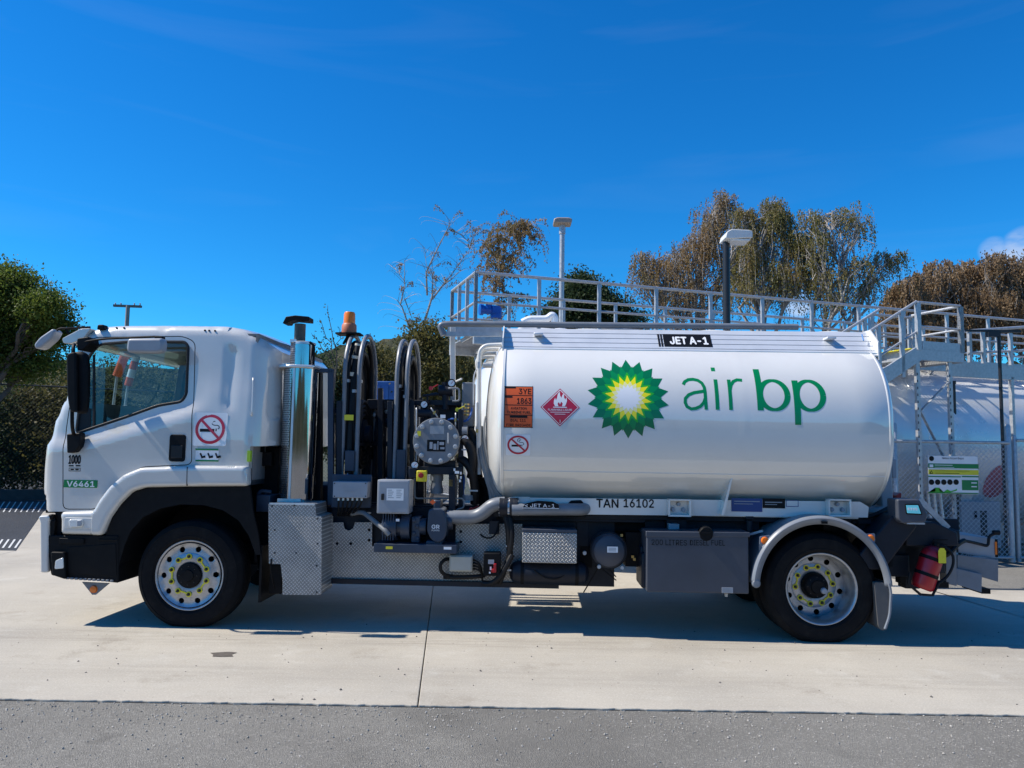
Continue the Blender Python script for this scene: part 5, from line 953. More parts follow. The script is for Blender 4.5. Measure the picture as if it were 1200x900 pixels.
# lettering drawn stroke by stroke
zb_, zx_ = zt_of(860, 480.5)[1], zt_of(860, 444.5)[1]; XH = zx_-zb_
def gx(p): return zt_of(p, 463)[0]
def glyph(px0, px1): a, b = gx(px0), gx(px1); return lambda u, v: (a+(b-a)*u, zb_+XH*v)
sw_ = .029; shapes = []
A = glyph(800, 829.5)
shapes.append(stroke2d([A(.05, .80), A(.12, .90), A(.27, .97), A(.46, .985), A(.65, .95), A(.80, .86), A(.88, .72), A(.895, .58), A(.895, .3), A(.91, .0)], sw_))
shapes.append(stroke2d([A(.89, .60), A(.70, .575), A(.45, .54), A(.24, .47), A(.10, .35), A(.085, .22), A(.15, .09), A(.32, .015), A(.50, .035), A(.68, .10), A(.82, .22), A(.89, .36)], sw_))
I = glyph(837, 843); shapes += [stroke2d([I(.5, 0), I(.5, .99)], sw_*1.15), stroke2d([I(.35, 1.27), I(.35, 1.40)], sw_*1.25)]
Rr = glyph(853, 872); shapes += [stroke2d([Rr(.14, 0), Rr(.14, .99)], sw_*1.1), stroke2d([Rr(.14, .62), Rr(.24, .80), Rr(.42, .93), Rr(.66, .985), Rr(.98, .97)], sw_)]
decal('light_lettering', shapes, green, ty, barrel, .02, .0012)
shapes = []; B = glyph(887, 925); hw_ = .054
def bowl(Gf, u0, u1, v0, v1):
    c = [Gf((u0+u1)/2+(u1-u0)/2*math.cos(t), (v0+v1)/2+(v1-v0)/2*math.sin(t)) for t in (2*math.pi*i/40 for i in range(41))]; ws = [.026+.026*abs(math.cos(2*math.pi*i/40)) for i in range(41)]; return stroke2d(c, ws)
shapes += [stroke2d([B(.085, .0), B(.085, 1.36)], hw_), bowl(B, .10, .94, .03, .975)]
Pp = glyph(930, 966.5); shapes += [stroke2d([Pp(.09, -.44), Pp(.09, .99)], hw_), bowl(Pp, .10, .94, .03, .975)]
decal('bold_lettering', shapes, green, ty, barrel, .02, .0012)
# emergency information panel
def RP(a, b, c, d): p, q = zt_of(a, (b+d)/2), zt_of(c, (b+d)/2); return rect2d(p[0], q[0], zt_of(a, d)[1], zt_of(a, b)[1])
def TP(t, a, b, c, d, bold=0.): p, q = zt_of(a, (b+d)/2), zt_of(c, (b+d)/2); return fit_text(t, p[0], q[0], zt_of(a, d)[1], zt_of(a, b)[1], bold)
decal('hazard_panel', [RP(591, 452.5, 624.3, 501)], dorange, ty, barrel, .03, .0013)
decal('hazard_panel_rules', [RP(591, 462.8, 624.3, 463.6), RP(591, 474, 624.3, 474.8), RP(591, 485.7, 624.3, 486.5), RP(591, 452.5, 624.3, 453.2), RP(591, 500.2, 624.3, 501), RP(591, 452.5, 591.7, 501), RP(623.6, 452.5, 624.3, 501), RP(592, 453, 604.5, 455), RP(592, 464, 600.5, 466), RP(597.5, 486.8, 618, 489.5)], dblack, ty, barrel, .03, .0018)
for hz_ in (('3YE', 608, 455.5, 622.5, 461.8), ('1863', 606, 466.5, 622.5, 473), ('AVIATION', 598.5, 477, 617, 479.6), ('TURBINE FUEL', 594, 481.5, 622, 484.4), ('DIAL 111', 598.5, 491, 616, 494), ('FIRE BRIGADE', 593.5, 496.5, 622, 499.4)): decal('hazard_panel_text', [TP(*hz_, .03)], dblack, ty, barrel, .03, .0018)
hx, hz = zt_of(656.3, 477.3); hr = .172
dm = lambda k: poly2d([(hx, hz+hr*k), (hx+hr*k*1.02, hz), (hx, hz-hr*k), (hx-hr*k*1.02, hz)])
decal('hazard_diamond', [dm(1)], dred, ty, barrel, .03, .0013)
decal('diamond_border', [stroke2d([(hx, hz+hr*.92), (hx+hr*.94, hz), (hx, hz-hr*.92), (hx-hr*.94, hz), (hx, hz+hr*.92)], .007)], dwhite, ty, barrel, .03, .0018)
fpoly = [(-.26, .05), (-.33, .2), (-.32, .35), (-.26, .5), (-.22, .36), (-.16, .5), (-.12, .7), (-.02, .83), (.0, .62), (.07, .5), (.12, .66), (.2, .72), (.21, .52), (.27, .4), (.33, .55), (.36, .34), (.3, .15), (.24, .05), (.1, .05), (.14, .2), (.06, .3), (.0, .16), (-.07, .28), (-.13, .18), (-.08, .05)]
decal('diamond_flame', [(lambda v, f: ([(hx+p[0]*hr, hz+p[1]*hr) for p in v], f))(*sheet_data(fpoly, [], 1., False)), rect2d(hx-.36*hr, hx+.36*hr, hz-.02*hr, hz+.025*hr), fit_text('FLAMMABLE LIQUID', hx-.62*hr, hx+.62*hr, hz-.19*hr, hz-.08*hr, .01), rect2d(hx-.5*hr, hx+.5*hr, hz-.27*hr, hz-.245*hr), rect2d(hx-.28*hr, hx+.28*hr, hz-.37*hr, hz-.345*hr), fit_text('3', hx-.04*hr, hx+.04*hr, hz-.8*hr, hz-.66*hr, .01)], dwhite, ty, barrel, .03, .0018)
no_smoking(607.3, 521.5, 14.3, 12.3, barrel, ty, .03, .03)

# ---------------------------------------------------------------- rear mudguard
mcx, mcz = S(962.5, 692, 0)[0], AXZ+.005; ro = .635
mg = part('mudguard', mudg, lambda mb: (mb.lathe([(ro-.072, -.02), (ro-.02, -.035), (ro, -.02), (ro+.004, .02), (ro, .06), (ro-.004, .10), (ro, .14), (ro-.004, .18), (ro, .22), (ro-.004, .26), (ro, .30), (ro-.004, .34), (ro, .38), (ro, .60)], (mcx, 0, mcz), n=56, a0=R(4), a1=R(176))), solid=.006, smooth_angle=50)
part('mudguard_liner', black, lambda mb: mb.lathe([(ro-.012, -.01), (ro-.012, .60)], (mcx, 0, mcz), n=40, a0=R(6), a1=R(174)), mg)
part('mudguard_end', mudg, lambda mb: mb.lathe([(0, -.036), (.03, -.034), (.04, -.02), (.04, .0)], (mcx+(ro-.04)*math.cos(R(176)), 0, mcz+(ro-.04)*math.sin(R(176))), n=16), mg)
for o_ in [mg]+[c_ for c_ in mg.children if c_.name.startswith(('mudguard_liner', 'mudguard_end'))]: o_.data.transform(Matrix.Translation((mcx, 0, 0)) @ Matrix.Diagonal((.955, 1, 1, 1)) @ Matrix.Translation((-mcx, 0, 0)))
part('mudguard_clip', black, lambda mb: pbox(mb, 963, 611, 970, 614, -.045, -.03), mg)
for a, b, c in ((896.5, 633.5, 1), (1020.5, 631, -1)):
    x, z = S(a, b, .0); part('lamp_bracket', mudg, lambda mb: mb.prism(rounded([(x-.045, z+.035), (x+.05, z+.05), (x+.045, z-.03), (x-.02, z-.10), (x-.05, z-.10)] if c == 1 else [(x-.10, z+.03), (x+.04, z+.045), (x+.04, z-.035), (x-.02, z-.03)], .015), .006, .03), mg, bevel=.004)
    part('amber_marker', amber, lambda mb: mb.lathe([(0, -.018), (.028, -.014), (.034, .006)], (x, .0, z), n=18), mg)
part('mudguard_stay', galv, lambda mb: mb.bar(SV(876, 627, .2), SV(894, 622, .12), .02), mg)
mf = part('mud_flap', mat('grey flap rubber', (.09, .09, .09), .75, var=.15, dirt=ROAD_DIRT, dirt_amt=.3), lambda mb: mb.prism(rounded(pts([(1024, 682), (1041.5, 683.5), (1044.5, 694), (1043, 722), (1038, 737), (1033, 739), (1029, 734), (1027, 715)], -.01), .02), -.02, .56), smooth_angle=30)
part('flap_edge', mudg, lambda mb: mb.tube(fillet([SV(1041.5, 683.5, -.025), SV(1044.2, 694, -.025), SV(1042.6, 722, -.025), SV(1037, 737, -.025)], .08), .012, 7), mf)
# ---------------------------------------------------------------- tail: register, cabinet, under-run beam
tail = part('tail_frame', dark, lambda mb: (mb.prism(pts([(1000, 612), (1040, 605), (1060, 606), (1125, 622), (1126, 640), (1108, 648), (1108, 672), (1062, 672), (1040, 662), (1030, 640)], .35), .35, 1.9), mb.prism(pts([(1062, 612), (1096, 612), (1122, 624), (1124, 640), (1062, 640)], .16), .16, .35), pbox(mb, 1042, 650, 1066, 676, .3, .5), pbox(mb, 1060, 640, 1078, 690, .35, .5)), bevel=.01)
part('tail_foot', black, lambda mb: (pbox(mb, 1026, 655, 1046, 664, .3, .5), pbox(mb, 1055, 672, 1070, 684, .35, .45), pbox(mb, 1095, 682, 1112, 689, .4, .5)), tail)
part('clearance_lamp', black, lambda mb: (mb.lathe([(.022, -.02), (.03, -.02), (.03, .04)], (S(1001.5, 612.5, .3)[0], .3, S(1001.5, 612.5, .3)[1]), n=16)), tail)
hs = part('register_housing', dark, lambda mb: mb.prism(rounded(pts([(1003, 655), (1046, 604), (1056, 604), (1076, 616), (1036, 668), (1018, 668)], .04), .03), .04, .36), bevel=.015, seg=3)
rg = part('register_head', fuelbox, lambda mb: mb.prism(rounded(pts([(1051, 585), (1077, 585), (1087, 603), (1084, 612), (1057, 613.5), (1052, 608)], -.04), .02), -.05, .16), bevel=.012, seg=3)
part('register_bezel', black, lambda mb: mb.prism(rounded(pts([(1060.5, 590.5), (1077, 590.5), (1081, 603.5), (1062, 602.5)], -.055), .008), -.056, -.045), rg, bevel=.003)
part('register_screen', screen, lambda mb: mb.prism(rounded(pts([(1062, 592), (1075.8, 592), (1079.3, 602), (1063.2, 601.2)], -.058), .004), -.059, -.05), rg)
part('register_digits', dwhite, lambda mb: [mb.box((S(1064+3*i, 595, -.06)[0], -.0605, S(1064, 598, -.06)[1]), (S(1066+3*i, 595, -.06)[0], -.059, S(1064, 595, -.06)[1])) for i in range(4)], rg)
part('register_lip', galv, lambda mb: pbox(mb, 1063, 612.5, 1084, 614.5, -.045, .02), rg)
part('tail_strut', galv, lambda mb: mb.bar(SV(1077, 585, .25), SV(1111, 619, .25), .05, .02, (0, 1, 0)), tail)
tb_ = MB(); beam = part('under_run_beam', boxgrey, lambda mb: (mb.prism(pts([(1110, 624), (1166, 631), (1166.5, 655), (1123, 648), (1123, 640), (1110, 638)], .55), .55, 1.9), ), bevel=.006)
part('beam_post', mudg, lambda mb: mb.prism(pts([(1108, 640), (1121, 641), (1121.5, 687), (1109, 684)], .40), .40, .52), beam, bevel=.006)
part('beam_plate', grey, lambda mb: mb.prism(pts([(1122, 650), (1170, 656), (1170, 682), (1150, 676), (1122, 668)], .50), .50, .54), beam, bevel=.004)
part('beam_plate', mudg, lambda mb: mb.prism(pts([(1121, 666), (1151, 673), (1150.5, 694.5), (1121, 685)], .46), .46, .495), beam, bevel=.004)
part('beam_foot', black, lambda mb: pbox(mb, 1150.5, 690, 1161, 696, .46, .8), beam, bevel=.003)
part('beam_reflector', amber, lambda mb: pbox(mb, 1166.3, 635, 1168.5, 650, .54, .60), beam); part('reflector_holder', black, lambda mb: pbox(mb, 1164.5, 632, 1169.5, 653, .56, .62), beam)
part('tail_cable', hose, lambda mb: (mb.tube(bez(SV(1104, 652, .3), SV(1116, 650, .28), SV(1120, 636, .3), SV(1130, 633.5, .4)), .022, 8), mb.tube(fillet([SV(1130, 633.5, .4), SV(1140, 635.5, .45), SV(1150, 638, .5), SV(1158, 640, .5), SV(1159, 628, .5), SV(1166, 625, .5), SV(1171, 625.5, .5)], .05), .014, 8), mb.cyl(SV(1164, 624, .5), SV(1171, 624, .5), .022, 10)), beam)
# rear lamp column on the far side of the dish
part('lamp_column', boxgrey, lambda mb: (mb.prism(rounded(pts([(1030, 560), (1040, 546), (1045, 546), (1047, 590), (1042, 601), (1014, 601), (1014, 596), (1034, 594)], .55), .02), .55, .75), mb.bar(SV(1047, 538, .8), SV(1047, 560, .8), .05)), tail, bevel=.01)
part('tail_lamp', red, lambda mb: (mb.prism(rounded(pts([(1048, 580), (1054, 577), (1054, 588), (1049, 592)], .7), .01), .66, .8), pbox(mb, 1021, 578, 1030, 592, .9, .95)), tail, bevel=.006)
part('tail_wiring', hose, lambda mb: (mb.tube(bez(SV(1030, 556, .6), SV(1036, 575, .5), SV(1030, 590, .5), SV(1022, 592, .5)), .008, 6), mb.tube(bez(SV(1012, 606, .3), SV(1025, 606, .25), SV(1035, 598, .3), SV(1044, 594, .4)), .02, 7), mb.tube(bez(SV(1010, 610, .35), SV(1022, 603, .3), SV(1030, 604, .3), SV(1042, 600, .4)), .014, 7)), tail)
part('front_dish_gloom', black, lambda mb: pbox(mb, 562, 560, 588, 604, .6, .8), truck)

# ---------------------------------------------------------------- fire extinguisher strapped to the tail
def tw(v): return TO+EX*v.x+EY*v.y+Vector((0, 0, v.z))
ext = empty('fire_extinguisher', tw(SV(1077, 692, .14)), TA); tag(ext, 'red fire extinguisher with yellow tag strapped slanting at the truck tail', 'fire extinguisher')
a, b = SV(1080, 690, .12), SV(1096, 640, .12); o0 = SV(1077, 692, .14); ax = (b-a).normalized(); L = (b-a).length
def along(t, dx=0, dy=0): s = Vector((ax.z, 0, -ax.x)); return a+ax*t+s*dx+Vector((0, dy, 0))-o0
mb = MB(); mb.tube([along(t) for t in (-.0, .012, .04, L-.09, L-.05, L-.02, L+.0)], [.07, .088, .095, .095, .085, .06, .03], 28); mb.build('cylinder', red, ext, smooth_angle=50)
mb = MB(); mb.tube([along(L), along(L+.03)], .026, 14); mb.bar(along(L+.03, -.03), along(L+.045, .09), .02, .012); mb.bar(along(L+.05, -.03), along(L+.09, .08), .02, .008); mb.build('valve', black, ext)
mb = MB(); mb.tube(bez(along(L+.02, .02), along(L+.05, .22, -.04), along(L-.2, .2, -.04), along(.1, .1, -.05))+[along(-.02, .08, -.05), along(-.05, -.02, -.05), along(.0, -.15, -.05), along(.1, -.16, -.04)], .012, 8); mb.build('hose', hose, ext)
for t in (.12, L-.13): mb = MB(); mb.tube([along(t), along(t+.03)], .098, 28); mb.build('strap', black, ext)
mb = MB(); q = along(L-.12, .0, -.105); mb.prism(rounded([(q.x+.01, q.z-.02), (q.x+.075, q.z-.02), (q.x+.075, q.z+.085), (q.x+.06, q.z+.11), (q.x+.025, q.z+.11), (q.x+.01, q.z+.085)], .006), q.y-.004, q.y); mb.build('tag', yellow, ext)
# marker poles inside the cab
for k, (p0, p1, st_, lab) in enumerate((((137, 441, 1.5), (149, 410, 1.5), 'solid', 'plain orange marker pole leaning inside the cab behind the door glass'), ((150, 452, 1.3), (161, 414, 1.3), 'striped', 'orange and white banded marker pole leaning inside the cab'))):
    A_, B_ = SV(*p0), SV(*p1); root = empty('marker_pole', tw(A_), TA); tag(root, lab, 'marker pole')
    n_ = 1 if st_ == 'solid' else 4
    for j in range(n_):
        m_ = dorange if j % 2 == 0 else dwhite; q0, q1 = A_.lerp(B_, j/n_)-A_, A_.lerp(B_, (j+1)/n_)-A_; mb = MB(); mb.cyl(q0, q1, .048 if st_ == 'solid' else .04, 14); mb.build('sleeve', m_, root)
    mb = MB(); low = SV(p0[0]-12, 540, p0[2])-A_; mb.cyl(low, Vector((0, 0, 0)), .016, 8); mb.build('shaft', boxgrey, root)
# ================================================================== GROUND
def flat(name, poly, z, m, label=None):
    mb = MB(); mb.add([(x, y, z) for x, y in poly], [tuple(range(len(poly)))]); o = mb.build(name, m, smooth_angle=0); 
    if o.data.polygons[0].normal.z < 0: o.data.flip_normals()
    return tag(o, label, None, None, 'structure')
flat('ground', [(-1500, -400), (1500, -400), (1500, 1500), (-1500, 1500)], -.09, grass)
EDGE = G(0, 820).y*.5+G(1200, 836).y*.5
mb = MB(); X = np.linspace(-40, 40, 161); Yr = np.linspace(-60, EDGE+.02, 2)
mb.add([(x, y, -.014) for y in (-60, EDGE+.05) for x in (-60, 60)], [(0, 1, 3, 2)]); o = mb.build('road', tar, smooth_angle=0); tag(o, None, None, None, 'structure')
J0, J1 = G(490, 824), G(506, 700); jd = (J1-J0).normalized()
def jx(off, y): return J0.x+off+(y-J0.y)*jd.x/jd.y
pad = empty('concrete_pad', (0, 0, 0)); tag(pad, None, None, None, 'structure')
BACK = 11.75
def slab(x0a, x0b, x1a, x1b, y0, y1):
    nseg = 150; mb = MB(); front = []
    for i in range(nseg+1):
        t = i/nseg; front.append((x0a+(x1a-x0a)*t, y0+random.uniform(-.009, .007) if 0 < i < nseg else y0))
    mb.prism(front+[(x1b, y1), (x0b, y1)], -.12, 0, 'z'); o = mb.build('concrete_slab', concrete, pad, smooth_angle=0, bevel=.006); return o
offs = [-30, -18.5, -12.5, -6.3, 0, 6.1]
for i in range(len(offs)-1):
    g = .0035; yb = BACK; slab(jx(offs[i], EDGE)+g, jx(offs[i], yb)+g, jx(offs[i+1], EDGE)-g, jx(offs[i+1], yb)-g, EDGE, yb)
slab(jx(6.1, EDGE)+.0035, jx(6.1, 10.4)+.0035, 30, 30, EDGE, 10.1 if False else 9.7)
# sand and grit settled along the pad edge and in the joint, oil blot, scuffs
mb = MB(); mb.box((-60, EDGE-.004, -.05), (60, EDGE+.02, -.011)); tag(mb.build('joint_filler', mat('bitumen joint', (.03, .028, .026), .9), pad), None)
c = G(262, 767); bl = [(c.x+r*math.cos(t)*.115, c.y+r*math.sin(t)*.11) for t, r in ((2*math.pi*i/11, random.uniform(.45, 1.1)) for i in range(11))]
mb = MB(); mb.add([(x, y, .003) for x, y in bl], [tuple(range(11))]); o = mb.build('oil_blot', mat('oil stain', (.10, .085, .07), .7, var=.3, vscale=30), pad)
# apron behind the pad, dark sealed yard at the left, asphalt towards the tank compound
flat('apron', [(-60, BACK+.01), (jx(6.1, BACK), BACK+.01), (jx(6.1, BACK), 26), (-60, 26)], -.012, concrete)
flat('compound_asphalt', [(jx(6.1, 9.7)-.0, 9.72), (60, 9.72), (60, 40), (jx(6.1, 9.7), 40)], -.02, tar)
a_, b_, c_ = G(18, 645.5), G(50, 600), G(52, 586)
flat('sealed_yard', [(-60, a_.y), (a_.x, a_.y), (b_.x, b_.y), (c_.x, c_.y+.6), (-60, c_.y+.6)], -.006, newtar)
flat('planting_bed', [(-60, c_.y+.62), (-2, c_.y-1.0), (-2, 34), (-60, 34)], -.004, mat('dark leaf mould', (.022, .02, .016), .95, var=.4, vscale=3, bump=.5, bscale=20, bdist=.03))
# painted hatch bars on the sealed yard
bars = []
for r_, (yp, n_, x0, dx, hh, sl) in enumerate(((594, 8, -3, 6.8, 6, 8), (637, 4, -4, 7.2, 5, 7))):
    for k in range(n_):
        p, q = G(x0+dx*k, yp+hh, -.002), G(x0+dx*k+sl, yp-hh, -.002); mb = MB(); d = Vector((.016, 0, 0)); mb.add([p-d, p+d, q+d, q-d], [(0, 1, 2, 3)]); tag(mb.build('painted_bar', mat('worn white road paint', (.55, .55, .53), .8, var=.2, vscale=20), None, smooth_angle=0), None, None, None, 'structure')
# loose grit on the road near the pad edge and scattered small stones
def stones(name, n, xr, yr, zr, s0, s1, m, bias=None):
    V = []; F = []
    for i in range(n):
        x = RNG.uniform(*xr); y = yr[1]-abs(RNG.normal(0, 1))*bias if bias and RNG.random() < .5 else RNG.uniform(*yr)
        if y < yr[0]: continue
        s = s0+(s1-s0)*RNG.random()**3; p = RNG.normal(0, 1, (6, 3)); base = np.array([(1, 0, 0), (-1, 0, 0), (0, 1, 0), (0, -1, 0), (0, 0, .8), (0, 0, -.5)])*s+p*s*.22; k = len(V)
        V += [(x+q[0], y+q[1], zr+s*.25+q[2]) for q in base]; F += [(k+a, k+b, k+c) for a, b, c in ((0, 2, 4), (2, 1, 4), (1, 3, 4), (3, 0, 4), (2, 0, 5), (1, 2, 5), (3, 1, 5), (0, 3, 5))]
    me = bpy.data.meshes.new(name); me.from_pydata(V, [], F); return finish(name, me, m, smooth_angle=0)
gm = mat('pale grit', (.36, .335, .295), .9, var=.45, vscale=9)
tag(stones('loose_grit', 5200, (-4.2, 4.6), (3.6, EDGE-.01), -.013, .002, .0085, gm, .28), 'pale loose grit scattered over the asphalt beside the concrete edge', 'grit', None, 'stuff')
tag(stones('pad_grit', 260, (-5, 5.5), (EDGE+.02, 7.4), 0, .003, .011, mat('dark grit', (.12, .11, .10), .9)), 'small dark stones scattered over the concrete pad', 'grit', None, 'stuff')

# ================================================================== STORAGE TANK, WALKWAY AND PLATFORM
DY = R(18); U = Vector((math.cos(DY), math.sin(DY), 0)); V_ = Vector((-math.sin(DY), math.cos(DY), 0)); A0 = W(558, 319, 11.0); A0.z = 0
def cw_(u, v, z): return A0+U*u+V_*v+Vector((0, 0, z))
def frame_obj(name, u, v, label, cat): o = empty(name, cw_(u, v, 0), DY); return tag(o, label, cat)
TL = 17.5; TRr, TZ = 1.42, 1.80; DECK = 3.30
shell = mat('storage tank paint', (.74, .735, .71), .26, metal=.25, var=.03, vscale=1.2, dirt=(.42, .40, .37), dirt_amt=.2)
stank = frame_obj('storage_tank', .55, .72, 'large pale horizontal fuel storage tank under the walkway', 'storage tank')
def spart(name, m, fill, parent, **k): mb = MB(); fill(mb); return mb.build(name, m, parent, **k)
prof = [(0, -.42), (.4, -.40), (.8, -.31), (1.1, -.19), (1.3, -.07), (TRr, .12)]
spart('end_dish', tankw, lambda mb: mb.lathe(prof, (0, 0, TZ), axis='x', n=64), stank, smooth_angle=60)
sh = spart('shell', shell, lambda mb: mb.lathe([(TRr+.004, .10), (TRr+.004, TL)], (0, 0, TZ), axis='x', n=80), stank, smooth_angle=60)
spart('end_dish', tankw, lambda mb: mb.lathe([(r, TL-h+.1) for r, h in prof], (0, 0, TZ), axis='x', n=64), stank, smooth_angle=60)
for u in (1.6, 4.2, 7.0, 9.8, 12.6): spart('ring_seam', shell, lambda mb: mb.lathe([(TRr+.003, -.02), (TRr+.010, -.015), (TRr+.010, .015), (TRr+.003, .02)], (u, 0, TZ), axis='x', n=72), stank)
for u in (1.5, 8.0, 10.6, 15): spart('saddle', galv, lambda mb: mb.prism([(-1.1, 0), (1.1, 0), (1.2, TZ-.7), (.7, TZ-1.2), (0, TZ-1.38), (-.7, TZ-1.2), (-1.2, TZ-.7)], u-.12, u+.12, 'x'), stank)
spart('manhole', white2, lambda mb: [mb.lathe([(0, .26), (.26, .26), (.28, .24), (.28, 0)], (u, .1, TZ+TRr-.03), axis='z', n=28) for u in (2.0, 5.5)], stank)
spart('top_pipe', dwhite, lambda mb: (mb.tube(fillet([(.9, .0, 3.2), (.9, 0, 3.50), (1.25, 0, 3.5), (1.25, 0, 3.2)], .12), .06, 12), mb.tube(fillet([(.3, -.1, 3.2), (.3, -.1, 3.48), (.95, -.1, 3.48)], .1), .05, 12)), stank)
# blue valve actuator
mb = MB(); q = W(577, 366, 11.6)-cw_(.55, .72, 0); qx, qy, qz = q.dot(U), q.dot(V_), q.z
spart('valve_actuator', bluep, lambda mb: (mb.lathe([(0, qz-.09), (.085, qz-.09), (.085, qz+.07), (.05, qz+.09), (0, qz+.09)], (qx+.06, qy, 0), axis='z', n=20), mb.cyl((qx-.17, qy, qz+.03), (qx+.1, qy, qz+.03), .065, 18), mb.lathe([(0, qx-.20), (.085, qx-.20), (.085, qx-.15), (0, qx-.15)], (0, qy, qz+.03), axis='x', n=18), mb.cyl((qx-.06, qy-.02, qz+.05), (qx-.06, qy-.02, qz+.14), .05, 14), mb.box((qx-.02, qy-.09, qz-.02), (qx+.1, qy, qz+.09))), stank, smooth_angle=30)
spart('valve_stem', galv, lambda mb: mb.cyl((qx+.05, qy, 3.15), (qx+.05, qy, qz-.08), .04, 12), stank)
fr = mat('painted red reflection', (.42, .11, .12), .5, var=.2, vscale=3)  # red colour standing in for a blurred reflection on the shell
A0_ = A0
# ---- walkway
walk = frame_obj('tank_walkway', 0, 0, 'galvanised walkway with handrails running along the storage tank top', 'walkway')
def rail_run(parent, a, b, z, h, posts, mids=(.5,), pw=.05, hw=.04, r=.021):
    a, b = Vector((*a, z)), Vector((*b, z)); up = Vector((0, 0, 1)); L = (b-a)
    mb = MB(); mb.tube([a+up*h, b+up*h], r*1.15, 8); mb.build('handrail', galv, parent)
    for m_ in mids: mb = MB(); mb.tube([a+up*h*m_, b+up*h*m_], r*.9, 8); mb.build('knee_rail', galv, parent)
    for i in range(posts+1):
        p = a+L*(i/posts); mb = MB(); mb.bar(p, p+up*(h-.01), pw, hw); mb.build('post', galv, parent)
RT = W(558, 319, 11.0).z-DECK
rail_run(walk, (0, 0), (13.6, 0), DECK, RT, 14); rail_run(walk, (0, 1.45), (13.6, 1.45), DECK, RT, 14); rail_run(walk, (0, 0), (0, 1.45), DECK, RT, 3)
def grating(mb, x0, x1, y0, y1, z, p=.034, q=.2):
    n = int((y1-y0)/p)
    for i in range(n+1): y = y0+p*i; mb.box((x0, y-.0025, z-.03), (x1, y+.0025, z))
    n = int((x1-x0)/.075)
    for i in range(n+1): x = x0+.075*i; mb.box((x-.006, y0, z-.022), (x+.006, y1, z-.004))
g_ = spart('grating', galv, lambda mb: grating(mb, 0, 13.6, .04, 1.42, DECK), walk, smooth_angle=0); g_['kind'] = 'stuff'
spart('deck_beam', galv, lambda mb: mb.box((-.02, -.03, DECK-.17), (13.6, .04, DECK+.04)), walk); spart('deck_beam', galv, lambda mb: mb.box((-.02, 1.42, DECK-.17), (13.6, 1.49, DECK+.04)), walk)
for u in np.arange(.4, 13.6, 1.6):
    spart('deck_bracket', galv, lambda mb: (mb.bar((u, .02, DECK-.16), (u, .16, TZ+TRr*.86), .05), mb.bar((u, 1.4, DECK-.16), (u, 1.3, TZ+TRr*.86), .05), mb.bar((u, 0, DECK-.12), (u, 1.45, DECK-.12), .05, .07)), walk)
# ---- stair platform in front of the walkway
def inw(px, py, v):                      # photo point met with the plane v metres in front/behind of the near rail
    d = ray(px, py); t = ((A0-EYE).dot(V_)+v)/d.dot(V_); p = EYE+d*t-A0; return p.dot(U), p.z
pv = -1.05; (pu0, pz0) = inw(1078, 418, pv); (pu1, pz1) = inw(1130, 420, pv); PD = inw(1105, 412, pv)[1]
plat = frame_obj('access_platform', pu0, pv, 'galvanised stair platform on slotted legs in front of the tank walkway', 'platform')
PL = pu1-pu0; PT = inw(1080, 350, pv)[1]
def rr(a, b, z, h, mids=(.5,)): rail_run(plat, a, b, z, h, 1, mids, .075, .06)
spart('platform_deck', galv, lambda mb: (mb.box((-.05, 0, PD-.16), (PL, .05, PD+.02)), mb.box((-.05, -pv-.1, PD-.16), (PL, -pv-.05, PD+.02)), mb.box((PL-.05, .05, PD-.16), (PL, -pv-.1, PD+.02)), mb.box((-.05, .05, PD-.16), (0, -pv-.1, PD+.02))), plat, bevel=.004)
g2 = spart('platform_grating', galv, lambda mb: grating(mb, 0, PL-.05, .05, -pv-.1, PD), plat, smooth_angle=0); g2['kind'] = 'stuff'
rr((0, .02), (PL-.03, .02), PD, PT-PD-.06, (.5,)); rr((PL-.03, .02), (PL-.03, -pv), PD, PT-PD-.06); rr((-.02, -pv-.06), (PL-.03, -pv-.06), PD, PT-PD-.1)
spart('kick_plate', galv, lambda mb: mb.box((.06, .0, PD+.01), (PL-.06, .015, PD+.15)), plat)
lf = lambda px: inw(px, 560, pv)[0]-pu0
for px in (1081, 1119.5):
    l_ = lf(px); spart('leg', galv, lambda mb: (mb.bar((l_, .05, 0), (l_, .05, PD-.1), .075, .05), ), plat, bevel=.003)
    spart('leg_slot', dash, lambda mb: [mb.box((l_-.03, .022, .15+.11*i), (l_-.012, .026, .19+.11*i)) for i in range(26)], plat)
for px in (1081, 1119.5): l_ = lf(px); spart('rear_leg', galv, lambda mb: mb.bar((l_, -pv-.1, 0), (l_, -pv-.1, PD-.1), .06, .05), plat)
za, zb2, zc2 = inw(1119, 447, pv)[1], inw(1082, 482, pv)[1], inw(1110, 528, pv)[1]
spart('brace', galv, lambda mb: (mb.bar((lf(1118), .04, za), (lf(1083), .04, zb2), .05, .012), mb.bar((lf(1083), .04, zb2), (lf(1118), .04, zc2-.35), .05, .012)), plat)
# stair flight going down behind the truck
su, sz = inw(1030, 442, pv); su -= pu0; slope = (PD-sz)/(0-su) if su < 0 else .8
nst = 9; run, rise = .24, .24*max(.55, min(1.0, slope))
spart('stringer', galv, lambda mb: (mb.bar((-.02, .02, PD-.06), (-.02-run*nst, .02, PD-.06-rise*nst), .05, .22), mb.bar((-.02, .80, PD-.06), (-.02-run*nst, .80, PD-.06-rise*nst), .05, .22)), plat)
for i in range(nst): spart('stair_tread', galv, lambda mb: mb.box((-.02-run*(i+1), .04, PD-rise*(i+1)-.03), (-.02-run*i, .78, PD-rise*(i+1))), plat); spart('tread_nosing', yellow, lambda mb: mb.box((-.02-run*i-.05, .04, PD-rise*(i+1)+.001), (-.02-run*i-.002, .78, PD-rise*(i+1)+.006)), plat)
spart('top_nosing', yellow, lambda mb: mb.box((-.14, .05, PD+.02), (-.02, .8, PD+.03)), plat)
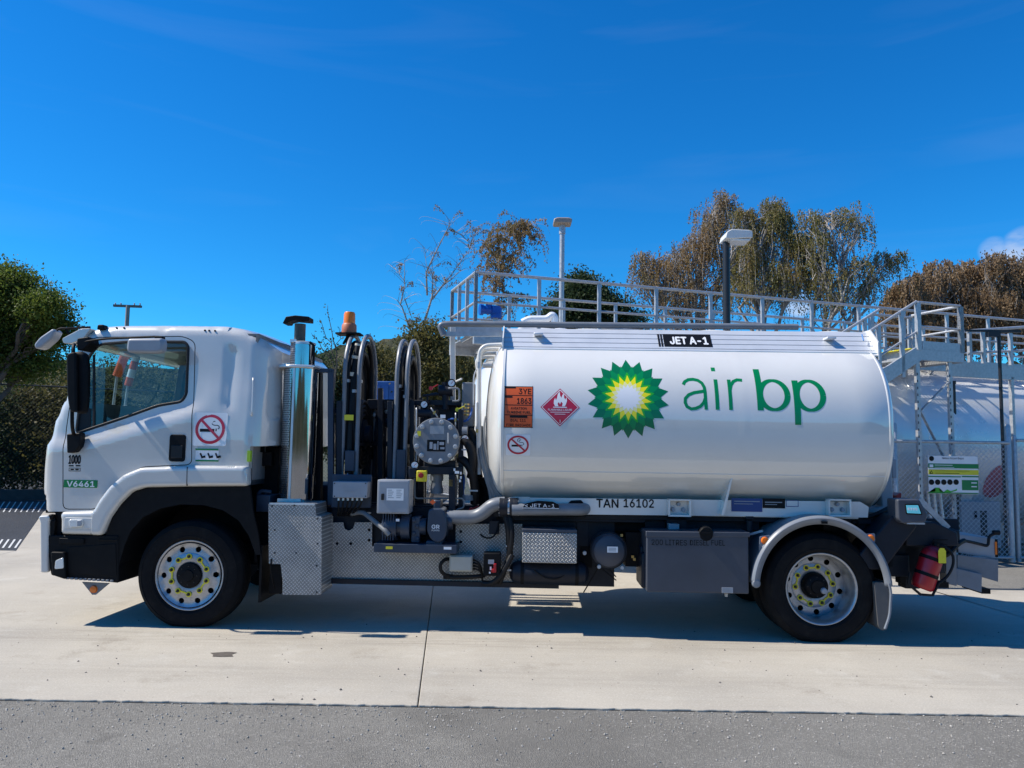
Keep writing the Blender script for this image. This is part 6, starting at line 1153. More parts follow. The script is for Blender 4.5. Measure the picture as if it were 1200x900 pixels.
for y in (.02, .80):
    a, b = Vector((-.02, y, PT-.05)), Vector((-.02-run*5, y, PT-.05-rise*5)); spart('stair_handrail', galv, lambda mb: (mb.tube([a, b], .024, 8),), plat); c = Vector((0, 0, .48)); spart('stair_knee_rail', galv, lambda mb: mb.tube([a-c, b-c], .02, 8), plat)
    for k in (1.3, 3.2): p = a.lerp(b, k/5); spart('stair_post', galv, lambda mb: mb.bar(p-Vector((0, 0, 1.05)), p, .06, .05), plat)
ru = inw(1169, 562, .72-1.29)[0]-.55; spart('red_reflection_patch', fr, lambda mb: mb.add([(ru+.30*k_*math.cos(t), -(TRr+.009)*math.cos(R(25)+.22*k_*math.sin(t)), TZ-(TRr+.009)*math.sin(R(25)+.22*k_*math.sin(t))) for k_ in (1, .66, .33, .001) for t in (2*math.pi*i/28 for i in range(28))], [(j*28+i, j*28+(i+1) % 28, (j+1)*28+(i+1) % 28, (j+1)*28+i) for j in range(3) for i in range(28)]), stank)  # blurred red reflection drawn as a coloured patch on the shell
# ---- near rail continues right of the platform at a lower level (sun-lit)
low = frame_obj('side_handrail', pu1, pv+.3, 'low galvanised handrail stepping down to the right of the stair platform', 'handrail')
r0_, r1_ = inw(1133, 388, pv+.3), inw(1205, 378, pv+.3); m0, m1 = inw(1152, 415, pv+.3), inw(1205, 408, pv+.3)
spart('handrail', galv, lambda mb: mb.tube([(r0_[0]-pu1, 0, r0_[1]), (r1_[0]-pu1+1.5, 0, r1_[1]+.1)], .026, 8), low); spart('knee_rail', galv, lambda mb: mb.tube([(r0_[0]-pu1, 0, m0[1]), (r1_[0]-pu1+1.5, 0, m1[1]+.1)], .022, 8), low)
for px in (1136, 1152, 1184): u = inw(px, 400, pv+.3)[0]-pu1; spart('post', galv, lambda mb: mb.bar((u, 0, PD-.1), (u, 0, r0_[1]+.02), .06, .05), low)
spart('toe_beam', galv, lambda mb: mb.box((0, 0, PD-.35), (6, .06, PD-.12)), low)
spart('prop', galv, lambda mb: (mb.bar((1.4, .03, 0), (1.4, .03, PD-.3), .06), mb.bar((5.2, .03, 0), (5.2, .03, PD-.3), .06)), low)

# ================================================================== FENCES
def chain_link(mb, L, h, p, r, z0=.04):
    k = p*math.sqrt(2); n = int((L+h)/k)+2
    for i in range(-int(h/k)-1, n):
        for sg in (1, -1):
            x0 = i*k; pts_ = []
            # line x = x0 + sg*(z) clipped to the panel
            za_, zb_ = 0., h
            if sg == 1: za_ = max(0, -x0); zb_ = min(h, L-x0); f = lambda z: x0+z
            else: za_ = max(0, x0-L); zb_ = min(h, x0); f = lambda z: x0-z
            if zb_-za_ < .02: continue
            y = .002*sg; a = Vector((f(za_), y, z0+za_)); b = Vector((f(zb_), y, z0+zb_)); mb.tube([a, b], r, 3, caps=False)
def fence(name, A, B, h, label, posts, p=.05, r=.0019, pr=.032, over=.05, m=galv, wm=galv):
    d = (B-A); L = d.length; root = empty(name, A, math.atan2(d.y, d.x)); tag(root, label, 'fence', 'chain-link fencing round the depot')
    mb = MB(); chain_link(mb, L, h-.05, p, r); o = mb.build('wire_mesh', wm, root, smooth_angle=0); o['kind'] = 'stuff'
    for t in posts: mb = MB(); mb.lathe([(pr, 0), (pr, h+over), (pr*.6, h+over+.03), (0, h+over+.035)], (t*L, .035, 0), axis='z', n=14); mb.build('post', m, root)
    mb = MB(); mb.tube([(0, .0, h), (L, .0, h)], .024, 10); mb.build('top_rail', m, root); mb = MB(); mb.tube([(0, .0, .07), (L, .0, .07)], .02, 10); mb.build('bottom_rail', m, root); return root
fp = G(1188, 659); fz = 2.02; wire = mat('galvanised wire', (.52, .53, .54), .45, metal=.3)
FA = Vector((fp.x-3.6, fp.y+.0, 0)); fence('chain_link_fence', FA, Vector((fp.x, fp.y, 0)), W(1120, 518, fp.y).z, 'chain-link fence panel carrying the depot notice board beside the truck tail', (0, .5, 1), over=.26, p=.055, r=.0034, wm=wire, pr=.045)
fence('chain_link_fence', Vector((fp.x+.12, fp.y+.02, 0)), Vector((fp.x+4, fp.y+.1, 0)), 1.9, 'chain-link fence run right of the tall bright gate post', (0, .5, 1), wm=wire, p=.055, r=.0026)
lA, lB = G(-40, 586), G(60, 584.5); lA.z = lB.z = 0; dirl = (lB-lA).normalized()
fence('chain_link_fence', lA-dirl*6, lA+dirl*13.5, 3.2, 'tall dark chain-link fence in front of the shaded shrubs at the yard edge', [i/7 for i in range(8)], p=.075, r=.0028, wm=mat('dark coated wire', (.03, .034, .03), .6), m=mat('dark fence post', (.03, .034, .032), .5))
fence('chain_link_fence', lA+dirl*13.5, Vector((2.5, 17.0, 0)), 2.4, 'chain-link fence behind the hose reels closing the yard', [i/4 for i in range(5)], p=.065, r=.0027, wm=wire)
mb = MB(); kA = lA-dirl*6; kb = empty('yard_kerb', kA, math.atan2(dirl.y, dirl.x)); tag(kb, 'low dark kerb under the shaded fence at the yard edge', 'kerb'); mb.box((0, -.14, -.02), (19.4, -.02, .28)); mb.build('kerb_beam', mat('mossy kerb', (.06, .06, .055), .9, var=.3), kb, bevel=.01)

# notice board on the fence
sp0 = W(1116, 555, fp.y-.05); sb = empty('notice_board', (sp0.x, fp.y-.05, sp0.z), 0); tag(sb, 'white, green and yellow depot safety notice board wired to the chain-link fence', 'notice board')
def wx(px, py): p = W(px, py, fp.y-.05); return p.x-sp0.x, p.z-sp0.z
def wr(a, b, c, d): x0, z1 = wx(a, b); x1, z0 = wx(c, d); return rect2d(x0, x1, z0, z1)
x0, z1 = wx(1087.3, 534); x1, z0 = wx(1147, 579.3); mb = MB(); mb.box((x0, 0, z0), (x1, .006, z1)); mb.build('board', dwhite, sb)
zero = lambda x, z: 0.
def wt(t, a, b, c, d, bold=0.): x0, z1 = wx(a, b); x1, z0 = wx(c, d); return fit_text(t, x0, x1, z0, z1, bold)
decal('green_bands', [wr(1087.6, 543, 1146.8, 549.3), wr(1087.6, 557.6, 1126, 559.5), wr(1127, 557.6, 1146.8, 559.5), wr(1127, 562.5, 1146.5, 574.7), wr(1087.6, 576.7, 1146.8, 579)], signgreen, zero, sb, 0)
decal('yellow_band', [wr(1087.6, 550, 1146.8, 556.8)], yellow, zero, sb, 0)
decal('pictogram', [disc2d(*wx(1091.5+7.2*i, 565), .043, 18) for i in range(5)]+[disc2d(*wx(1091.5, 537.3), .04, 16), stroke2d([wx(1089.5, 554.8), wx(1091.3, 551.5), wx(1093, 554.8), wx(1089.5, 554.8)], .015)], dblack, zero, sb, 0, .004)
decal('board_title', [wt('Nelson Airport Depot', 1104, 535.6, 1129.5, 539)], dblack, zero, sb, 0, .004)
decal('board_lettering', [wr(1095, 544.6, 1116, 545.6), wr(1095, 547.2, 1118, 548), wr(1089, 544.2, 1093.5, 547.6), wr(1138, 565.2, 1144.5, 566.6), wr(1138, 569.6, 1144.5, 571)], dwhite, zero, sb, 0, .006)
decal('warning_lettering', [wr(1096, 551.6, 1136, 552.5), wr(1096, 554.3, 1124, 555.2)], dblack, zero, sb, 0, .006)
decal('skyline', [poly2d([wx(1087.6, 577), wx(1096, 576), wx(1096, 571.5), wx(1100.5, 571.5), wx(1101, 575.5), wx(1106, 577)]), poly2d([wx(1105, 577), wx(1110, 573.5), wx(1114, 575.5), wx(1119, 574), wx(1121.5, 572.5), wx(1121, 575), wx(1114, 577)])], lime, zero, sb, 0, .004)
for a in ((1088.5, 535), (1146, 535), (1088.5, 578.5), (1146, 578.5)): x, z = wx(*a); mb = MB(); mb.cyl((x, -.006, z), (x, .05, z), .006, 6); mb.build('fixing_bolt', galv, sb)

# ================================================================== COMPOUND FURNITURE
p = G(1150, 652); ci = Vector((W(1148, 620, 13.05).x, 13.05, 0))
cabn = empty('control_cabinet', ci, R(8)); tag(cabn, 'pale grey control cabinet behind the chain-link fence under the tank', 'cabinet')
cz1_ = W(1150, 588, 13.05).z
mb = MB(); mb.box((-.36, 0, .12), (.40, .35, cz1_)); mb.build('cabinet_body', boxgrey, cabn, bevel=.01); mb = MB(); mb.box((.02, -.006, .2), (.14, .0, cz1_-.15)); mb.build('cabinet_slot', dash, cabn); mb = MB(); mb.box((-.34, -.012, .16), (-.02, -.001, cz1_-.06)); mb.build('cabinet_door', boxgrey, cabn, bevel=.004)
mb = MB(); mb.box((-.30, .04, 0), (-.22, .3, .12)); mb.box((.22, .04, 0), (.30, .3, .12)); mb.build('plinth', dark, cabn); mb = MB(); mb.box((-.1, -.03, .6), (-.06, -.012, .72)); mb.build('latch', black, cabn)
pp = W(1100, 600, 12.9); pg = empty('riser_pipes', (pp.x, 12.9, 0)); tag(pg, 'three bright steel riser pipes side by side below the notice board', 'pipes')
for i in range(3):
    mb = MB(); zz = W(1100, 626-2*i, 12.9).z; mb.cyl((-.12+.1*i, 0, zz if zz > .05 else .05), (-.12+.1*i-.06, 0, W(1100, 575, 12.9).z), .03, 10); mb.build('riser', alu, pg); mb = MB(); mb.cyl((-.12+.1*i, 0, 0), (-.12+.1*i, 0, zz+.01), .04, 10); mb.build('riser_foot', galv, pg)
# lighting columns
def column(name, base, top, r, m, label, group=None): 
    o = empty(name, base); tag(o, label, 'light pole', group); mb = MB(); mb.lathe([(r*1.9, 0), (r*1.9, .03), (r, .035), (r*.92, top)], (0, 0, 0), axis='z', n=16); mb.build('pole', m, o); return o
b_ = W(659, 262, 14.2); lp = column('light_pole', (b_.x, 14.2, 0), b_.z, .05, galv, 'tall galvanised light column with a flat round head above the walkway')
mb = MB(); mb.prism(rounded([(-.17, b_.z-.03), (-.17, b_.z+.05), (-.10, b_.z+.08), (.12, b_.z+.08), (.18, b_.z+.05), (.16, b_.z-.03)], .03), -.15, .15); mb.build('luminaire', mat('bronze luminaire', (.30, .25, .21), .5, var=.1), lp, bevel=.02); mb = MB(); mb.cyl((0, 0, b_.z-.2), (0, 0, b_.z-.02), .06, 14); mb.build('collar', galv, lp)
b_ = W(851, 284, 9.85); lp = column('light_pole', (b_.x, 9.85, 0), b_.z, .05, blackp, 'black square light column with a pale shoebox head behind the tanker')
mb = MB(); mb.prism(rounded([(-.06, b_.z+.01), (-.04, b_.z+.09), (.02, b_.z+.125), (.25, b_.z+.12), (.29, b_.z+.10), (.29, b_.z+.02), (-.0, b_.z-.0)], .015), -.18, .12); mb.build('luminaire', lampgrey, lp, bevel=.012); mb = MB(); mb.box((.01, -.16, b_.z-.014), (.26, .10, b_.z+.004)); mb.build('lamp_lens', lens, lp)
b_ = W(1170.5, 392, 12.0); tp = empty('light_pole', (b_.x, 12.7, 0)); tag(tp, 'slender black pole with a black crossbar beside the stair platform', 'light pole')
zt2 = W(1170.5, 388, 12.7).z; mb = MB(); mb.cyl((0, 0, 0), (0, 0, zt2), .027, 12); mb.build('pole', blackp, tp); mb = MB(); xl, xr_ = W(1132, 388, 12.7).x-b_.x*12.7/12., W(1196, 389, 12.7).x-b_.x*12.7/12.; mb.bar((xl, 0, zt2), (xr_, 0, zt2), .05, .035); mb.build('crossbar', blackp, tp); tp.location.x = b_.x*12.7/12.; mb = MB(); mb.box((-.2, -.05, zt2-.1), (.0, .05, zt2-.02)); mb.build('lamp_head', blackp, tp)
b_ = W(1117, 450, 13.0); tp = empty('light_pole', (b_.x, 13.0, 0)); tag(tp, 'thin black pipe standing just behind the right platform leg', 'pole'); mb = MB(); mb.cyl((0, 0, 0), (0, 0, b_.z), .035, 12); mb.build('pole', blackp, tp); mb = MB(); mb.cyl((0, 0, b_.z), (0, 0, b_.z+.05), .045, 12); mb.build('cap', blackp, tp)
b_ = W(150, 358, 48); up = empty('utility_pole', (b_.x, 48, 0)); tag(up, 'weathered utility pole with a crossarm far behind the cab', 'utility pole')
mb = MB(); mb.cyl((0, 0, 0), (0, 0, b_.z), .16, 12, .12); mb.build('pole', mat('pale pole', (.34, .31, .27), .85, var=.15), up); mb = MB(); mb.bar((-.9, 0, b_.z-.02), (.85, 0, b_.z-.06), .16, .14); mb.build('crossarm', timber, up)
for x in (-.8, -.45, .4, .75): mb = MB(); mb.lathe([(.03, 0), (.05, .03), (.03, .08), (.05, .11), (.0, .15)], (x, 0, b_.z+.03), axis='z', n=10); mb.build('insulator', boxgrey, up)
# blue container far behind the reels
bl_, br_ = W(436, 468, 20), W(470, 447, 20); bc = empty('blue_container', ((bl_.x+br_.x)/2, 20.5, 0)); tag(bc, 'blue steel container standing beyond the fence behind the hose reels', 'container')
mb = MB(); w_ = .95; mb.box((-w_, -.5, .15), (w_, .9, br_.z)); mb.build('container_body', bluec, bc, bevel=.02)
for i in range(9): mb = MB(); x = -w_+.12+i*.21; mb.box((x-.04, -.53, .3), (x+.04, -.5, br_.z-.12)); mb.build('rib', bluec, bc)
mb = MB(); mb.box((-w_, -.45, 0), (w_, .85, .15)); mb.build('skid', dark, bc)
# ================================================================== HILLS
def hill(name, x0, x1, y0, y1, prof, m, seed, amp):
    nx, ny = 220, 60; rs = np.random.default_rng(seed); ph = rs.uniform(0, 6.28, (14,)); fr = rs.uniform(.02, .25, (14,)); V = []; F = []
    for j in range(ny+1):
        v = j/ny
        for i in range(nx+1):
            u = i/nx; x = x0+(x1-x0)*u; y = y0+(y1-y0)*v; h = prof(x)*math.sin(min(1, v*1.25)*math.pi/2)**1.1
            n_ = sum(math.sin(x*fr[k]+ph[k]+y*fr[(k*5+3) % 14]*.8)/(1+k*.25) for k in range(14)); V.append((x, y, -1+h*(1+.02*n_)+amp*rs.normal()*(v > .03)))
    for j in range(ny):
        for i in range(nx): a = j*(nx+1)+i; F.append((a, a+1, a+nx+2, a+nx+1))
    me = bpy.data.meshes.new(name); me.from_pydata(V, [], F); return tag(finish(name, me, m, smooth_angle=180), None, None, None, 'structure')
m, N, b = nodes_of('wooded hillside'); hillm = m
gp = N.nodes.new('ShaderNodeNewGeometry'); vo = N.nodes.new('ShaderNodeTexVoronoi'); vo.inputs['Scale'].default_value = .22; N.links.new(gp.outputs['Position'], vo.inputs['Vector'])
sc = N.nodes.new('ShaderNodeSeparateColor'); N.links.new(vo.outputs['Color'], sc.inputs[0]); nn = smooth(N, noise(N, gp.outputs['Position'], .03, 6), .35, .65)
c = mixc(N, nn, (.03, .038, .024), (.08, .075, .055)); c = mixc(N, mnode(N, 'MULTIPLY', sc.outputs[0], .55), c, (.03, .045, .025)); c = mixc(N, smooth(N, noise(N, gp.outputs['Position'], .5, 4), .62, .75), c, (.11, .10, .08)); N.links.new(c, b.inputs['Base Color']); b.inputs['Roughness'].default_value = 1
b.inputs['Specular IOR Level'].default_value = 0
bp = N.nodes.new('ShaderNodeBump'); bp.inputs['Strength'].default_value = 1; bp.inputs['Distance'].default_value = 3; N.links.new(vo.outputs['Distance'], bp.inputs['Height']); bp.invert = True; N.links.new(bp.outputs[0], b.inputs['Normal'])
def hp(x):
    px = 600+x/420*906; k = [( -600, 60), (0, 42), (60, 40), (230, 36), (330, 37), (380, 41), (430, 46), (470, 50), (520, 52), (700, 48), (900, 46), (1300, 40), (1900, 60)]
    for (a, ha), (b_, hb) in zip(k, k[1:]):
        if a <= px <= b_: t = sst((px-a)/(b_-a)); return ha+(hb-ha)*t
    return 50
hill('hills', -560, 620, 190, 420, hp, hillm, 3, .9)
hill('hills', -700, 700, -170, -460, lambda x: 34+9*math.sin(x*.011)+6*math.sin(x*.031+1), hillm, 5, .9)      # the valley's other side, unseen, added to darken reflections in chrome and paint

# ================================================================== TREES AND SHRUBS
def leaf_mesh(name, pts_, size, m, parent, flat_up=.0, aspect=.6, droop=False):
    n = len(pts_); P = np.asarray(pts_, float); s = size*(.6+.8*RNG.random((n, 1))); a = RNG.normal(0, 1, (n, 3)); 
    if droop: a[:, 2] = -np.abs(a[:, 2])-1.2
    a /= np.linalg.norm(a, axis=1, keepdims=True); b = np.cross(a, RNG.normal(0, 1, (n, 3))); b /= np.linalg.norm(b, axis=1, keepdims=True)+1e-9
    V = np.stack([P-a*s*.5, P+b*s*aspect*.5, P+a*s*.5, P-b*s*aspect*.5], 1).reshape(-1, 3)
    me = bpy.data.meshes.new(name); me.vertices.add(4*n); me.vertices.foreach_set('co', V.ravel()); me.loops.add(4*n); me.loops.foreach_set('vertex_index', np.arange(4*n, dtype=np.int32)); me.polygons.add(n); me.polygons.foreach_set('loop_start', np.arange(0, 4*n, 4, dtype=np.int32)); me.polygons.foreach_set('loop_total', np.full(n, 4, dtype=np.int32)); me.update(); me.validate()
    return finish(name, me, m, parent, smooth_angle=0)
def limb(mb, a, b, r0, r1, wob=.06, n=6):
    a, b = Vector(a), Vector(b); L = (b-a).length; pts_ = []; 
    for i in range(n+1):
        t = i/n; p = a.lerp(b, t)+Vector((RNG.normal(), RNG.normal(), RNG.normal()*.4))*wob*L*math.sin(t*math.pi)*.5+Vector((0, 0, 1))*L*.07*math.sin(t*math.pi); pts_.append(p)
    mb.tube(pts_, [r0+(r1-r0)*i/n for i in range(n+1)], 7); return pts_
def in_ellipsoid(c, r, n, shell=.0):
    o = []
    while len(o) < n:
        q = RNG.uniform(-1, 1, 3); d = np.linalg.norm(q)
        if shell < d < 1: o.append(np.array(c)+q*np.array(r))
    return o
def tree(name, label, base, blobs, leaves, size, m, bm, tr=.14, group=None, hang=0., strand=0, cluster=.25, extra_limbs=0, aspect=.6, cat='tree', droop=False, twigs=True, hang_leaf=22):
    """blobs: (centre, radii, share) in metres relative to the base: clumps of foliage carried by limbs"""
    root = empty(name, base); tag(root, label, cat, group); tb = MB(); P = []
    top = max(b[0][2] for b in blobs); tot = sum(b[2] for b in blobs); fork = top*.33
    trunk = limb(tb, (0, 0, -.1), (blobs[0][0][0]*.5, blobs[0][0][1]*.5, top*.62), tr, tr*.45, .05, 8)
    for c, r, sh in blobs:
        s = trunk[min(8, max(2, int(8*(.35+.5*c[2]/top*RNG.uniform(.7, 1)))))]; ends = limb(tb, s, c, tr*.42, tr*.12, .12)
        n_cl = max(4, int(leaves*sh/tot/(hang_leaf if strand else 60)))
        if strand:
            sub = in_ellipsoid(c, np.array(r)*.9, 12, .2); cc = [q for k_, s_ in enumerate(sub) for q in in_ellipsoid(s_, np.array(r)*RNG.uniform(.3, .55), n_cl//12+1)]
            for s_ in sub[:5]: limb(tb, ends[RNG.integers(2, 6)], s_, tr*.16, .012, .2, 5)
        else: cc = in_ellipsoid(c, r, n_cl, .25)
        for i, q in enumerate(cc):
            if twigs and i % 3 == 0: limb(tb, ends[RNG.integers(3, 7)], q, tr*.10, .006, .15, 4)
            if strand:
                L = hang*(.3+1.3*RNG.random()**2); out = np.array([q[0]-c[0], q[1]-c[1], 0]); out = out/(np.linalg.norm(out)+1e-6)*.25*L; k = hang_leaf; t = np.linspace(0, 1, k)[:, None]
                pth = q+out*np.sqrt(t)+np.array([0, 0, -1])*L*t**1.4+RNG.normal(0, .035, (k, 3)); P.append(pth)
                if i % 4 == 0: tb.tube([pth[0], pth[k//3], pth[2*k//3], pth[-1]], .006, 3, caps=False)
            else: P.append(q+RNG.normal(0, cluster, (60, 3))*np.array([1, 1, .7]))
    tb.build('trunk', bm, root, smooth_angle=50); leaf_mesh('crown', np.concatenate(P), size, m, root, aspect=aspect, droop=droop); return root
def B(px, py, depth, base, rx, rz, share, ry=None):
    p = W(px, py, depth)-Vector(base); k = depth/FPX; return ((p.x, p.y, p.z), (rx*k, (ry or rx)*k, rz*k), share)
def at(px, depth): p = W(px, 525, depth); return Vector((p.x, depth, 0))
# evergreen at the left
b0 = at(-25, 19); tree('evergreen_tree', 'dense dark green evergreen tree behind the cab nose', b0, [B(-30, 350, 19, b0, 55, 40, 3), B(20, 345, 19, b0, 30, 28, 2), B(52, 362, 18.6, b0, 24, 18, 1.4), B(8, 322, 19, b0, 14, 12, .6), B(62, 390, 19, b0, 20, 18, 1.2), B(25, 392, 19.4, b0, 40, 26, 2), B(-25, 405, 19, b0, 50, 30, 2), B(35, 425, 19.5, b0, 34, 20, 1.2), B(-60, 330, 19, b0, 50, 50, 2)], 64000, .07, lf_green, bark, .2, cluster=.20)
b0 = at(-190, 20.5); tree('evergreen_tree', 'dense evergreen tree shading the yard fence beyond the left edge', b0, [B(-200, 340, 20.5, b0, 85, 60, 2), B(-150, 400, 20.5, b0, 60, 50, 1), B(-230, 440, 20.5, b0, 60, 60, 1), B(-140, 330, 20, b0, 60, 40, 1)], 16000, .14, lf_green, bark, .25, cluster=.3)
# shrubs behind the shaded fence
for i, (px, py, dp, rx, rz, lab) in enumerate(((-10, 500, 23.6, 45, 70, 'dark tangled shrub behind the shaded fence under the evergreen'), (60, 505, 24, 45, 62, 'olive shrub behind the shaded fence nearest the cab nose'), (110, 480, 25, 46, 60, 'tall olive shrub growing behind the cab windscreen'), (170, 470, 26, 50, 60, 'broad shrub glimpsed through the cab window'))):
    b0 = at(px, dp); tree('shrub', lab, b0, [B(px, py+10, dp, b0, rx, rz, 2), B(px-20, py-25, dp, b0, rx*.6, rz*.5, 1), B(px+20, py+20, dp, b0, rx*.7, rz*.6, 1), B(px, 548, dp, b0, rx*1.2, 22, 1.4)], 13000, .10, (lf_conifer if i == 0 else lf_bush), bark, .06, 'shrubs behind the yard fence', cluster=.28, cat='shrub')
# shrubs seen between the cab and the barrel
for i, (px, py, dp, rx, rz, mm, lab) in enumerate(((372, 455, 21, 26, 40, lf_conifer, 'grey-green shrub behind the exhaust stack'), (410, 470, 22, 30, 42, lf_bush, 'mottled green shrub between the exhaust and the first hose reel'), (452, 440, 24, 34, 30, lf_bush, 'olive shrub rising behind the blue container'), (506, 425, 20, 32, 48, lf_bush, 'tall yellowish olive shrub behind the filter vessel'), (535, 455, 22, 30, 50, lf_bush, 'olive shrub close beside the storage tank end'))):
    b0 = at(px, dp); tree('shrub', lab, b0, [B(px, py, dp, b0, rx, rz, 2), B(px-12, py-22, dp, b0, rx*.6, rz*.5, .8), B(px+10, py+40, dp, b0, rx, rz, 1.4)], 10000, .085, mm, bark, .06, 'shrubs behind the truck', cluster=.2, cat='shrub')
# sapling with sparse leaves behind the exhaust
b0 = at(392, 15.5); root = empty('sapling', b0); tag(root, 'thin sapling with sparse dark leaves beside the exhaust pipe', 'sapling'); tb = MB(); P = []
for (x1, y1, x0, y0) in ((384, 358, 394, 425), (374, 375, 392, 420), (366, 392, 390, 425), (398, 384, 395, 430), (378, 398, 394, 436)):
    a, b = W(x0, y0, 15.5)-b0, W(x1, y1, 15.5)-b0; pp_ = limb(tb, a, b, .012, .004, .08)
    for q in pp_:
        for _ in range(5): P.append(np.array(q)+RNG.normal(0, .035, 3))
limb(tb, (0, 0, 0), W(394, 428, 15.5)-b0, .03, .015, .04); tb.build('trunk', bark, root); leaf_mesh('crown', np.array(P), .055, lf_conifer, root)
# bare, nearly leafless birch
def bare_tree(name, label, base, depth, lines, m, leafn, size, group=None, r=.05, hang=.8, spread=.3, ntw=6, up=.4):
    root = empty(name, base); tag(root, label, 'tree', group); tb = MB(); P = []
    for k, (ln, rr_) in enumerate(lines):
        pl = [W(x, y, depth)-Vector(base) for x, y in ln]; pl = [p+Vector((0, RNG.normal()*.15, 0)) for p in pl]; n_ = len(pl); rs = [.72*rr_*(1-.75*i/(n_-1)) for i in range(n_)]; tb.tube(pl, rs, 6)
        for i in range(n_-1):
            for _ in range(ntw):
                t = RNG.random(); s = pl[i].lerp(pl[i+1], t); out = Vector((RNG.normal(), RNG.normal(), up+.3*RNG.normal()))*spread*(.35 if rr_ > .07 else 1.); e = s+out; L = hang*(.25+.9*RNG.random()); d = e+Vector((out.x*.4, out.y*.4, -L)); path = bez(s, s+out*.7, e+out*.3, d, 10); tb.tube(path, [.008*(1-.07*j) for j in range(11)], 3, caps=False)
                if RNG.random() < leafn:
                    for q in path[3:]:
                        for _ in range(7): P.append(np.array(q)+RNG.normal(0, .035, 3))
    tb.build('trunk', m, root, smooth_angle=50); leaf_mesh('crown', np.array(P), size, lf_rust, root, droop=True); return root
b0 = at(494, 26); bare_tree('birch_tree', 'almost leafless birch with arching bare branches behind the hose reels', b0, 26, [([(494, 525), (494, 430), (492, 395), (506, 350), (508, 342)], .11), ([(506, 350), (518, 335), (528, 327), (540, 315)], .05), ([(500, 345), (500, 320), (514, 290), (526, 268), (528, 258)], .05), ([(518, 335), (530, 322), (545, 300), (552, 288)], .03), ([(526, 268), (540, 275), (552, 285), (557, 297)], .022), ([(490, 400), (480, 385), (470, 358), (464, 350)], .06), ([(470, 358), (474, 335), (474, 305)], .035), ([(474, 330), (466, 318), (456, 308)], .018), ([(474, 350), (482, 372), (492, 395)], .02), ([(506, 345), (508, 320), (505, 300)], .028), ([(512, 340), (500, 310), (498, 290)], .02)], birchbark, .16, .055, 'birches behind the tank', hang=.22, spread=.34, ntw=6, up=.9)
b0 = at(582, 25); bare_tree('birch_tree', 'slim birch with brown leaves and a drooping top behind the walkway corner', b0, 25, [([(582, 525), (583, 420), (584, 360), (586, 320)], .09), ([(585, 330), (582, 300), (576, 285), (573, 270)], .045), ([(586, 320), (592, 300), (594, 280), (600, 268), (608, 264)], .045), ([(604, 266), (614, 262), (622, 268), (625, 280)], .02), ([(583, 345), (574, 320), (570, 300)], .03), ([(586, 330), (600, 312), (603, 295)], .03), ([(582, 300), (586, 285), (582, 275)], .02), ([(600, 268), (606, 272), (608, 285)], .014), ([(584, 380), (602, 350), (606, 340)], .03)], birchbark, .95, .062, 'birches behind the tank', hang=.6, spread=.30, ntw=11, up=.3)
# dark round conifer-like tree behind the walkway
b0 = at(690, 30); tree('evergreen_tree', 'rounded dark green tree behind the walkway beside the grey light column', b0, [B(688, 350, 30, b0, 30, 22, 2), B(668, 362, 30, b0, 26, 24, 1.5), B(712, 366, 30, b0, 30, 22, 1.5), B(680, 332, 30, b0, 14, 12, .6), B(650, 380, 30, b0, 20, 20, 1), B(730, 380, 30, b0, 26, 22, 1)], 26000, .11, lf_conifer, bark, .16, cluster=.26)
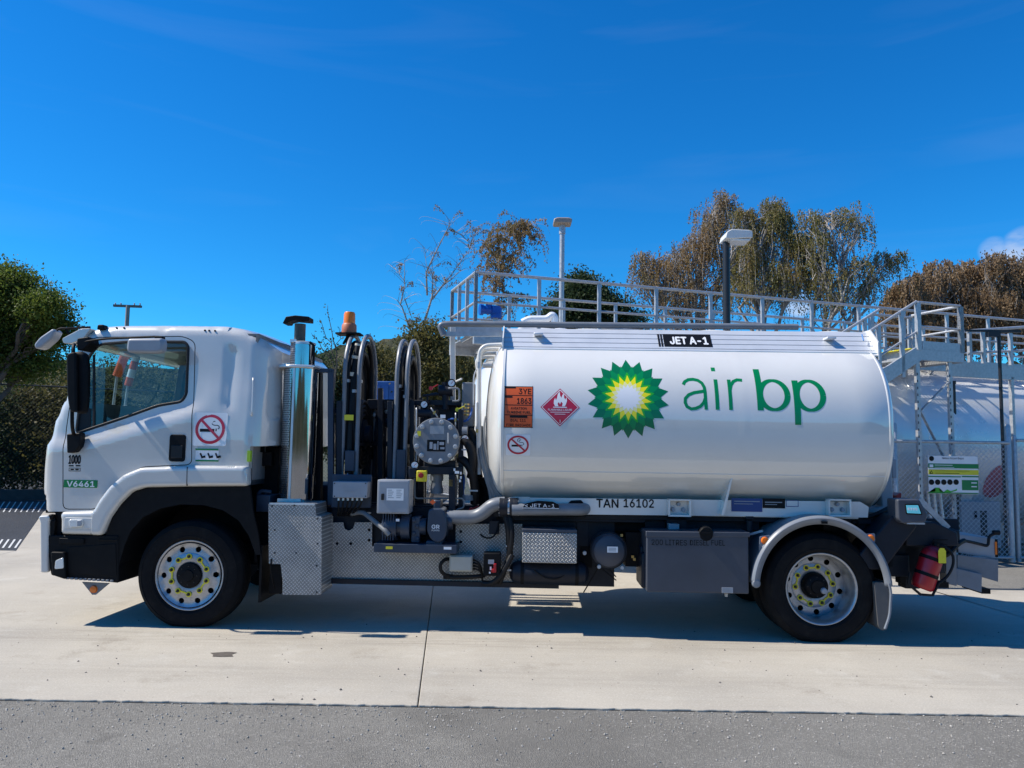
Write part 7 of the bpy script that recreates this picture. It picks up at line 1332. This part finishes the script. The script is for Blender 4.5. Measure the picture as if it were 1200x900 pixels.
# big weeping birches
gb = 'weeping birches behind the walkway'
b0 = at(800, 31); tree('birch_tree', 'broad rusty brown weeping birch left of the black light column', b0, [B(838, 245, 31, b0, 28, 20, 1.6), B(862, 300, 31, b0, 24, 30, 1.4), B(790, 300, 31, b0, 34, 26, 2), B(826, 285, 31, b0, 34, 30, 2), B(765, 325, 31, b0, 26, 24, 1.4), B(815, 340, 31, b0, 50, 24, 2), B(752, 300, 31, b0, 10, 10, .2), B(850, 232, 31, b0, 12, 9, .4)], 30000, .072, lf_rust, birchbark, .2, gb, hang=1.2, strand=1, droop=True)
b0 = at(885, 29); tree('birch_tree', 'tall olive brown weeping birch with pale branches behind the black light column', b0, [B(905, 255, 29, b0, 26, 16, 1.5), B(880, 290, 29, b0, 30, 30, 2), B(925, 280, 29, b0, 26, 24, 1.6), B(895, 330, 29, b0, 44, 28, 2), B(872, 250, 29, b0, 14, 12, .6), B(935, 320, 29, b0, 30, 24, 1), B(905, 237, 29, b0, 14, 6, .4)], 29000, .072, lf_birch, birchbark, .2, gb, hang=1.15, strand=1, droop=True)
b0 = at(965, 28); tree('birch_tree', 'open weeping birch with arching pale limbs reaching over the stair platform', b0, [B(975, 250, 28, b0, 30, 13, 1.5), B(945, 300, 28, b0, 18, 24, 1.0), B(960, 285, 28, b0, 22, 20, 1.2), B(1005, 262, 28, b0, 14, 14, .6), B(1000, 310, 28, b0, 26, 14, 1.0), B(1046, 302, 28, b0, 14, 10, .55), B(975, 335, 28, b0, 34, 22, 1.4), B(1020, 335, 28, b0, 16, 14, .5), B(950, 255, 28, b0, 14, 14, .6), B(1032, 297, 28, b0, 10, 5, .25)], 15000, .072, lf_birch, birchbark, .17, gb, hang=1.1, strand=1, droop=True)
# brown thicket on the right
for i, (px, py, dp, rx, rz, lab) in enumerate(((1062, 345, 30, 24, 22, 'small brown bush at the left end of the thicket'), (1095, 330, 31, 28, 24, 'rounded brown shrub second along the thicket'), (1125, 335, 32, 30, 30, 'tawny shrub in the middle of the brown thicket'), (1162, 325, 31, 30, 26, 'higher tan shrub rising out of the thicket'), (1200, 330, 31, 32, 36, 'tall brown shrub at the right end of the thicket'), (1245, 340, 31, 36, 40, 'brown shrub beyond the right edge of the thicket'))):
    b0 = at(px, dp); tree('thicket_shrub', lab, b0, [B(px, py, dp, b0, rx, rz, 2), B(px-15, py+28, dp, b0, rx, rz, 2), B(px+12, py+45, dp, b0, rx*1.1, rz*1.1, 2), B(px+5, py-14, dp, b0, rx*.6, rz*.6, .6)], 15000, .10, lf_brown, birchbark, .08, 'shrubs of the brown thicket', hang=.8, strand=1, cat='shrub', droop=True, hang_leaf=16)
